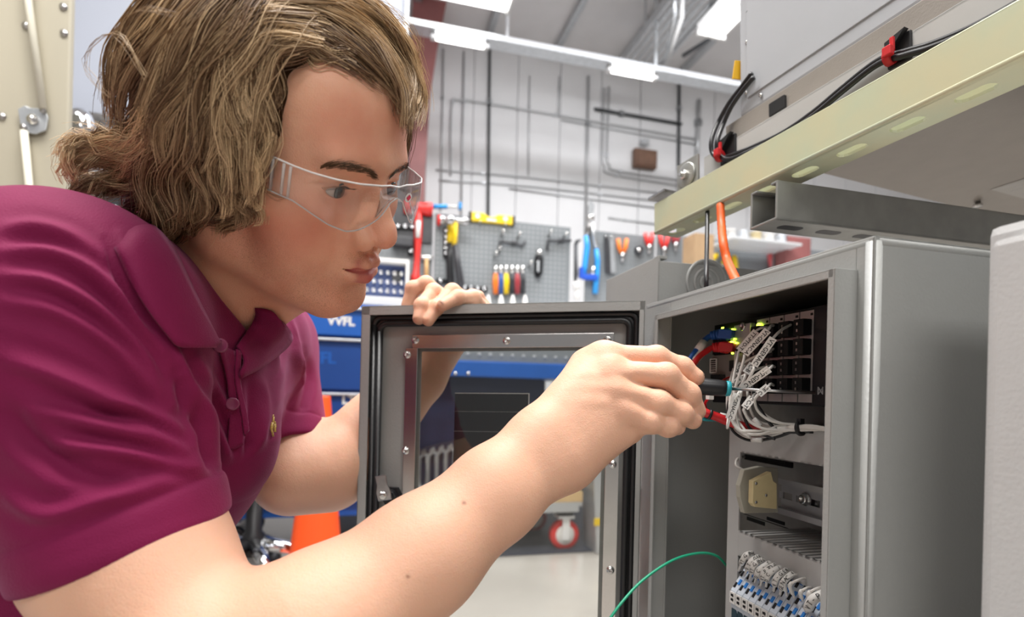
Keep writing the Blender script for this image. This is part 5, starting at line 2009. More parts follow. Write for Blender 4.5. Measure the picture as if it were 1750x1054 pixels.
MB().tube([P_[-7] - o_, P_[-1] - o_], .0026, 10).build('lead_sleeve', M_WHITE, e_)
e_, P_, o_, tb_ = cable('power_lead', 'thin red wire behind the screwdriver handle', 'wire', [cp(1226, 660, .03), cp(1232, 653, .04), cp(1242, 646, .05), cp(1250, 644, .058)], .0010, M_RED, 8)
tb_.build('lead', M_RED, e_)

# green earth wire
e_, P_, o_, tb_ = cable('earth_wire', 'green earth wire curving up into the cabinet', 'wire', [at(1030, 1075, .50), at(1062, 1030, .51), at(1100, 990, .525), at(1150, 957, .54), at(1195, 945, .553), at(1225, 950, .562), at(1243, 968, .57)], .00135, M_GREENW, 8)
tb_.build('wire', M_GREENW, e_)

# ---- screwdriver
sd0, sd1, sd2, sd3 = at(1095, 652, .466), at(1188, 660, .459), at(1246, 664, .4565), cp(1394, 671, CD - .012)
ax_ = (sd2 - sd0).normalized()
scr = empty('screwdriver', 'black screwdriver with a teal collar in the man\'s right hand', 'screwdriver', sd0)
L1 = (sd2 - sd0).length
MB().lathe(Vector((0, 0, 0)), ax_, [(.002, -.012), (.0068, -.010), (.0078, -.002), (.0080, .02), (.0074, L1 * .55), (.0072, L1 * .7), (.0068, L1 * .92), (.0058, L1 - .001)], 20).build('handle', M_BLACK, scr)
MB().lathe(ax_ * (L1 - .0015), ax_, [(.0062, -.0015), (.0066, 0), (.0062, .0022), (.003, .0032)], 18).build('collar_ring', M_TEAL, scr)
MB().tube([sd2 - sd0, sd3 - sd0], .00135, 10).build('blade', M_DARKSTEEL, scr)
# ------------------------------------------------------------------ neighbours of the cabinet and the steelwork over it
def rub(mb, o, u0, u1, v0, v1, z0, z1, bev=0.0):
    """box in room directions, u along RU, v along RV, world z"""
    c = RU * ((u0 + u1) / 2) + RV * ((v0 + v1) / 2) + RZ * ((z0 + z1) / 2) - o
    mb.box(c, (abs(u1 - u0), abs(v1 - v0), abs(z1 - z0)), (RU, RV, RZ), bev)
    return mb


def up_(px, py, u):
    """pixel -> world on the plane RU = u"""
    return on_plane(px, py, RU * u + Vector((0, 0, H)), RU)


def zp_(px, py, z):
    """pixel -> world at height z"""
    return on_plane(px, py, Vector((0, 0, z)), RZ)


U0 = D0
# second cabinet, nearer on the right
U2 = at(1686, 388, .312).dot(RU)
c2 = up_(1686, 388, U2)
z2 = c2.z
v2f = c2.dot(RV)
o = RU * (U2 + .1) + RV * (v2f - .14) + RZ * (z2 - .5)
cab2 = empty('steel_cabinet', 'pale grey closed cabinet at the right edge, nearer than the open one', 'cabinet', o)
mb = MB()
rub(mb, o, U2, U2 + .2, v2f - .28, v2f, z2 - .5, z2, .006)
mb.build('cabinet_shell', M_GREY2, cab2)
mb = MB(); rub(mb, o, U2 - .014, U2 - .001, v2f - .272, v2f - .012, z2 - .49, z2 - .012, .004)
mb.build('cabinet_door', M_GREY2, cab2)
for zz in (z2 - .07, z2 - .43):
    MB().tube([RU * (U2 - .016) + RV * (v2f - .02) + RZ * zz - o, RU * (U2 - .016) + RV * (v2f - .02) + RZ * (zz - .03) - o], .004, 10).build('hinge_barrel', M_GREY2, cab2) if False else None

# grey box further back, with a knock-out ring
c3 = at(1126, 437, .69)
U3, v3, z3 = c3.dot(RU), c3.dot(RV), c3.z
c3l = up_(1036, 477, U3); v3f = c3l.dot(RV)
o = RU * (U3 + .1) + RV * ((v3 + v3f) / 2) + RZ * (z3 - .3)
box3 = empty('junction_box', 'open-topped grey steel box behind the cabinet door', 'box', o)
mb = MB()
zt3 = z3
t_ = .0025
rub(mb, o, U3, U3 + t_, v3, v3f, z3 - .3, z3, .001)
rub(mb, o, U3, U3 + .22, v3, v3 + t_, z3 - .3, z3 - .006, .001)
rub(mb, o, U3, U3 + .22, v3f - t_, v3f, z3 - .3, z3, .001)
rub(mb, o, U3 + .22 - t_, U3 + .22, v3, v3f, z3 - .3, z3 - .006, .001)
rub(mb, o, U3, U3 + .22, v3, v3f, z3 - .3, z3 - .298)
rub(mb, o, U3, U3 + .012, v3, v3 + .012, z3 - .003, z3 + .001, .0005)
mb.build('box_shell', M_GREY, box3)
kc = on_plane(1208, 483, RV * (v3 - .0002) + Vector((0, 0, H)), RV) - o
for r_ in (.031, .020, .011):
    MB().lathe(kc, -RV, [(r_, -.001), (r_, .0012), (r_ - .002, .0016), (r_ - .004, .0012), (r_ - .004, -.001)], 30).build('knockout_ring', M_GREY, box3)

# ---- gold strut across the top
M_GOLD = mat('yellow_zinc_strut', (.60, .66, .48), .36, .35, nscale=16, col2=(.70, .66, .44))
ZR = .228 + H
SV_ = Vector(at(488, 703, 1.0) - Vector((0, 0, H))).normalized()      # the rail lies askew to the cabinets
SU_ = Vector((SV_.y, -SV_.x, 0)).normalized()
SZ_ = SU_.cross(SV_).normalized()


def sub(mb, o, u0, u1, v0, v1, z0, z1, bev=0.0):
    c = cA - o + SU_ * ((u0 + u1) / 2) + SV_ * ((v0 + v1) / 2) + SZ_ * ((z0 + z1) / 2)
    mb.box(c, (abs(u1 - u0), abs(v1 - v0), abs(z1 - z0)), (SU_, SV_, SZ_), bev)
    return mb


cA = zp_(1118, 400, ZR)
UR = 0.0
vA = 0.0
ZR0, ZR = ZR, 0.0
SW = .0413
SH = .043
o = cA.copy()
strut = empty('strut_rail', 'yellow zinc slotted strut rail crossing above the cabinet', 'rail', o)
VN_ = vA - 1.1
mb = MB()
t_ = .0027
sub(mb, o, UR, UR + t_, VN_, vA, ZR, ZR + SH, .0012)
sub(mb, o, UR + SW - t_, UR + SW, VN_, vA, ZR, ZR + SH, .0012)
sub(mb, o, UR, UR + .0055, VN_, vA, ZR + SH - t_, ZR + SH, .001)
sub(mb, o, UR + SW - .0055, UR + SW, VN_, vA, ZR + SH - t_, ZR + SH, .001)
sub(mb, o, UR, UR + .0135, VN_, vA, ZR, ZR + t_)
sub(mb, o, UR + SW - .0135, UR + SW, VN_, vA, ZR, ZR + t_)
mb.tube([SU_ * .0022 + SV_ * VN_ + SZ_ * .0022, SU_ * .0022 + SZ_ * .0022], .0030, 12)
# webs between the slots of the underside
P_SL = .0508
slot_v = [vA - .022 - i * P_SL for i in range(21)]
edges = [vA] + [x for s_ in slot_v for x in (s_ + .0140, s_ - .0140)] + [VN_]
for i in range(0, len(edges) - 1, 2):
    if edges[i] > edges[i + 1]: sub(mb, o, UR + .0135, UR + SW - .0135, edges[i + 1], edges[i], ZR, ZR + t_)
for s_ in slot_v:                                  # round the slot ends
    for e_, sg in ((s_ + .0140, -1), (s_ - .0140, 1)):
        for sd_ in (UR + .0135, UR + SW - .0135):
            uu = 1 if sd_ < UR + SW / 2 else -1
            p0 = SU_ * sd_ + SV_ * e_
            mb.prism([p0, p0 + SU_ * (uu * .0055), p0 + SU_ * (uu * .0018) + SV_ * (sg * .0018), p0 + SV_ * (sg * .0055)], SZ_ * t_)
mb.build('strut_channel', M_GOLD, strut)
ZR = ZR0
UR_S = UR
UR = cA.dot(RU)

# cross beam of grey strut hung under it
cB = up_(1283, 322, UR + .022)
UB = cB.dot(RU); vB = cB.dot(RV)
M_STRUT2 = mat('grey_zinc_strut', (.36, .36, .34), .42, .6, noise=.08, nscale=40)
cBn = zp_(1316, 394, ZR - .0413); vBn = vB - .0413
o = RU * (UB + .3) + RV * (vB - .02) + RZ * (ZR - .02)
beam = empty('strut_beam', 'grey zinc strut channel hung crosswise under the yellow rail', 'beam', o)
mb = MB()
z1_, z0_ = ZR - .0005, ZR - .0413
L2 = 1.0
rub(mb, o, UB, UB + L2, vB - t_, vB, z0_, z1_, .001)
rub(mb, o, UB, UB + L2, vBn, vBn + t_, z0_, z1_, .001)
rub(mb, o, UB, UB + L2, vBn, vB, z0_, z0_ + t_, .001)
rub(mb, o, UB, UB + L2, vB - .010, vB, z1_ - t_, z1_, .001)
rub(mb, o, UB, UB + L2, vBn, vBn + .010, z1_ - t_, z1_, .001)
mb.build('strut_channel', M_STRUT2, beam)
for i in range(6):
    c_ = RU * (UB + .035 + i * .0508) + RV * ((vB + vBn) / 2) + RZ * (z0_ - .0002) - o
    pts = [c_ + RU * (.0095 * (1 if math.cos(a) > 0 else -1) + .0055 * math.cos(a)) + RV * (.0065 * math.sin(a)) for a in np.linspace(0, 2 * math.pi, 21)[:-1]]
    MB().prism(pts, RZ * .0003).build('slot', M_BLACK, beam)



def rub2(mb, o, u0, u1, v0, v1, z0, z1, bev=0.0):
    c = SU_ * ((u0 + u1) / 2) + SV_ * ((v0 + v1) / 2) + SZ_ * ((z0 + z1) / 2) - o
    mb.box(c, (abs(u1 - u0), abs(v1 - v0), abs(z1 - z0)), (SU_, SV_, SZ_), bev)
    return mb


def us_(px, py, u):
    return on_plane(px, py, SU_ * u, SU_)


def zs_(px, py, z):
    return on_plane(px, py, SZ_ * z, SZ_)


# pale angle bar behind the rail, and the big cabinet that stands on it
UA = cA.dot(SU_) + SW + .004
bl = us_(1203, 296, UA); 
M_PALE = mat('pale_painted_steel', (.52, .51, .49), .4, noise=.04, nscale=20)
vL = bl.dot(SV_)
ZS = cA.dot(SZ_)
zb0 = ZS + .012
zb1 = us_(1257, 236, UA).dot(SZ_)
o = SU_ * (UA + .01) + SV_ * (vL - .4) + SZ_ * zb0
bar = empty('angle_bar', 'pale painted angle bar running behind the yellow rail', 'bar', o)
mb = MB()
rub2(mb, o, UA, UA + .004, vL - 1.0, vL, zb0, zb1, .001)
rub2(mb, o, UA, UA + .05, vL - 1.0, vL, zb1 - .004, zb1, .001)
mb.build('angle_profile', M_PALE, bar)

cC = us_(1265, 201, UA + .012)
UC, vC, zC = cC.dot(SU_), cC.dot(SV_), cC.dot(SZ_)
o = SU_ * (UC + .3) + SV_ * (vC - .4) + SZ_ * zC
big = empty('equipment_cabinet', 'large grey equipment cabinet standing on the steelwork overhead', 'cabinet', o)
M_BIG = mat('blue_grey_enamel', (.46, .475, .50), .38, noise=.02, nscale=18)
mb = MB()
rub2(mb, o, UC, UC + .62, vC - .9, vC, zC, zC + .7, .003)
mb.build('cabinet_shell', M_BIG, big)
q0 = us_(1278, 168, UC)
mb = MB()
rub2(mb, o, UC - .0016, UC, vC - .9, q0.dot(SV_), q0.dot(SZ_), zC + .7, .0012)
mb.build('front_panel', M_BIG, big)
for (px, py) in ((1275, 159), (1300, 163), (1276, 72), (1278, 20)):
    p = us_(px, py, UC - .0018 if px == 1300 else UC) - o
    MB().lathe(p, -SU_, [(.0022, -.001), (.0022, .001), (.0012, .0016), (.0001, .0016)], 12).build('panel_screw', M_BOLT, big)
# base plate under it (seen from below)
zpl = ZS + SH + .004
M_PLATE = mat('taupe_painted_plate', (.34, .31, .28), .33, .25, noise=.04, nscale=30, bump=.10, bscale=500)
o = SU_ * (UA + .3) + SV_ * (vC - .4) + SZ_ * zpl
plate = empty('base_plate', 'taupe steel plate under the overhead cabinet', 'plate', o)
mb = MB()
rub2(mb, o, UA + .01, UA + .75, vC - 1.0, min(vC + .22, vL - .03), zb1 - .0, zC - .001, .001)
mb.build('plate', M_PLATE, plate)
zpu = zb1 - .0004
M_LABG = mat('silver_label', (.48, .47, .45), .45, .2)
lp = zs_(1722, 322, zpu)
mb = MB()
rub2(mb, o, lp.dot(SU_) - .02, lp.dot(SU_) + .075, lp.dot(SV_) - .09, lp.dot(SV_) + .012, zpu - .0003, zpu)
lb = mb.build('rating_label', M_LABG, plate)
mb = MB()
for k in range(5):
    rub2(mb, o, lp.dot(SU_) - .012 + k * .014, lp.dot(SU_) - .008 + k * .014, lp.dot(SV_) - .085, lp.dot(SV_) + .004 - .01 * (k % 2), zpu - .0005, zpu - .0003)
mb.build('label_print', M_DARKSTEEL, lb)
sp = zs_(1671, 345, zpu)
MB().lathe(sp - o, -SZ_, [(.004, -.001), (.004, .004), (.0065, .004), (.0065, .008), (.0001, .008)], 10).build('hanging_screw', M_BOLT, plate)
# black rubber foot of the big cabinet
mb = MB()
pf = us_(1337, 184, UC + .004)
o = pf
e_ = empty('rubber_foot', 'black rubber foot between the overhead cabinet and the pale bar', 'foot', o)
MB().box((0, 0, 0), (.02, .022, .016), (SU_, SV_, SZ_), .001).build('pad', M_BLACK, e_)

# square plate with round washer and bolt at the rail end
wb = us_(1176, 300, UA - SW + .008)
o = wb
brk = empty('bolted_bracket', 'small square bracket with a round washer and bolt on the rail end', 'bracket', o)
s_ = .0205
MB().box((0, 0, 0), (.004, .040, .042), (SU_, SV_, SZ_), .001).build('bracket_plate', M_STRUT2, brk)
MB().lathe(SU_ * -.002, -SU_, [(.0165, -.001), (.0165, .0024), (.0150, .003), (.006, .003), (.0001, .003)], 28).build('washer', M_STRUT2, brk)
MB().lathe(SU_ * -.005, -SU_, [(.0062, 0), (.0062, .004), (.005, .005), (.0030, .005), (.0030, .009), (.0001, .009)], 6, False).build('bolt', M_BOLT, brk)
MB().box(SU_ * .012 - SZ_ * .021, (.03, .04, .003), (SU_, SV_, SZ_), .0008).build('bracket_foot', M_STRUT2, brk)
e0 = us_(1122, 344, UA - SW + .006); e1 = us_(1150, 326, UA - SW + .006)
e_ = empty('cover_strip', 'dark strip lying on the end of the yellow rail', 'strip', (e0 + e1) / 2)
MB().box((0, 0, 0), (.03, (e1 - e0).length, .004), (SU_, SV_, SZ_), .0008).build('strip', M_DARKSTEEL, e_)

# cables along the rail with red ties on black mounts
UK = UA - .006
path1 = [(1800, -42), (1748, -2), (1700, 26), (1650, 52), (1590, 76), (1548, 88), (1500, 104), (1440, 150), (1392, 190), (1340, 226), (1290, 250), (1252, 265), (1232, 270), (1218, 262), (1216, 240), (1228, 208), (1246, 176), (1266, 150), (1285, 125)]
path2 = [(1800, -36), (1748, 4), (1700, 32), (1650, 58), (1590, 82), (1548, 94), (1500, 110), (1440, 156), (1392, 196), (1340, 232), (1290, 255), (1252, 271), (1236, 270), (1226, 258), (1226, 240), (1236, 212), (1250, 182), (1268, 156), (1288, 132)]
for i, (pt, lab) in enumerate(((path1, 'black cable looping up beside the overhead cabinet'), (path2, 'second black cable tied along the pale bar'))):
    P_ = [us_(x, y, UK - .004 * i + (.012 if k > 14 else 0)) for k, (x, y) in enumerate(pt)]
    e_, C_, o_, tb_ = cable('power_cable', lab, 'cable', P_, .0030, M_WIREK, 10)
    tb_.build('cable', M_WIREK, e_)
for k, (px, py, lab) in enumerate(((1237, 262, 'red cable tie on a black mount at the loop of the cables'), (1530, 92, 'red cable tie on a black mount over the rail'))):
    p = us_(px + 8, py - 6, UA - .001)
    e_ = empty('tie_mount', lab, 'tie', p)
    sc = .016 if k == 0 else .013
    MB().box((0, 0, 0), (.004, sc * 1.6, sc * 2.0), (SU_, SV_, SZ_), .001).build('tie_base', M_BLACK, e_)
    MB().prism([SV_ * sc * .7 - SU_ * .002 + SZ_ * sc * .8, SV_ * sc * .7 - SU_ * .002 - SZ_ * sc * .4, -SV_ * sc * .7 - SU_ * .002 + SZ_ * sc * 1.1], -SU_ * .006).build('tie_arm', M_BLACK, e_)
    q = us_(px - 4, py + 3, UK - .004) - p
    MB().lathe(q + SV_ * .003, -SV_, [(.0062, -.003), (.0072, -.003), (.0072, .003), (.0062, .003)], 14).build('tie_band', M_RED, e_)
    MB().box(q - SU_ * .007 + SZ_ * .002, (.006, .008, .009), (SU_, SV_, SZ_), .001).build('tie_head', M_RED, e_)
    MB().box(q - SU_ * .004 + SZ_ * .009 - SV_ * .002, (.003, .0035, .012), (SU_, SV_, SZ_), .0005).build('tie_tail', M_RED, e_)

# yellow tag beyond the overhead cabinet
M_YEL = mat('yellow_sign', (.85, .48, .01), .5)
p = on_plane(1268, 121, SV_ * (vC + .004), SV_)
e_ = empty('warning_tag', 'yellow warning tag hanging past the edge of the overhead cabinet', 'tag', p)
x_ = (SU_ * .25 - RV).normalized() * -1
px_, pz_ = Vector((1, .1, 0)).normalized(), Vector((.12, 0, 1)).normalized()
pn_ = px_.cross(pz_)
MB().box((.008, 0, 0), (.040, .002, .024), (px_, pn_, pz_), .0004).build('tag', M_YEL, e_)
MB().box(Vector((.018, -.0015, -.004)), (.012, .001, .0016), (px_, pn_, pz_)).build('tag_print', M_INK, e_)
MB().tube([Vector((.02, 0, .010)), Vector((.03, .004, .05))], .001, 6).build('tag_string', M_WIREK, e_)

# cables dropping into the cabinet top
M_ORANGE = mat('orange_jacket', (.80, .12, .015), .45)
topz = ZT
q = zp_(1209, 500, topz + .0)
u_in = U0 + LIP + .05
pA = [up_(1209, 300, UR + .03), up_(1209, 360, UR + .02), up_(1208, 420, UR + .0), up_(1207, 470, u_in), up_(1207, 508, u_in)]
e_, C_, o_, tb_ = cable('drop_cable', 'straight black cable dropping into the cabinet top', 'cable', pA, .0026, M_WIREK, 10)
tb_.build('cable', M_WIREK, e_)
pA = [up_(1231, 350, UR + .02), up_(1233, 385, UR + .015), up_(1236, 415, UR), up_(1243, 446, u_in + .02), up_(1256, 475, u_in), up_(1268, 500, u_in)]
e_, C_, o_, tb_ = cable('drop_cable', 'orange corrugated cable curving into the cabinet top', 'cable', pA, .0046, M_ORANGE, 12)
o2 = tb_
rr = MB().tube([p - o_ for p in C_], [.0046 + .0004 * (i % 2) for i in range(len(C_))], 12)
rr.build('cable', M_ORANGE, e_)

# steel stand that carries both cabinets, and posts for the overhead steel (outside the frame)
o = RU * (U0 + .13) + RV * VN + RZ * 0
st = empty('steel_stand', 'grey steel stand under the two cabinets', 'stand', o)
us0, us1 = U0 + LIP, U0 + LIP + DEP
vs0, vs1 = v2f - .28, VF
for (uu, vv) in ((us0 + .02, vs0 + .02), (us1 - .02, vs0 + .02), (us0 + .02, vs1 - .02), (us1 - .02, vs1 - .02)):
    rub(MB(), o, uu - .02, uu + .02, vv - .02, vv + .02, 0, ZB - .03, .002).build('leg', M_GREY, st)
rub(MB(), o, us0, us1 + .06, vs0, vs1, ZB - .03, ZB - .0005, .002).build('stand_top', M_GREY, st)
rub(MB(), o, U3 + .02, U3 + .2, (v3 + v3f) / 2 - .05, (v3 + v3f) / 2 + .05, 0, z3 - .3, .002).build('column', M_GREY, st)
o = RU * (UB + .8) + RV * vB
post = empty('strut_post', 'zinc strut post carrying the overhead steel', 'post', o)
rub(MB(), o, UB + .80, UB + .841, vBn, vB, 0, z0_ - .0005, .001).build('post', M_STRUT2, post)
rub(MB(), o, UB + .74, UB + .90, vBn - .05, vB + .05, 0, .006, .001).build('foot_plate', M_STRUT2, post)
# ------------------------------------------------------------------ the workshop
def structure(o, label=None):
    o['kind'] = 'structure'
    if label: o['label'] = label
    return o


def rw(px, py, v):
    """pixel -> world on the plane RV = v"""
    return on_plane(px, py, RV * v + Vector((0, 0, H)), RV)


M_FLOOR = mat('sealed_concrete', (.48, .445, .40), .28, noise=.10, nscale=3, bump=.05, bscale=40, coat=.15)
M_WALL = mat('white_wall_liner', (.84, .84, .85), .55, noise=.02, nscale=4)
M_CEIL = mat('white_roof_liner', (.90, .89, .90), .6, noise=.03, nscale=5)
M_OXIDE = mat('red_oxide_steel', (.33, .12, .115), .5, noise=.12, nscale=8)
M_GALV = mat('galvanised_steel', (.58, .60, .62), .35, .7, noise=.10, nscale=30)
M_PIPE = mat('grey_conduit', (.55, .56, .57), .35, .5)
M_DPIPE = mat('dark_pipe', (.06, .065, .07), .4)
M_TUBE = mat('fluorescent_tube', (1, .99, .96), .4, emit=5.0)
M_FIX = mat('white_fixture', (.85, .85, .85), .4)
WV = 4.7
ZC = 3.75

mb = MB(); rub(mb, Vector(), -6, 9, -4, WV + .3, -.05, 0)
structure(mb.build('floor', M_FLOOR))
# back wall of vertical liner panels with proud ribs
wall = structure(rub(MB(), Vector(), -6, 9, WV + .02, WV + .12, 0, ZC).build('wall_back', M_WALL))
for i in range(24):
    u0 = -2.4 + i * .40
    rub(MB(), Vector(), u0 + .006, u0 + .394, WV, WV + .02, 0, ZC - .02, .004).build('panel', M_WALL, wall)
structure(rub(MB(), Vector(), -6.1, -6, -4, WV, 0, ZC).build('wall_left', M_WALL))
structure(rub(MB(), Vector(), 9, 9.1, -4, WV, 0, ZC).build('wall_right', M_WALL))
ceil = structure(rub(MB(), Vector(), -6, 9, -4, WV + .1, ZC, ZC + .1).build('ceiling', M_CEIL))
for i in range(14):
    u0 = -1.6 + i * .62
    rub(MB(), Vector(), u0, u0 + .05, 1.0, WV, ZC - .05, ZC, .004).build('purlin', M_GALV, ceil)
# red oxide steel frame: tapering column with its rafter
cl_ = rw(697, 330, WV - .25); cr_ = rw(723, 330, WV - .25)
u0, u1 = cl_.dot(RU), cr_.dot(RU)
fr = []
pts = [(u0, 0), (u1, 0), (u1 + .004, 2.4), (u1 + .03, 3.0), (u1 + .08, 3.4), (u1 + .14, ZC), (u0, ZC)]
mb = MB().prism([RU * a + RV * (WV - .36) + RZ * b for a, b in pts], RV * .24)
col = structure(mb.build('column', M_OXIDE))
for vv_, zz_ in ((2.35, ZC - .22), (1.7, ZC - .24)):
    structure(rub(MB(), Vector(), .1, 5, vv_, vv_ + .20, zz_, zz_ + .28, .004).build('roof_beam', M_OXIDE))

# conduits on the wall
PIPES = [
    # (frame points, radius m, dark?, label)
    ([(837, 78), (834, 395)], .013, 1, 'thick dark pipe running up the wall above the level'),
    ([(1016, 186), (1165, 212)], .015, 1, 'short dark horizontal pipe left of the brown wall box'),
    ([(1161, 140), (1160, 290)], .014, 1, 'dark upright pipe right of the brown wall box'),
    ([(758, 84), (753, 360)], .008, 0, 'thin grey conduit nearest the red column'),
    ([(793, 88), (788, 370)], .009, 0, 'grey conduit between the red column and the dark pipe'),
    ([(770, 300), (772, 182), (784, 171), (835, 177), (1000, 205), (1190, 238)], .009, 0, 'grey conduit turning from the wall foot into a long level run'),
    ([(1006, 130), (1001, 400)], .013, 0, 'wide pale conduit beside the dark horizontal pipe'),
    ([(1033, 150), (1030, 260), (1033, 284), (1048, 298), (1180, 320)], .009, 0, 'grey conduit bending to the right under the brown box'),
    ([(1041, 148), (1038, 262), (1042, 282), (1056, 292), (1180, 310)], .009, 0, 'second grey conduit bending to the right under the brown box'),
    ([(745, 290), (900, 303), (1130, 330)], .008, 0, 'long low conduit above the pegboard'),
    ([(750, 308), (900, 318), (1130, 344)], .008, 0, 'lowest long conduit above the pegboard'),
    ([(870, 322), (1130, 356)], .007, 0, 'thin conduit just over the pegboard top'),
    ([(960, 205), (1190, 247)], .007, 0, 'thin conduit under the long level run'),
    ([(905, 130), (903, 300)], .006, 0, 'thin upright conduit mid wall'),
    ([(956, 130), (954, 200)], .006, 0, 'short thin conduit high on the wall'),
    ([(1195, 170), (1190, 300)], .020, 0, 'wide grey duct pipe at the right end of the wall'),
    ([(1040, 372), (1130, 384)], .007, 0, 'low conduit to the right of the blue bolt cutter'),
]
for pt, r_, dk, lab in PIPES:
    P_ = [rw(x, y, WV - r_ - .004) for x, y in pt]
    if len(P_) > 2: P_ = spline(P_, 6)
    o_ = P_[0]
    e_ = empty('wall_pipe', lab, 'pipe', o_)
    m__ = M_DPIPE if dk else M_PIPE
    MB().tube([p - o_ for p in P_], r_, 10).build('pipe', m__, e_)
    for t_ in (.25, .75):
        k = int(t_ * (len(P_) - 1)); p = P_[k].lerp(P_[min(k + 1, len(P_) - 1)], .3)
        MB().box(p - o_ + RV * .002, (r_ * 3, r_ * 2.2, r_ * 3), (RU, RV, RZ), .002).build('clip', M_GALV, e_)
M_BROWN = mat('brown_cover', (.17, .085, .05), .5, noise=.15, nscale=20)
a_, b_ = rw(1083, 254, WV - .04), rw(1120, 290, WV - .04)
o = (a_ + b_) / 2
e_ = empty('wall_box', 'square brown box on the white wall', 'box', o)
MB().box((0, .0, 0), ((b_ - a_).dot(RU), .06, abs(a_.z - b_.z)), (RU, RV, RZ), .004).build('box', M_BROWN, e_)
MB().box(RV * -.034, ((b_ - a_).dot(RU) * .82, .01, abs(a_.z - b_.z) * .82), (RU, RV, RZ), .003).build('cover', M_BROWN, e_)
MB().box(RZ * .16, (.07, .05, .05), (RU, RV, RZ), .004).build('coupling', M_GALV, e_)

# light strip along the wall: channel and tubes
LV = 3.55
a_, b_ = rw(735, 50, LV), rw(1275, 165, LV)
zl = (a_.z + b_.z) / 2
ul, ur = a_.dot(RU), b_.dot(RU) + .5
o = RU * ((ul + ur) / 2) + RV * LV + RZ * zl
ls = empty('light_strip', 'long fluorescent light strip hung parallel to the back wall', 'light', o)
rub(MB(), o, ul - .15, ur, LV - .045, LV + .045, zl, zl + .05, .003).build('channel', M_GALV, ls)
rub(MB(), o, ul - .15, ur, LV - .075, LV - .047, zl - .005, zl + .008, .002).build('reflector', M_GALV, ls)
n_ = 7
for i in (0, 3):  # second glowing tube added in place of a bright reflection on the channel
    t0_, t1_ = ul + .04 + (ur - ul) * i / n_, ul - .06 + (ur - ul) * (i + 1) / n_
    MB().tube([RU * t0_ + RV * (LV - .01) + RZ * (zl - .022) - o, RU * t1_ + RV * (LV - .01) + RZ * (zl - .022) - o], .019, 12).build('tube', M_TUBE, ls)
    for tt in (t0_ - .02, t1_ + .02):
        MB().box(RU * tt + RV * (LV - .01) + RZ * (zl - .014) - o, (.03, .04, .05), (RU, RV, RZ), .003).build('lamp_holder', M_FIX, ls)
for uu in (ul + .5, ul + 1.6, ul + 2.6):
    rub(MB(), o, uu, uu + .02, LV - .01, LV + .01, zl + .05, ZC).build('hanger', M_GALV, ls)


def fixture(lab, p, length, direction, w=.16):
    e_ = empty('light_fixture', lab, 'light', p)
    d_ = Vector(direction).normalized(); s_ = d_.cross(RZ).normalized()
    MB().box(RZ * .03, (length, w, .05), (d_, s_, RZ), .006).build('housing', M_FIX, e_)
    for k in (-1, 1):
        MB().tube([s_ * (k * w * .25) - d_ * (length * .47) - RZ * .008, s_ * (k * w * .25) + d_ * (length * .47) - RZ * .008], .018, 12).build('tube', M_TUBE, e_)
        MB().box(d_ * (k * length * .49), (.02, w, .05), (d_, s_, RZ), .003).build('end_cap', M_FIX, e_)
    for k in (-1, 1):
        MB().box(d_ * (k * length * .3) + RZ * ((ZC - p.z) / 2 + .05), (.012, .012, ZC - p.z - .05), (d_, s_, RZ)).build('hanger', M_GALV, e_)
    return e_


pl_ = zp_(1222, 52, 3.0)
fixture('bright ceiling light by the overhead cabinet', pl_ + RV * -.55, 1.2, RV, .20)
fixture('ceiling light at the top edge next to the red column', zp_(795, -10, 3.1) + RU * -.3, 1.2, RU, .16)
# cable tray under the ceiling
a_ = zp_(1140, 60, 3.35)
ut = a_.dot(RU)
o = RU * ut + RV * 2.6 + RZ * 3.35
tr = empty('cable_tray', 'ribbed grey cable tray crossing the ceiling towards the wall', 'tray', o)
for k, ww in enumerate((-.16, .16)):
    rub(MB(), o, ut + ww - .01, ut + ww + .01, .9, 4.2, 3.35, 3.42, .003).build('side_rail', M_GALV, tr)
for k in range(5):
    uu = ut - .13 + k * .056
    rub(MB(), o, uu, uu + .036, .9, 4.2, 3.352, 3.362, .002).build('rib', M_GALV, tr)
for vv_ in (1.5, 2.6, 3.7):
    for ww in (-.16, .16):
        rub(MB(), o, ut + ww - .006, ut + ww + .006, vv_ - .006, vv_ + .006, 3.42, ZC).build('hanger', M_GALV, tr)
for (px0, py0, px1, py1, lab, m__) in ((1165, 30, 1135, 120, 'slim pale strut dropping from the ceiling by the tray', M_FIX), (1215, 65, 1168, 95, 'short dark pipe under the bright ceiling light', M_DPIPE), (1152, 28, 1136, 118, 'second slim strut beside the cable tray', M_GALV)):
    p0, p1 = rw(px0, py0, 3.3), rw(px1, py1, 3.62)
    e_ = empty('ceiling_strut', lab, 'strut', p0)
    MB().tube([RZ * .3, Vector(), p1 - p0], .016, 8).build('strut', m__, e_)

# big white screen behind the man's head
SV = 2.6
a_, b_ = rw(128, 178, SV), rw(695, -140, SV)
us0, us1 = a_.dot(RU) - .6, b_.dot(RU)
zs0 = rw(185, 197, SV).z
o = RU * ((us0 + us1) / 2) + RV * SV + RZ * zs0
M_SCREEN = mat('blue_white_board', (.44, .47, .55), .4)
scn = empty('white_board', 'large blue-white board hung behind the man\'s head', 'board', o)
rub(MB(), o, us0, us1, SV, SV + .03, zs0, zs0 + 1.6, .004).build('board', M_SCREEN, scn)
rub(MB(), o, us0, us1, SV - .012, SV + .035, zs0 - .03, zs0, .003).build('lower_rail', M_DARKSTEEL, scn)
rub(MB(), o, us1, us1 + .02, SV - .008, SV + .035, zs0, zs0 + 1.6, .003).build('side_rail', M_GALV, scn)
for uu in (us0 + .3, us1 - .3):
    rub(MB(), o, uu, uu + .02, SV + .01, SV + .03, zs0 + 1.6, ZC).build('hanger', M_GALV, scn)

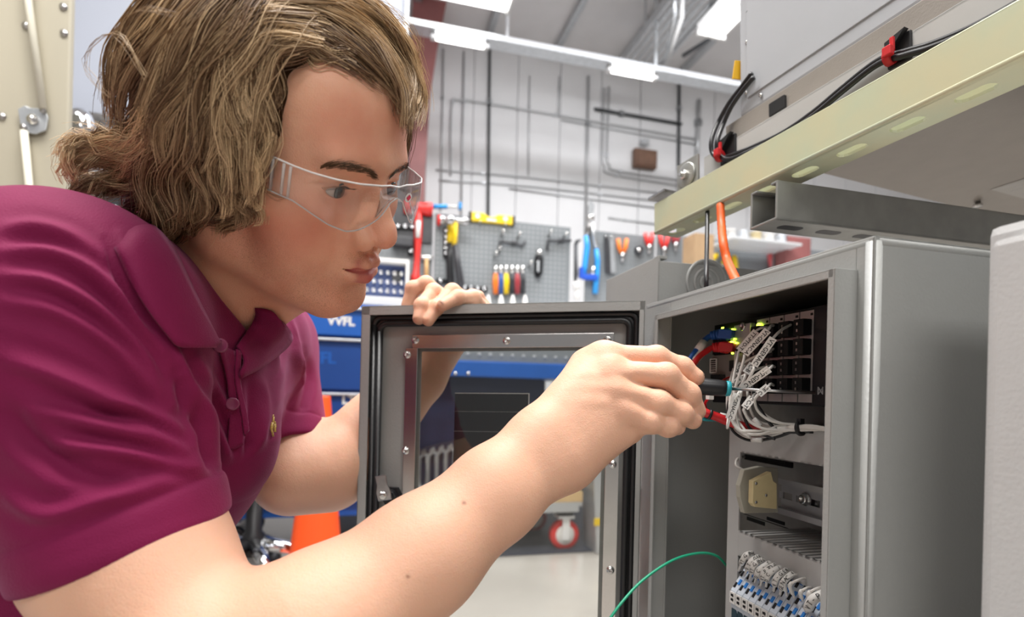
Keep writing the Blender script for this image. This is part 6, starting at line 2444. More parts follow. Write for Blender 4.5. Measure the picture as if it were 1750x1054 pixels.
# beige locker at the left edge
M_BEIGE = mat('beige_enamel', (.42, .385, .30), .45, noise=.06, nscale=6, bump=.05, bscale=60, stretch=(1, 1, .2))
LY = 1.2
lr = at(116, 250, LY)
ulk = lr.dot(RU); vlk = lr.dot(RV)
o = RU * (ulk - .4) + RV * (vlk + .25)
lk = empty('beige_locker', 'beige steel locker with latch rods at the left edge', 'locker', o)
rub(MB(), o, ulk - .62, ulk, vlk, vlk + .018, .06, 2.1, .004).build('locker_door', M_BEIGE, lk)
rub(MB(), o, ulk - .66, ulk - .62, vlk - .30, vlk + .03, 0, 2.12, .004).build('locker_side', M_BEIGE, lk)
lpz = rw(54, 204, vlk - .012)
mb = MB()
MBp = [(30, 186), (42, 180), (52, 184), (76, 186), (82, 200), (78, 222), (60, 229), (36, 224)]
P_ = [rw(x, y, vlk - .010) - o for x, y in MBp]
latch = mb.prism(P_, RV * .004).build('latch_plate', M_GALV, lk, .001)
MB().lathe(rw(56, 204, vlk - .012) - o, -RV, [(.011, -.002), (.011, .003), (.006, .004), (.006, .009), (.0001, .009)], 14).build('latch_bolt', M_BOLT, lk)
for (x, y) in ((74, 189), (40, 217)):
    MB().lathe(rw(x, y, vlk - .012) - o, -RV, [(.006, -.001), (.006, .003), (.0001, .004)], 12).build('rivet', M_DARKSTEEL, lk)
M_CREAM = mat('cream_rod', (.70, .67, .56), .4)
MB().tube([rw(47, -40, vlk - .014) - o, rw(48, 0, vlk - .014) - o, rw(74, 186, vlk - .014) - o], .0075, 10).build('latch_rod', M_CREAM, lk)
MB().tube([rw(41, 224, vlk - .014) - o, rw(54, 360, vlk - .014) - o, rw(62, 460, vlk - .014) - o], .0072, 10).build('latch_rod', M_CREAM, lk)
for (x, y) in ((45, 44), (109, 12), (110, 57), (4, 199), (48, 5)):
    MB().lathe(rw(x, y, vlk - .0) - o, -RV, [(.008, -.001), (.0075, .003), (.0001, .005)], 12).build('screw_head', M_DARKSTEEL, lk)
# chrome dome lamp and a dark box added to fill the dark gap beside the hair
p = at(137, 212, 1.62)
e_ = empty('chrome_dome', 'chrome dome on a dark post beside the beige locker', 'dome', Vector((p.x, p.y, 0)))
M_CHROME = mat('chrome', (.80, .81, .83), .05, 1.0)
MB().lathe(RZ * (p.z - .045), RZ, [(.036, 0), (.037, .03), (.035, .055), (.028, .075), (.016, .087), (.0001, .091)], 28).build('dome', M_CHROME, e_)
MB().lathe(Vector(), RZ, [(.13, 0), (.13, .015), (.03, .03), (.024, .05), (.024, p.z - .05), (.038, p.z - .045)], 20).build('post', M_BLACK, e_)
M_DKGREY = mat('charcoal_enamel', (.035, .035, .04), .45, noise=.2, nscale=20)
p = at(135, 330, 1.9)
o = Vector((p.x, p.y, 0))
e_ = empty('gap_box', 'dark machine housing between the locker and the man\'s hair', 'machine', o)
MB().box(RZ * (p.z - .15) + Vector((.05, .1, 0)), (.22, .3, .34), (RU, RV, RZ), .01).build('housing', M_DKGREY, e_)
MB().box(RZ * ((p.z - .32) / 2) + Vector((.05, .1, 0)), (.12, .16, p.z - .32), (RU, RV, RZ), .01).build('pedestal', M_DKGREY, e_)
MB().box(RZ * (p.z - .1) + Vector((.05, .1, 0)) - RV * .152, (.14, .01, .10), (RU, RV, RZ), .004).build('front_cover', M_GALV, e_)

# ------------------------------------------------------------------ tool wall
PV = 2.80
M_PEG = mat('grey_pegboard', (.205, .22, .23), .5, noise=.04, nscale=10)
M_HOLE = mat('peg_hole', (.40, .41, .42), .6)
M_DHOLE = mat('dark_peg_hole', (.15, .16, .17), .7)


def pegboard(lab, px0, px1, pytop, zlow, mhole, rows=(0, 99), cols_=(0, 99)):
    a = rw(px0, pytop, PV); b = rw(px1, pytop, PV)
    ua, ub = a.dot(RU), b.dot(RU)
    zt_ = a.z
    o = RU * ((ua + ub) / 2) + RV * PV + RZ * zlow
    e_ = empty('pegboard', lab, 'board', o)
    rub(MB(), o, ua, ub, PV, PV + .012, zlow, zt_, .002).build('board', M_PEG, e_)
    m_ = MB(); k = 0
    nx, nz = int((ub - ua) / .0254), int((zt_ - zlow) / .0254)
    for i in range(nx):
        for j in range(nz):
            c = RU * (ua + .016 + i * .0254) + RV * (PV - .0006) + RZ * (zlow + .016 + j * .0254) - o
            m_.add([c + RU * (.0042 * math.cos(t)) + RZ * (.0042 * math.sin(t)) for t in np.linspace(0, 2 * math.pi, 9)[:-1]], [tuple(range(8))])
    h_ = m_.build('peg_hole', mhole, e_); h_['kind'] = 'stuff'
    for uu in (ua + .04, ub - .04): rub(MB(), o, uu - .015, uu + .015, PV + .013, PV + .045, zlow, zt_ - .01, .003).build('upright', M_GALV, e_)
    return e_, ua, ub


ZB_ = rw(850, 545, PV).z
pegboard('grey pegboard panel carrying the pliers and the hanging hooks', 744, 976, 364, ZB_, M_HOLE)
pegboard('grey pegboard panel behind the red dead-blow hammer', 640, 741, 355, ZB_, M_DHOLE)
pegboard('grey pegboard panel behind the blue bolt cutter and the orange cutters', 1002, 1120, 392, ZB_, M_DHOLE)
pegboard('grey pegboard panel half hidden behind the junction box', 1124, 1420, 398, ZB_, M_DHOLE)
# worktop and back frame
a_ = rw(505, 528, 2.3)
zw = rw(600, 524, 2.55).z
ua, ub = rw(470, 520, PV).dot(RU), rw(1500, 520, PV).dot(RU)
M_TOP = mat('pale_laminate', (.72, .73, .74), .35)
o = RU * ((ua + ub) / 2) + RV * 2.5 + RZ * zw
wt = empty('worktop', 'long pale worktop under the tool wall', 'worktop', o)
rub(MB(), o, ua, ub, 2.22, 2.85, zw - .035, zw, .004).build('worktop_slab', M_TOP, wt)
rub(MB(), o, ua, ub, 2.81, 2.85, zw - .12, zw - .036, .003).build('back_rail', M_GALV, wt)


def tool(name, label, cat, px, py, group=None, off=.02):
    o = rw(px, py, PV - off)
    return empty(name, label, cat, o, group=group), o


def q(px, py, o, off=.02):
    return rw(px, py, PV - off) - o


def tz(px, off=.02):
    return px / F * rw(800, 450, PV - off).y


# dead-blow hammer
M_DRED = mat('red_urethane', (.72, .035, .03), .4)
e_, o = tool('dead_blow_hammer', 'red dead-blow hammer hanging on the tool wall beside the man\'s glasses', 'hammer', 714, 352)
MB().lathe(q(690, 353, o), RU, [(.030, 0), (.034, .004), (.034, .035), (.029, .045), (.029, .098), (.034, .108), (.034, .138), (.030, .142)], 20).build('head', M_DRED, e_)
MB().tube([q(714, 362, o), q(715, 385, o), q(714, 408, o), q(713, 440, o), q(711, 465, o), q(710, 474, o), q(710, 480, o)], [.024, .021, .020, .014, .016, .026, .024], 14).build('handle', M_DRED, e_)
MB().tube([q(715, 378, o, .036), q(714, 406, o, .036)], .0125, 10).build('label_panel', M_WHITE, e_)
MB().tube([q(714, 344, o, -.01), q(714, 344, o, .03)], .005, 8).build('peg', M_GALV, e_)
# blue strap clamp
M_SKY = mat('sky_blue_plastic', (.02, .30, .72), .4)
e_, o = tool('strap_clamp', 'small blue and white clamp bar above the yellow-handled hammer', 'clamp', 765, 353)
MB().tube([q(738, 353, o), q(764, 353, o)], .011, 10).build('grip', M_SKY, e_)
MB().tube([q(764, 353, o), q(782, 353, o)], .007, 10).build('bar', M_WHITE, e_)
MB().box(q(786, 352, o), (.014, .03, .034), (RU, RV, RZ), .003).build('jaw', M_SKY, e_)
# hammers with yellow grips
M_YEL2 = mat('yellow_grip', (.85, .58, .01), .45)
for (px, lab, hx0, hx1, red) in ((768, 'ball-peen hammer with a yellow and black handle on the tool wall', 748, 788, True), (779, 'second black-handled hammer behind the yellow-handled one', 762, 794, False)):
    e_, o = tool('hammer', lab, 'hammer', px, 375)
    of = .035 if red else .09
    MB().lathe(q(hx0, 375, o, of), RU, [(.018, 0), (.024, .004), (.024, .03), (.014, .04), (.016, .075), (.024, .09), (.020, .112), (.0001, .12)], 16).build('head', M_DARKSTEEL, e_)
    if red:
        MB().lathe(q(hx0 - 1, 376, o, of), RU, [(.024, 0), (.027, .004), (.027, .014), (.022, .016)], 16).build('face_cap', M_DRED, e_)
        MB().tube([q(770, 378, o, of), q(772, 395, o, of), q(769, 415, o, of)], [.016, .021, .017], 12).build('grip', M_YEL2, e_)
        MB().tube([q(769, 415, o, of), q(768, 440, o, of), q(770, 480, o, of), q(771, 486, o, of)], [.015, .018, .020, .014], 12).build('handle', M_BLACK, e_)
    else:
        MB().tube([q(779, 380, o, of), q(777, 420, o, of)], [.012, .012], 12).build('grip', M_YEL2, e_)
        MB().tube([q(778, 418, o, of), q(782, 450, o, of), q(787, 485, o, of), q(788, 490, o, of)], [.014, .017, .020, .014], 12).build('handle', M_DKGREY, e_)
# wood-handled hammer
M_WOOD = mat('pale_wood', (.58, .36, .16), .5, noise=.2, nscale=30, stretch=(1, 1, .1))
e_, o = tool('small_hammer', 'small wood-handled hammer right of the red dead-blow hammer', 'hammer', 729, 440)
MB().tube([q(729, 440, o), q(729, 474, o)], .0115, 10).build('handle', M_WOOD, e_)
MB().lathe(q(720, 439, o), RU, [(.010, 0), (.012, .003), (.012, .05), (.008, .058)], 12).build('head', M_BOLT, e_)
# yellow level
e_, o = tool('spirit_level', 'yellow torpedo level with black ends lying above the pegboard', 'level', 842, 368)
a, b = q(806, 369, o), q(880, 373, o)
lx = RU
ln = 74 / F * 2.82
prof = [(0, 0), (0, .044), (.29 * ln, .044), (.36 * ln, .034), (.46 * ln, .026), (.56 * ln, .030), (.62 * ln, .044), (ln, .044), (ln, 0)]
base = a - RZ * .022
MB().prism([base + RU * u + RZ * z for u, z in prof], RV * .022).build('body', M_YEL2, e_, .002)
for u in (-.006, ln + .001): MB().box(base + RU * u + RZ * .022 + RV * .011, (.014, .026, .048), (RU, RV, RZ), .003).build('end_cap', M_BLACK, e_)
for u in (.14 * ln, .80 * ln): MB().lathe(base + RU * u + RZ * .026 - RV * .001, -RV, [(.013, 0), (.013, .002), (.009, .002), (.008, .0005), (.0001, .0005)], 16).build('vial', M_WHITE, e_)
MB().box(base + RU * ln * .47 + RZ * .012 - RV * .001, (.05, .002, .012), (RU, RV, RZ)).build('vial_window', M_WHITE, e_)
for u in (.2 * ln, .8 * ln): MB().tube([base + RU * u - RZ * .004 - RV * .01, base + RU * u - RZ * .004 + RV * .03], .004, 8).build('peg', M_GALV, e_)
# hooks
for (pts, lab) in (([(853, 430), (854, 413), (878, 415), (892, 420), (898, 412)], 'long black peg hook left of the torch'), ([(935, 428), (936, 411), (958, 411), (976, 411)], 'black peg hook right of the torch')):
    e_, o = tool('peg_hook', lab, 'hook', *pts[0])
    MB().tube([q(x, y, o, .015) for x, y in pts], .0075, 8).build('hook', M_DKGREY, e_)
    MB().box(q(*pts[2], o, .004), (.03, .008, .02), (RU, RV, RZ), .002).build('hook_plate', M_DKGREY, e_)
for i, (x, y) in enumerate(((858, 400), (886, 404), (939, 400), (965, 404), (852, 428), (846, 436), (905, 452))):
    e_, o = tool('peg', ('bright peg over the left end of the long hook', 'bright peg over the right end of the long hook', 'bright peg over the left end of the shorter hook', 'bright peg over the right end of the shorter hook', 'bright peg just under the left end of the long hook', 'lowest bright peg left of the long hook', 'lone bright peg left of the torch')[i], 'peg', x, y, 'bright pegs on the pegboard')
    MB().tube([RV * .02, -RV * .03, -RV * .034 + RZ * .015], .006, 8).build('peg', M_BOLT, e_)
# torch
e_, o = tool('torch', 'black torch with a steel cap hanging mid pegboard', 'torch', 920, 430)
MB().tube([q(921, 437, o), q(921, 443, o), q(920, 466, o), q(919, 473, o)], [.020, .024, .022, .014], 14).build('body', M_MATBLACK, e_)
MB().tube([q(922, 427, o), q(921, 436, o)], .015, 14).build('cap', M_BOLT, e_)
MB().box(q(920, 455, o, .042), (.014, .006, .06), (RU, RV, RZ), .003).build('name_plate', M_GALV, e_)
# pliers
M_ORG = mat('orange_grip', (.85, .20, .02), .45)
M_NAVY = mat('blue_grip', (.04, .10, .30), .45)
M_DRK = mat('dark_red_grip', (.35, .04, .05), .45)
for (px, m__, lab) in ((847, M_ORG, 'orange-handled pliers hanging first in the row'), (856, M_NAVY, 'blue-handled pliers hanging second in the row'), (865, M_YEL2, 'yellow-handled pliers hanging third in the row'),
                       (875, M_DKGREY, 'black-handled pliers hanging after the yellow pair'), (884, M_DRK, 'dark red-handled pliers hanging fifth in the row'), (893, M_DKGREY, 'black-handled pliers hanging last in the row')):
    e_, o = tool('pliers', lab, 'pliers', px, 460, 'pliers on the pegboard')
    MB().tube([q(px - 1.2, 466, o), q(px - 2.6, 480, o), q(px - 1.6, 502, o)], [.006, .0085, .008], 10).build('handle', m__, e_)
    MB().tube([q(px + 1.2, 466, o), q(px + 2.6, 480, o), q(px + 1.6, 502, o)], [.006, .0085, .008], 10).build('handle', m__, e_)
    MB().tube([q(px, 467, o), q(px, 460, o), q(px, 452, o)], [.008, .012, .006], 10).build('jaw', M_BOLT, e_)
for i, (px, py) in enumerate(((834, 512), (856, 512), (876, 514), (897, 508))):
    e_ = empty('spray_nozzle', ('pale cone standing under the orange-handled pliers', 'pale cone standing under the blue-handled pliers', 'pale cone standing under the black-handled pliers', 'tallest pale cone standing right of the pliers')[i], 'cone', rw(px, 522, PV - .09))
    b_ = rw(px, 522, PV - .09)
    e_.location.z = zw
    MB().lathe(Vector(), RZ, [(.026, 0), (.026, .02), (.012, b_.z - zw + .03), (.004, b_.z - zw + .055)], 14).build('cone', M_WHITE, e_)
# bolt cutter in blue
e_, o = tool('bolt_cutter', 'bolt cutter with two long bright blue handles', 'cutter', 1008, 400)
MB().tube([q(1001, 403, o), q(1003, 420, o), q(999, 455, o), q(996, 476, o)], [.013, .016, .016, .016], 12).build('handle', M_SKY, e_)
MB().tube([q(1019, 426, o), q(1021, 445, o), q(1020, 470, o), q(1017, 501, o)], [.013, .015, .015, .016], 12).build('handle', M_SKY, e_)
MB().tube([q(1001, 404, o), q(1008, 385, o), q(1012, 366, o)], [.011, .012, .014], 10).build('arm', M_DARKSTEEL, e_)
MB().tube([q(1019, 426, o), q(1014, 400, o), q(1010, 375, o)], [.010, .012, .014], 10).build('arm', M_GALV, e_)
MB().lathe(q(1010, 372, o, .035), -RV, [(.018, -.02), (.018, .006), (.008, .01), (.0001, .01)], 16).build('pivot', M_BOLT, e_)
MB().prism([q(1004, 372, o), q(1014, 370, o), q(1016, 350, o), q(1010, 342, o), q(1006, 352, o)], RV * .014).build('jaw', M_GALV, e_)
e_, o = tool('angle_clamp', 'short royal blue clamp between the bolt cutter handles', 'clamp', 1008, 474)
M_ROYAL = mat('royal_blue', (.02, .09, .52), .4)
MB().box(q(1008, 474, o, .03), (.085, .03, .028), (RU, RV, RZ), .005).build('clamp_bar', M_ROYAL, e_)
MB().tube([q(1012, 470, o, .03), q(1014, 455, o, .03)], [.012, .010], 10).build('clamp_screw', M_BOLT, e_)
MB().box(q(993, 466, o, .03), (.02, .03, .06), (RU, RV, RZ), .004).build('clamp_jaw', M_ROYAL, e_)
# black gun and pale straight bars
e_, o = tool('pry_bar', 'dark pry bar hanging left of the bolt cutter', 'bar', 985, 420)
MB().tube([q(984, 418, o), q(984, 470, o), q(983, 480, o)], [.011, .012, .008], 10).build('bar', M_DKGREY, e_)
MB().tube([q(984, 418, o), q(986, 412, o), q(992, 410, o)], [.011, .010, .006], 10).build('claw', M_DKGREY, e_)
e_, o = tool('roller_handle', 'white roller hanging low beside the bolt cutter', 'roller', 985, 488)
MB().tube([q(985, 482, o), q(985, 494, o)], .017, 12).build('roller', M_WHITE, e_)
MB().tube([q(986, 496, o), q(986, 512, o)], .012, 12).build('grip', M_WHITE, e_)
for (px, lab) in ((1045, 'pale flat bar hanging right of the bolt cutter'), (1036, 'dark flat bar hanging right of the bolt cutter')):
    e_, o = tool('flat_bar', lab, 'bar', px, 400)
    MB().prism([q(px - 3, 402, o), q(px + 3, 402, o), q(px + 8, 466, o), q(px - 1, 466, o)], RV * .008).build('bar', M_GALV if px == 1045 else M_DKGREY, e_)
    MB().tube([q(px, 404, o, .03), q(px, 404, o, -.01)], .005, 8).build('peg', M_BOLT, e_)
# orange cutters, red pliers
for (x0, x1, yt, yb, m__, lab) in ((1056, 1071, 408, 438, M_ORG, 'orange-handled cutters on the far pegboard'), (1103, 1115, 398, 424, M_DRED, 'red-handled pliers at the left of the far pegboard'), (1128, 1142, 400, 428, M_DRED, 'red-handled pliers over the corner of the junction box'), (1149, 1160, 398, 420, M_DRK, 'dark red pliers near the brown carton')):
    e_, o = tool('cutters', lab, 'cutters', (x0 + x1) / 2, yt)
    xm = (x0 + x1) / 2
    MB().tube([q(x0, yt, o), q(x0 + 2, (yt + yb) / 2, o), q(xm - 1, yb - 4, o)], [.011, .012, .009], 10).build('handle', m__, e_)
    MB().tube([q(x1, yt, o), q(x1 - 2, (yt + yb) / 2, o), q(xm + 1, yb - 4, o)], [.011, .012, .009], 10).build('handle', m__, e_)
    MB().tube([q(xm, yb - 6, o), q(xm, yb + 1, o), q(xm, yb + 10, o)], [.012, .014, .005], 10).build('jaw', M_DARKSTEEL, e_)
e_, o = tool('tape_reel', 'dark round tape reel left of the junction box', 'reel', 1092, 428)
MB().lathe(q(1092, 427, o), -RV, [(.024, -.012), (.024, .012), (.012, .014), (.010, .006), (.0001, .006)], 18).build('reel', M_DKGREY, e_)
MB().lathe(q(1092, 427, o, .035), -RV, [(.011, 0), (.011, .003), (.0001, .004)], 14).build('hub', M_BOLT, e_)
M_CARD = mat('cardboard', (.45, .30, .17), .7, noise=.1, nscale=12)
b_ = rw(1192, 470, 2.62)
e_ = empty('carton', 'brown carton standing on the worktop behind the junction box', 'carton', Vector((b_.x, b_.y, zw)))
hC = rw(1192, 404, 2.62).z - zw
MB().box(RZ * (hC / 2), (.115, .12, hC), (RU, RV, RZ), .002).build('carton_body', M_CARD, e_)
MB().box(RZ * (hC + .0006) , (.113, .025, .001), (RU, RV, RZ)).build('tape', M_TAN, e_)
for i, (x0, y0, x1, y1, lab) in enumerate(((1208, 452, 1226, 434, 'yellow-handled driver lying aslant by the carton'), (1236, 450, 1242, 438, 'yellow-handled driver behind the orange cable'), (1258, 462, 1254, 436, 'upright yellow-handled driver right of the orange cable'))):
    e_, o = tool('driver', lab, 'driver', x0, y0, off=.04)
    p0, p1 = q(x0, y0, o, .04), q(x1, y1, o, .04)
    MB().tube([p0, p0.lerp(p1, .8), p1], [.014, .017, .010], 10).build('grip', M_YEL2, e_)
    MB().tube([p0, p0 + (p0 - p1) * .5], .005, 8).build('blade', M_BOLT, e_)
M_PINK = mat('faded_red_plastic', (.68, .12, .13), .5)
for i in range(5):
    e_, o = tool('bar_clamp', ORD[i] + ' short faded red handle from the left at the far right of the tool wall', 'clamp', 1316 + i * 11.5, 434, 'faded red handles on the far tool wall')
    MB().tube([q(1316 + i * 11.5, 431, o), q(1316 + i * 11.5, 436, o), q(1318 + i * 11.5, 456, o)], [.012, .017, .014], 12).build('grip', M_PINK, e_)
    MB().box(q(1317 + i * 11.5, 460, o), (.02, .02, .03), (RU, RV, RZ), .003).build('jaw', M_DARKSTEEL, e_)
e_ = empty('parts_shelf', 'pale shelf of small parts at the far right above the cabinet', 'shelf', rw(1290, 420, PV - .125))
o = rw(1290, 420, PV - .125)
MB().box(Vector(), (.45, .22, .014), (RU, RV, RZ), .003).build('shelf_board', M_TOP, e_)
for k in range(2): MB().box(RU * (-.2 + .4 * k) + RV * .095 - RZ * .05, (.012, .03, .1), (RU, RV, RZ)).build('shelf_bracket', M_GALV, e_)
for i in range(5):
    b_ = o + RU * (-.18 + .085 * i) + RZ * .0072 - RV * .02
    e2 = empty('parts_tub', ('white tub at the left end of the parts shelf', 'grey tub second on the parts shelf', 'tan tub in the middle of the parts shelf', 'white tub fourth on the parts shelf', 'grey tub at the right end of the parts shelf')[i], 'tub', b_, group='tubs on the parts shelf')
    MB().lathe(Vector(), RZ, [(.026, 0), (.03, .055), (.032, .056), (.032, .06), (.0001, .06)], 14).build('tub', (M_WHITE, M_GALV, M_TAN, M_WHITE, M_GALV)[i], e2)
b_ = rw(1355, 440, PV - .1)
e_ = empty('red_case', 'dark red case on the worktop at the far right', 'case', Vector((b_.x, b_.y, zw)))
hC = rw(1355, 408, PV - .1).z - zw
MB().box(RZ * (hC / 2), (.17, .09, hC), (RU, RV, RZ), .006).build('case_body', M_OXIDE, e_)
MB().box(RZ * (hC * .7) - RV * .047, (.06, .01, .03), (RU, RV, RZ), .003).build('case_latch', M_GALV, e_)
# socket rails: black strips of chrome sockets
def sockets(lab, pts, n_, r_):
    e_, o = tool('socket_rail', lab, 'rail', *pts[0])
    A0, A1 = q(*pts[0], o, .012), q(*pts[1], o, .012)
    dd = (A1 - A0).normalized(); s_ = dd.cross(RV).normalized()
    MB().box((A0 + A1) / 2, ((A1 - A0).length + .04, .012, r_ * 2.6), (dd, RV, s_), .002).build('rail', M_MATBLACK, e_)
    for i in range(n_):
        c = A0.lerp(A1, i / max(1, n_ - 1))
        MB().lathe(c - RV * .005, -RV, [(r_, 0), (r_, .02), (r_ * .6, .021), (r_ * .55, .012), (.0001, .012)], 12).build('socket', M_CHROME, e_)


sockets('upright rail of chrome sockets beside the yellow-handled hammer', [(761, 396), (761, 434)], 5, .0085)
sockets('level rail of chrome sockets above the left hand', [(782, 492), (826, 494)], 5, .0095)
sockets('short rail of chrome sockets left of the level rail', [(752, 480), (766, 482)], 2, .0095)
sockets('upright rail of chrome sockets beside the red hammer handle', [(702, 417), (702, 430)], 2, .0095)
sockets('short rail of chrome sockets under the dead-blow hammer', [(680, 388), (704, 389)], 3, .0095)
# dark holster behind the red hammer
e_, o = tool('tool_holster', 'dark holster plate behind the red dead-blow hammer', 'holster', 700, 380)
MB().box(q(706, 380, o, .006), (.19, .012, .20), (RU, RV, RZ), .004).build('plate', M_DKGREY, e_)
MB().box(q(688, 414, o, .03), (.10, .06, .05), (RU, RV, RZ), .008).build('pouch', M_DKGREY, e_)
# white organiser with a blue-grey tray of sockets
p0, p1 = rw(607, 440, 2.7), rw(694, 520, 2.7)
o = (p0 + p1) / 2
og = empty('socket_case', 'open white case of sockets on a blue tray behind the man\'s chin', 'case', Vector((o.x, o.y, zw)))
o = Vector((o.x, o.y, zw))
hO = p0.z - zw; wO = (p1 - p0).dot(RU)
for (uu, ww) in ((-wO / 2, .014), (wO / 2, .014)): MB().box(RU * uu + RZ * (hO / 2), (ww, .10, hO), (RU, RV, RZ), .003).build('case_side', M_WHITE, og)
MB().box(RZ * (hO - .01), (wO, .10, .018), (RU, RV, RZ), .003).build('case_top', M_WHITE, og)
MB().box(RZ * .035, (wO, .10, .07), (RU, RV, RZ), .003).build('case_base', M_WHITE, og)
M_TRAY = mat('blue_grey_foam', (.10, .14, .32), .7)
MB().box(RZ * (hO / 2) + RV * .03, (wO, .02, hO - .02), (RU, RV, RZ)).build('tray', M_TRAY, og)
for i in range(7):
    for j in range(3):
        c = RU * (-wO * .40 + i * wO * .133) + RZ * (hO * (.42 + .17 * j)) + RV * .018
        MB().lathe(c, -RV, [(.010, 0), (.010, .025), (.006, .026), (.0055, .012), (.0001, .012)], 10).build('socket', M_CHROME, og)
MB().box(RU * (wO * .30) + RZ * (hO * .72) + RV * .01, (.045, .03, .05), (RU, RV, RZ), .003).build('adapter', M_DKGREY, og)

# ------------------------------------------------------------------ blue tool chest, cart, cone and floor things
M_CHEST = mat('blue_enamel', (.012, .10, .42), .35, noise=.05, nscale=10)
CV = 2.20
a_, b_ = rw(470, 530, CV), rw(708, 530, CV)
uc0, uc1 = a_.dot(RU) - .25, rw(690, 600, CV).dot(RU)
zt_, zlo = zw - .036, .16
o = RU * ((uc0 + uc1) / 2) + RV * (CV + .25)
chest = empty('tool_chest', 'blue roller tool chest behind the man\'s chin', 'tool chest', o)
rub(MB(), o, uc0, uc1, CV + .02, CV + .5, zlo, zt_, .006).build('chest_body', M_CHEST, chest)
z1c = rw(560, 575, CV).z; z2c = rw(560, 668, CV).z
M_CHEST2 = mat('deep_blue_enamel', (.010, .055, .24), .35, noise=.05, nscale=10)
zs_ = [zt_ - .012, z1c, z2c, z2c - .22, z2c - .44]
for k in range(4):
    zb_ = max(zs_[k + 1] + .006, zlo + .01)
    if zs_[k] - zb_ < .03: continue
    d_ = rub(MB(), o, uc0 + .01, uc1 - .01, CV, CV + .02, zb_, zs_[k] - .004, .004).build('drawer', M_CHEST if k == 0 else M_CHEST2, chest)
    rub(MB(), o, uc0 + .02, uc1 - .02, CV - .016, CV, zs_[k] - .016, zs_[k] - .006, .003).build('handle_lip', M_GALV, d_)
    if k == 0: text_on('VVFL', rw(583, 549, CV - .001) - o, RU, RZ, .046, M_WHITE, d_, .0003, bold=.002)
    if k == 1: text_on('TFL', rw(552, 612, CV - .001) - o, RU, RZ, .060, M_CHEST, d_, .0003, bold=.002)
    if k == 2: text_on('LT', rw(596, 684, CV - .001) - o, RU, RZ, .046, M_WHITE, d_, .0003, bold=.002)


def caster(parent, p, o, r_, mw, mh=None, brk_=None):
    """wheel on a fork, p = point on the floor under it"""
    w_ = MB().lathe(p + RZ * r_ - RV * .018 - o, RV, [(r_ * .62, 0), (r_ * .95, .001), (r_, .006), (r_, .030), (r_ * .95, .035), (r_ * .62, .036)], 28).build('wheel', mw, parent)
    MB().lathe(p + RZ * r_ - RV * .022 - o, RV, [(.012, 0), (r_ * .62, .002), (r_ * .68, .006), (r_ * .68, .038), (r_ * .62, .040), (.012, .043)], 24).build('hub', mh or M_WHITE, w_)
    f_ = MB()
    for k in (-1, 1):
        f_.box(p + RZ * (r_ * 1.45) + RV * (.028 * k) - o, (.032, .005, r_ * 1.5), (RU, RV, RZ), .002)
    f_.box(p + RZ * (r_ * 2.2) - o, (.07, .07, .012), (RU, RV, RZ), .002)
    f_.build('fork', brk_ or M_FIX, w_)


for uu in (uc0 + .1, uc1 - .1):
    caster(chest, RU * uu + RV * (CV + .1), o, .060, M_BLACK, M_GALV, M_GALV)
    caster(chest, RU * uu + RV * (CV + .42), o, .060, M_BLACK, M_GALV, M_GALV)

# tool cart seen through the window
KV = 2.12
M_NAVYP = mat('navy_panel', (.014, .018, .045), .45, noise=.2, nscale=16)
uk0, uk1 = rw(700, 700, KV).dot(RU), rw(1013, 700, KV).dot(RU)
za = rw(850, 598, KV).z; zb2 = rw(850, 618, KV).z; zc2 = rw(850, 645, KV).z; zd = rw(850, 862, KV).z; ze = rw(950, 876, KV).z
o = RU * ((uk0 + uk1) / 2) + RV * (KV + .2)
cart = empty('tool_cart', 'blue and navy tool cart on red casters seen through the door window', 'cart', o)
rub(MB(), o, uk0, uk1, KV + .02, KV + .42, zb2, za + .02, .003).build('perforated_back', M_PEG, cart)
for i in range(16):
    MB().lathe(RU * (uk0 + .04 + i * .046) + RV * (KV + .019) + RZ * ((za + zb2) / 2 + .004) - o, -RV, [(.0075, 0), (.007, .001), (.0001, .001)], 10).build('back_hole', M_HOLE, cart)
rub(MB(), o, uk0, uk1, KV - .01, KV + .44, zc2, zb2, .006).build('blue_beam', M_CHEST, cart)
for (px, py) in ((778, 638), (800, 638)):
    MB().lathe(rw(px, py, KV - .012) - o, -RV, [(.007, 0), (.006, .004), (.0001, .005)], 10).build('beam_bolt', M_BOLT, cart)
rub(MB(), o, uk0, uk1 - .20, KV + .06, KV + .08, zd, zc2, .002).build('back_panel', M_NAVYP, cart)
rub(MB(), o, uk0, uk0 + .03, KV, KV + .42, zd, zc2, .003).build('side_panel', M_NAVYP, cart)
rub(MB(), o, uk0, uk1 - .05, KV, KV + .42, ze, zd, .004).build('bottom_shelf', M_PIPE, cart)
rub(MB(), o, uk0, uk1 - .1, KV + .34, KV + .36, zd, zc2, .003).build('rear_panel', M_NAVYP, cart)
rr_ = .064
for (px, py) in ((981, 953), (930, 925), (720, 940)):
    c_ = zp_(px, py, 0)
    c_ = RU * c_.dot(RU) + RV * (KV + .06 if px == 981 else KV + .36)
    caster(cart, c_, o, rr_, M_DRED if px != 930 else M_DRK)
    rub(MB(), o, c_.dot(RU) - .03, c_.dot(RU) + .03, c_.dot(RV) - .03, c_.dot(RV) + .03, rr_ * 2.2, ze, .003).build('caster_post', M_BLACK, cart)
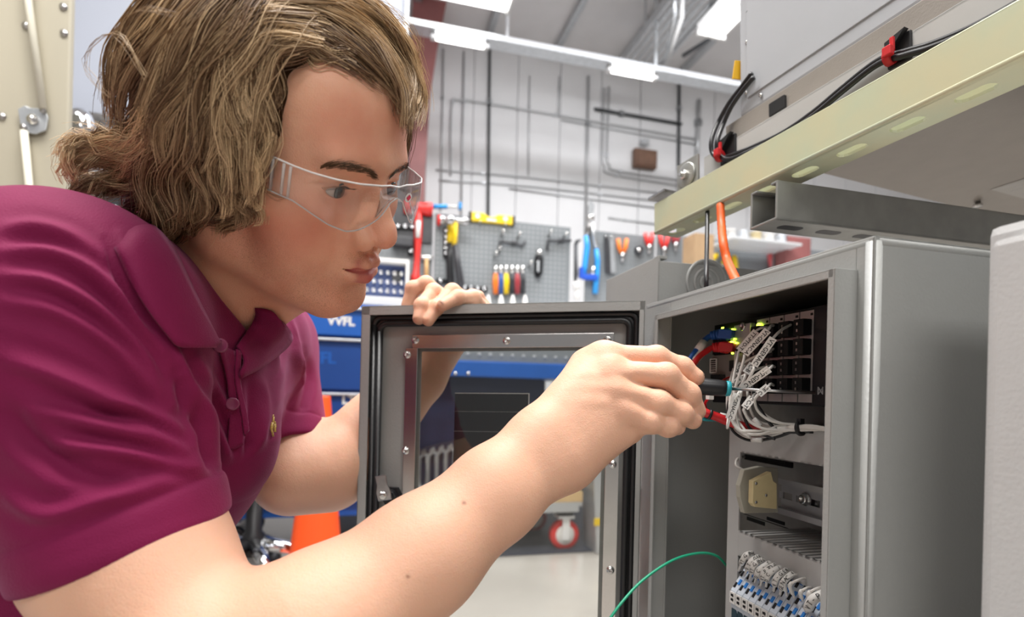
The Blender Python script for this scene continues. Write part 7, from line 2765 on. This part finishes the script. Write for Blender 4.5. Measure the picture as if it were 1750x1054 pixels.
# wrenches hanging on the cart
for i in range(6):
    px = 716 + i * 15.2
    py0 = 775 - i * 3.0
    p0 = rw(px, py0, KV + .04)
    e_ = empty('wrench', ORD[i] + ' chrome open-end wrench from the left on the tool cart', 'wrench', p0, group='chrome wrenches on the tool cart')
    L_ = p0.z - rw(px - 2, 832, KV + .04).z
    MB().box(-RZ * (L_ * .5), (.0155, .006, L_ * .86), (RU, RV, RZ), .002).build('shank', M_CHROME, e_)
    a = np.linspace(math.radians(-215), math.radians(35), 14)
    outer = [RU * (.020 * math.cos(t)) + RZ * (.020 * math.sin(t)) for t in a]
    inn = [RU * .009 + RZ * .012, RU * .008 - RZ * .003, -RU * .008 - RZ * .003, -RU * .009 + RZ * .012]
    MB().prism(outer + inn, RV * .007).build('open_jaw', M_CHROME, e_)
    MB().lathe(-RZ * L_ - RV * .001, RV, [(.010, 0), (.0155, .001), (.0155, .007), (.010, .008)], 16).build('ring_end', M_CHROME, e_)
    MB().tube([RZ * -.002 + RV * .03, RZ * -.002 - RV * .01], .004, 8).build('peg', M_BLACK, e_)
# carton and chrome parts on the cart shelf
pC = rw(962, 858, KV + .06)
o2 = Vector((pC.x, pC.y, zd))
hC = rw(962, 836, KV + .06).z - zd
e_ = empty('carton', 'small tan carton on the bottom shelf of the cart', 'carton', o2)
M_CARD2 = mat('tan_card', (.62, .43, .22), .6, noise=.06, nscale=10)
MB().box(RZ * (hC / 2), (.135, .11, hC), (RU, RV, RZ), .002).build('carton_body', M_CARD2, e_)
MB().box(RU * .03 + RZ * (hC + .0005), (.05, .108, .001), (RU, RV, RZ)).build('carton_tape', M_TAN, e_)
for i, (px, py, r_, lab) in enumerate(((960, 822, .013, 'small chrome canister on the cart above the tan carton'), (985, 815, .018, 'white round canister on the cart above the tan carton'), (1000, 830, .016, 'dark canister at the right end of the cart'), (944, 826, .012, 'dark bottle left of the chrome canister'))):
    p = rw(px, py, KV + .16)
    e_ = empty('canister', lab, 'canister', Vector((p.x, p.y, zd)))
    hh = p.z - zd
    MB().lathe(Vector(), RZ, [(r_ * 1.25, 0), (r_ * 1.25, hh * .72), (r_ * .7, hh * .82), (r_ * .7, hh * .92)], 16).build('body', (M_DARKSTEEL, M_DKGREY, M_DKGREY, M_MATBLACK)[i], e_)
    MB().lathe(RZ * (hh * .92) , RZ, [(r_, 0), (r_ * 1.1, .006), (r_ * 1.1, .03), (r_ * .8, .036), (.0001, .036)], 16).build('cap', (M_CHROME, M_WHITE, M_DARKSTEEL, M_BLACK)[i], e_)
# grey and yellow bin at the right of the cart
p0, p1 = rw(1014, 788, KV - .04), rw(1075, 905, KV - .04)
o2 = Vector(((p0.x + p1.x) / 2, (p0.y + p1.y) / 2, 0))
e_ = empty('waste_bin', 'grey bin with a yellow rim standing at the right of the cart', 'bin', o2)
wB = (p1 - p0).dot(RU)
MB().prism([RU * (-wB * .36), RU * (wB * .36), RU * (wB * .5) + RZ * p0.z, RU * (-wB * .5) + RZ * p0.z], RV * .14).build('bin_body', M_PIPE, e_, .004)
MB().box(RZ * (p0.z + .012) + RV * .07, (wB * 1.02, .15, .03), (RU, RV, RZ), .006).build('bin_rim', M_YEL2, e_)
MB().box(RZ * (p0.z * .35) - RU * (wB * .36) - RV * .003, (.03, .006, .03), (RU, RV, RZ), .002).build('bin_label', M_YEL2, e_)
# dark floor mat
a_, b_ = zp_(860, 952, 0), zp_(1045, 905, 0)
e_ = empty('floor_mat', 'dark navy mat on the floor under the cart', 'mat', (a_ + b_) / 2)
o2 = (a_ + b_) / 2
M_MAT = mat('navy_rubber', (.035, .04, .06), .7, bump=.2, bscale=100)
vm = zp_(950, 946, 0).dot(RV)
mt = MB(); mt.box(RU * 0 + RV * (vm - o2.dot(RV) + .42) + RZ * .004, (2.2, .84, .008), (RU, RV, RZ), .003); mt.build('mat', M_MAT, e_)
mt = MB(); mt.box(RV * (vm - o2.dot(RV) + .012) + RZ * .003, (2.2, .03, .005), (RU, RV, RZ), .002); mt.build('mat_edge', M_MAT, e_)

# orange cone
M_CONE = mat('orange_pvc', (.95, .10, .015), .4)
YC = 1.72
ct = at(549, 676, YC)
cb = Vector((at(541, 940, YC).x - .004, YC, 0))
e_ = empty('traffic_cone', 'orange traffic cone standing behind the man\'s left elbow', 'cone', cb)
rt = size_at(15, YC); rb2 = size_at(48, YC)
MB().lathe(Vector((0, 0, .03)), (ct.x - cb.x, 0, ct.z), [(rb2 * 1.02, 0), (rb2 * .99, .01), (rt * 1.05, ct.z - .035), (rt, ct.z - .03), (rt * .8, ct.z - .03), (rt * .7, ct.z - .06)], 28).build('cone_body', M_CONE, e_)
MB().box((0, 0, .016), (.30, .30, .032), (RU, RV, RZ), .008).build('cone_base', M_CONE, e_)
# stool base with black and chrome legs
sb = zp_(466, 945, 0)
sb = Vector(at(434, 905, 1.80)); sb.z = 0
e_ = empty('stool_base', 'black five-legged stool base with chrome casters on the floor by the cone', 'stool', sb)
MB().lathe(RZ * .10, RZ, [(.035, 0), (.035, .07), (.026, .08), (.026, .30)], 16).build('column', M_BLACK, e_)
MB().lathe(RZ * .40, RZ, [(.10, 0), (.12, .02), (.12, .05), (.09, .07), (.0001, .07)], 24).build('seat', M_BLACK, e_)
for k in range(5):
    a = k * 2 * math.pi / 5 + .35
    d_ = Vector((math.cos(a), math.sin(a), 0))
    MB().tube([RZ * .14 + d_ * .02, RZ * .12 + d_ * .10, RZ * .095 + d_ * .17], [.026, .022, .016], 10).build('leg', M_BLACK if k % 2 else M_CHROME, e_)
    MB().lathe(RZ * .033 + d_ * .17 - d_.cross(RZ) * .018, d_.cross(RZ), [(.018, 0), (.032, .002), (.032, .034), (.018, .036)], 16).build('caster', M_DKGREY, e_)
    MB().tube([RZ * .055 + d_ * .17, RZ * .10 + d_ * .17], .010, 10).build('caster_stem', M_CHROME, e_)
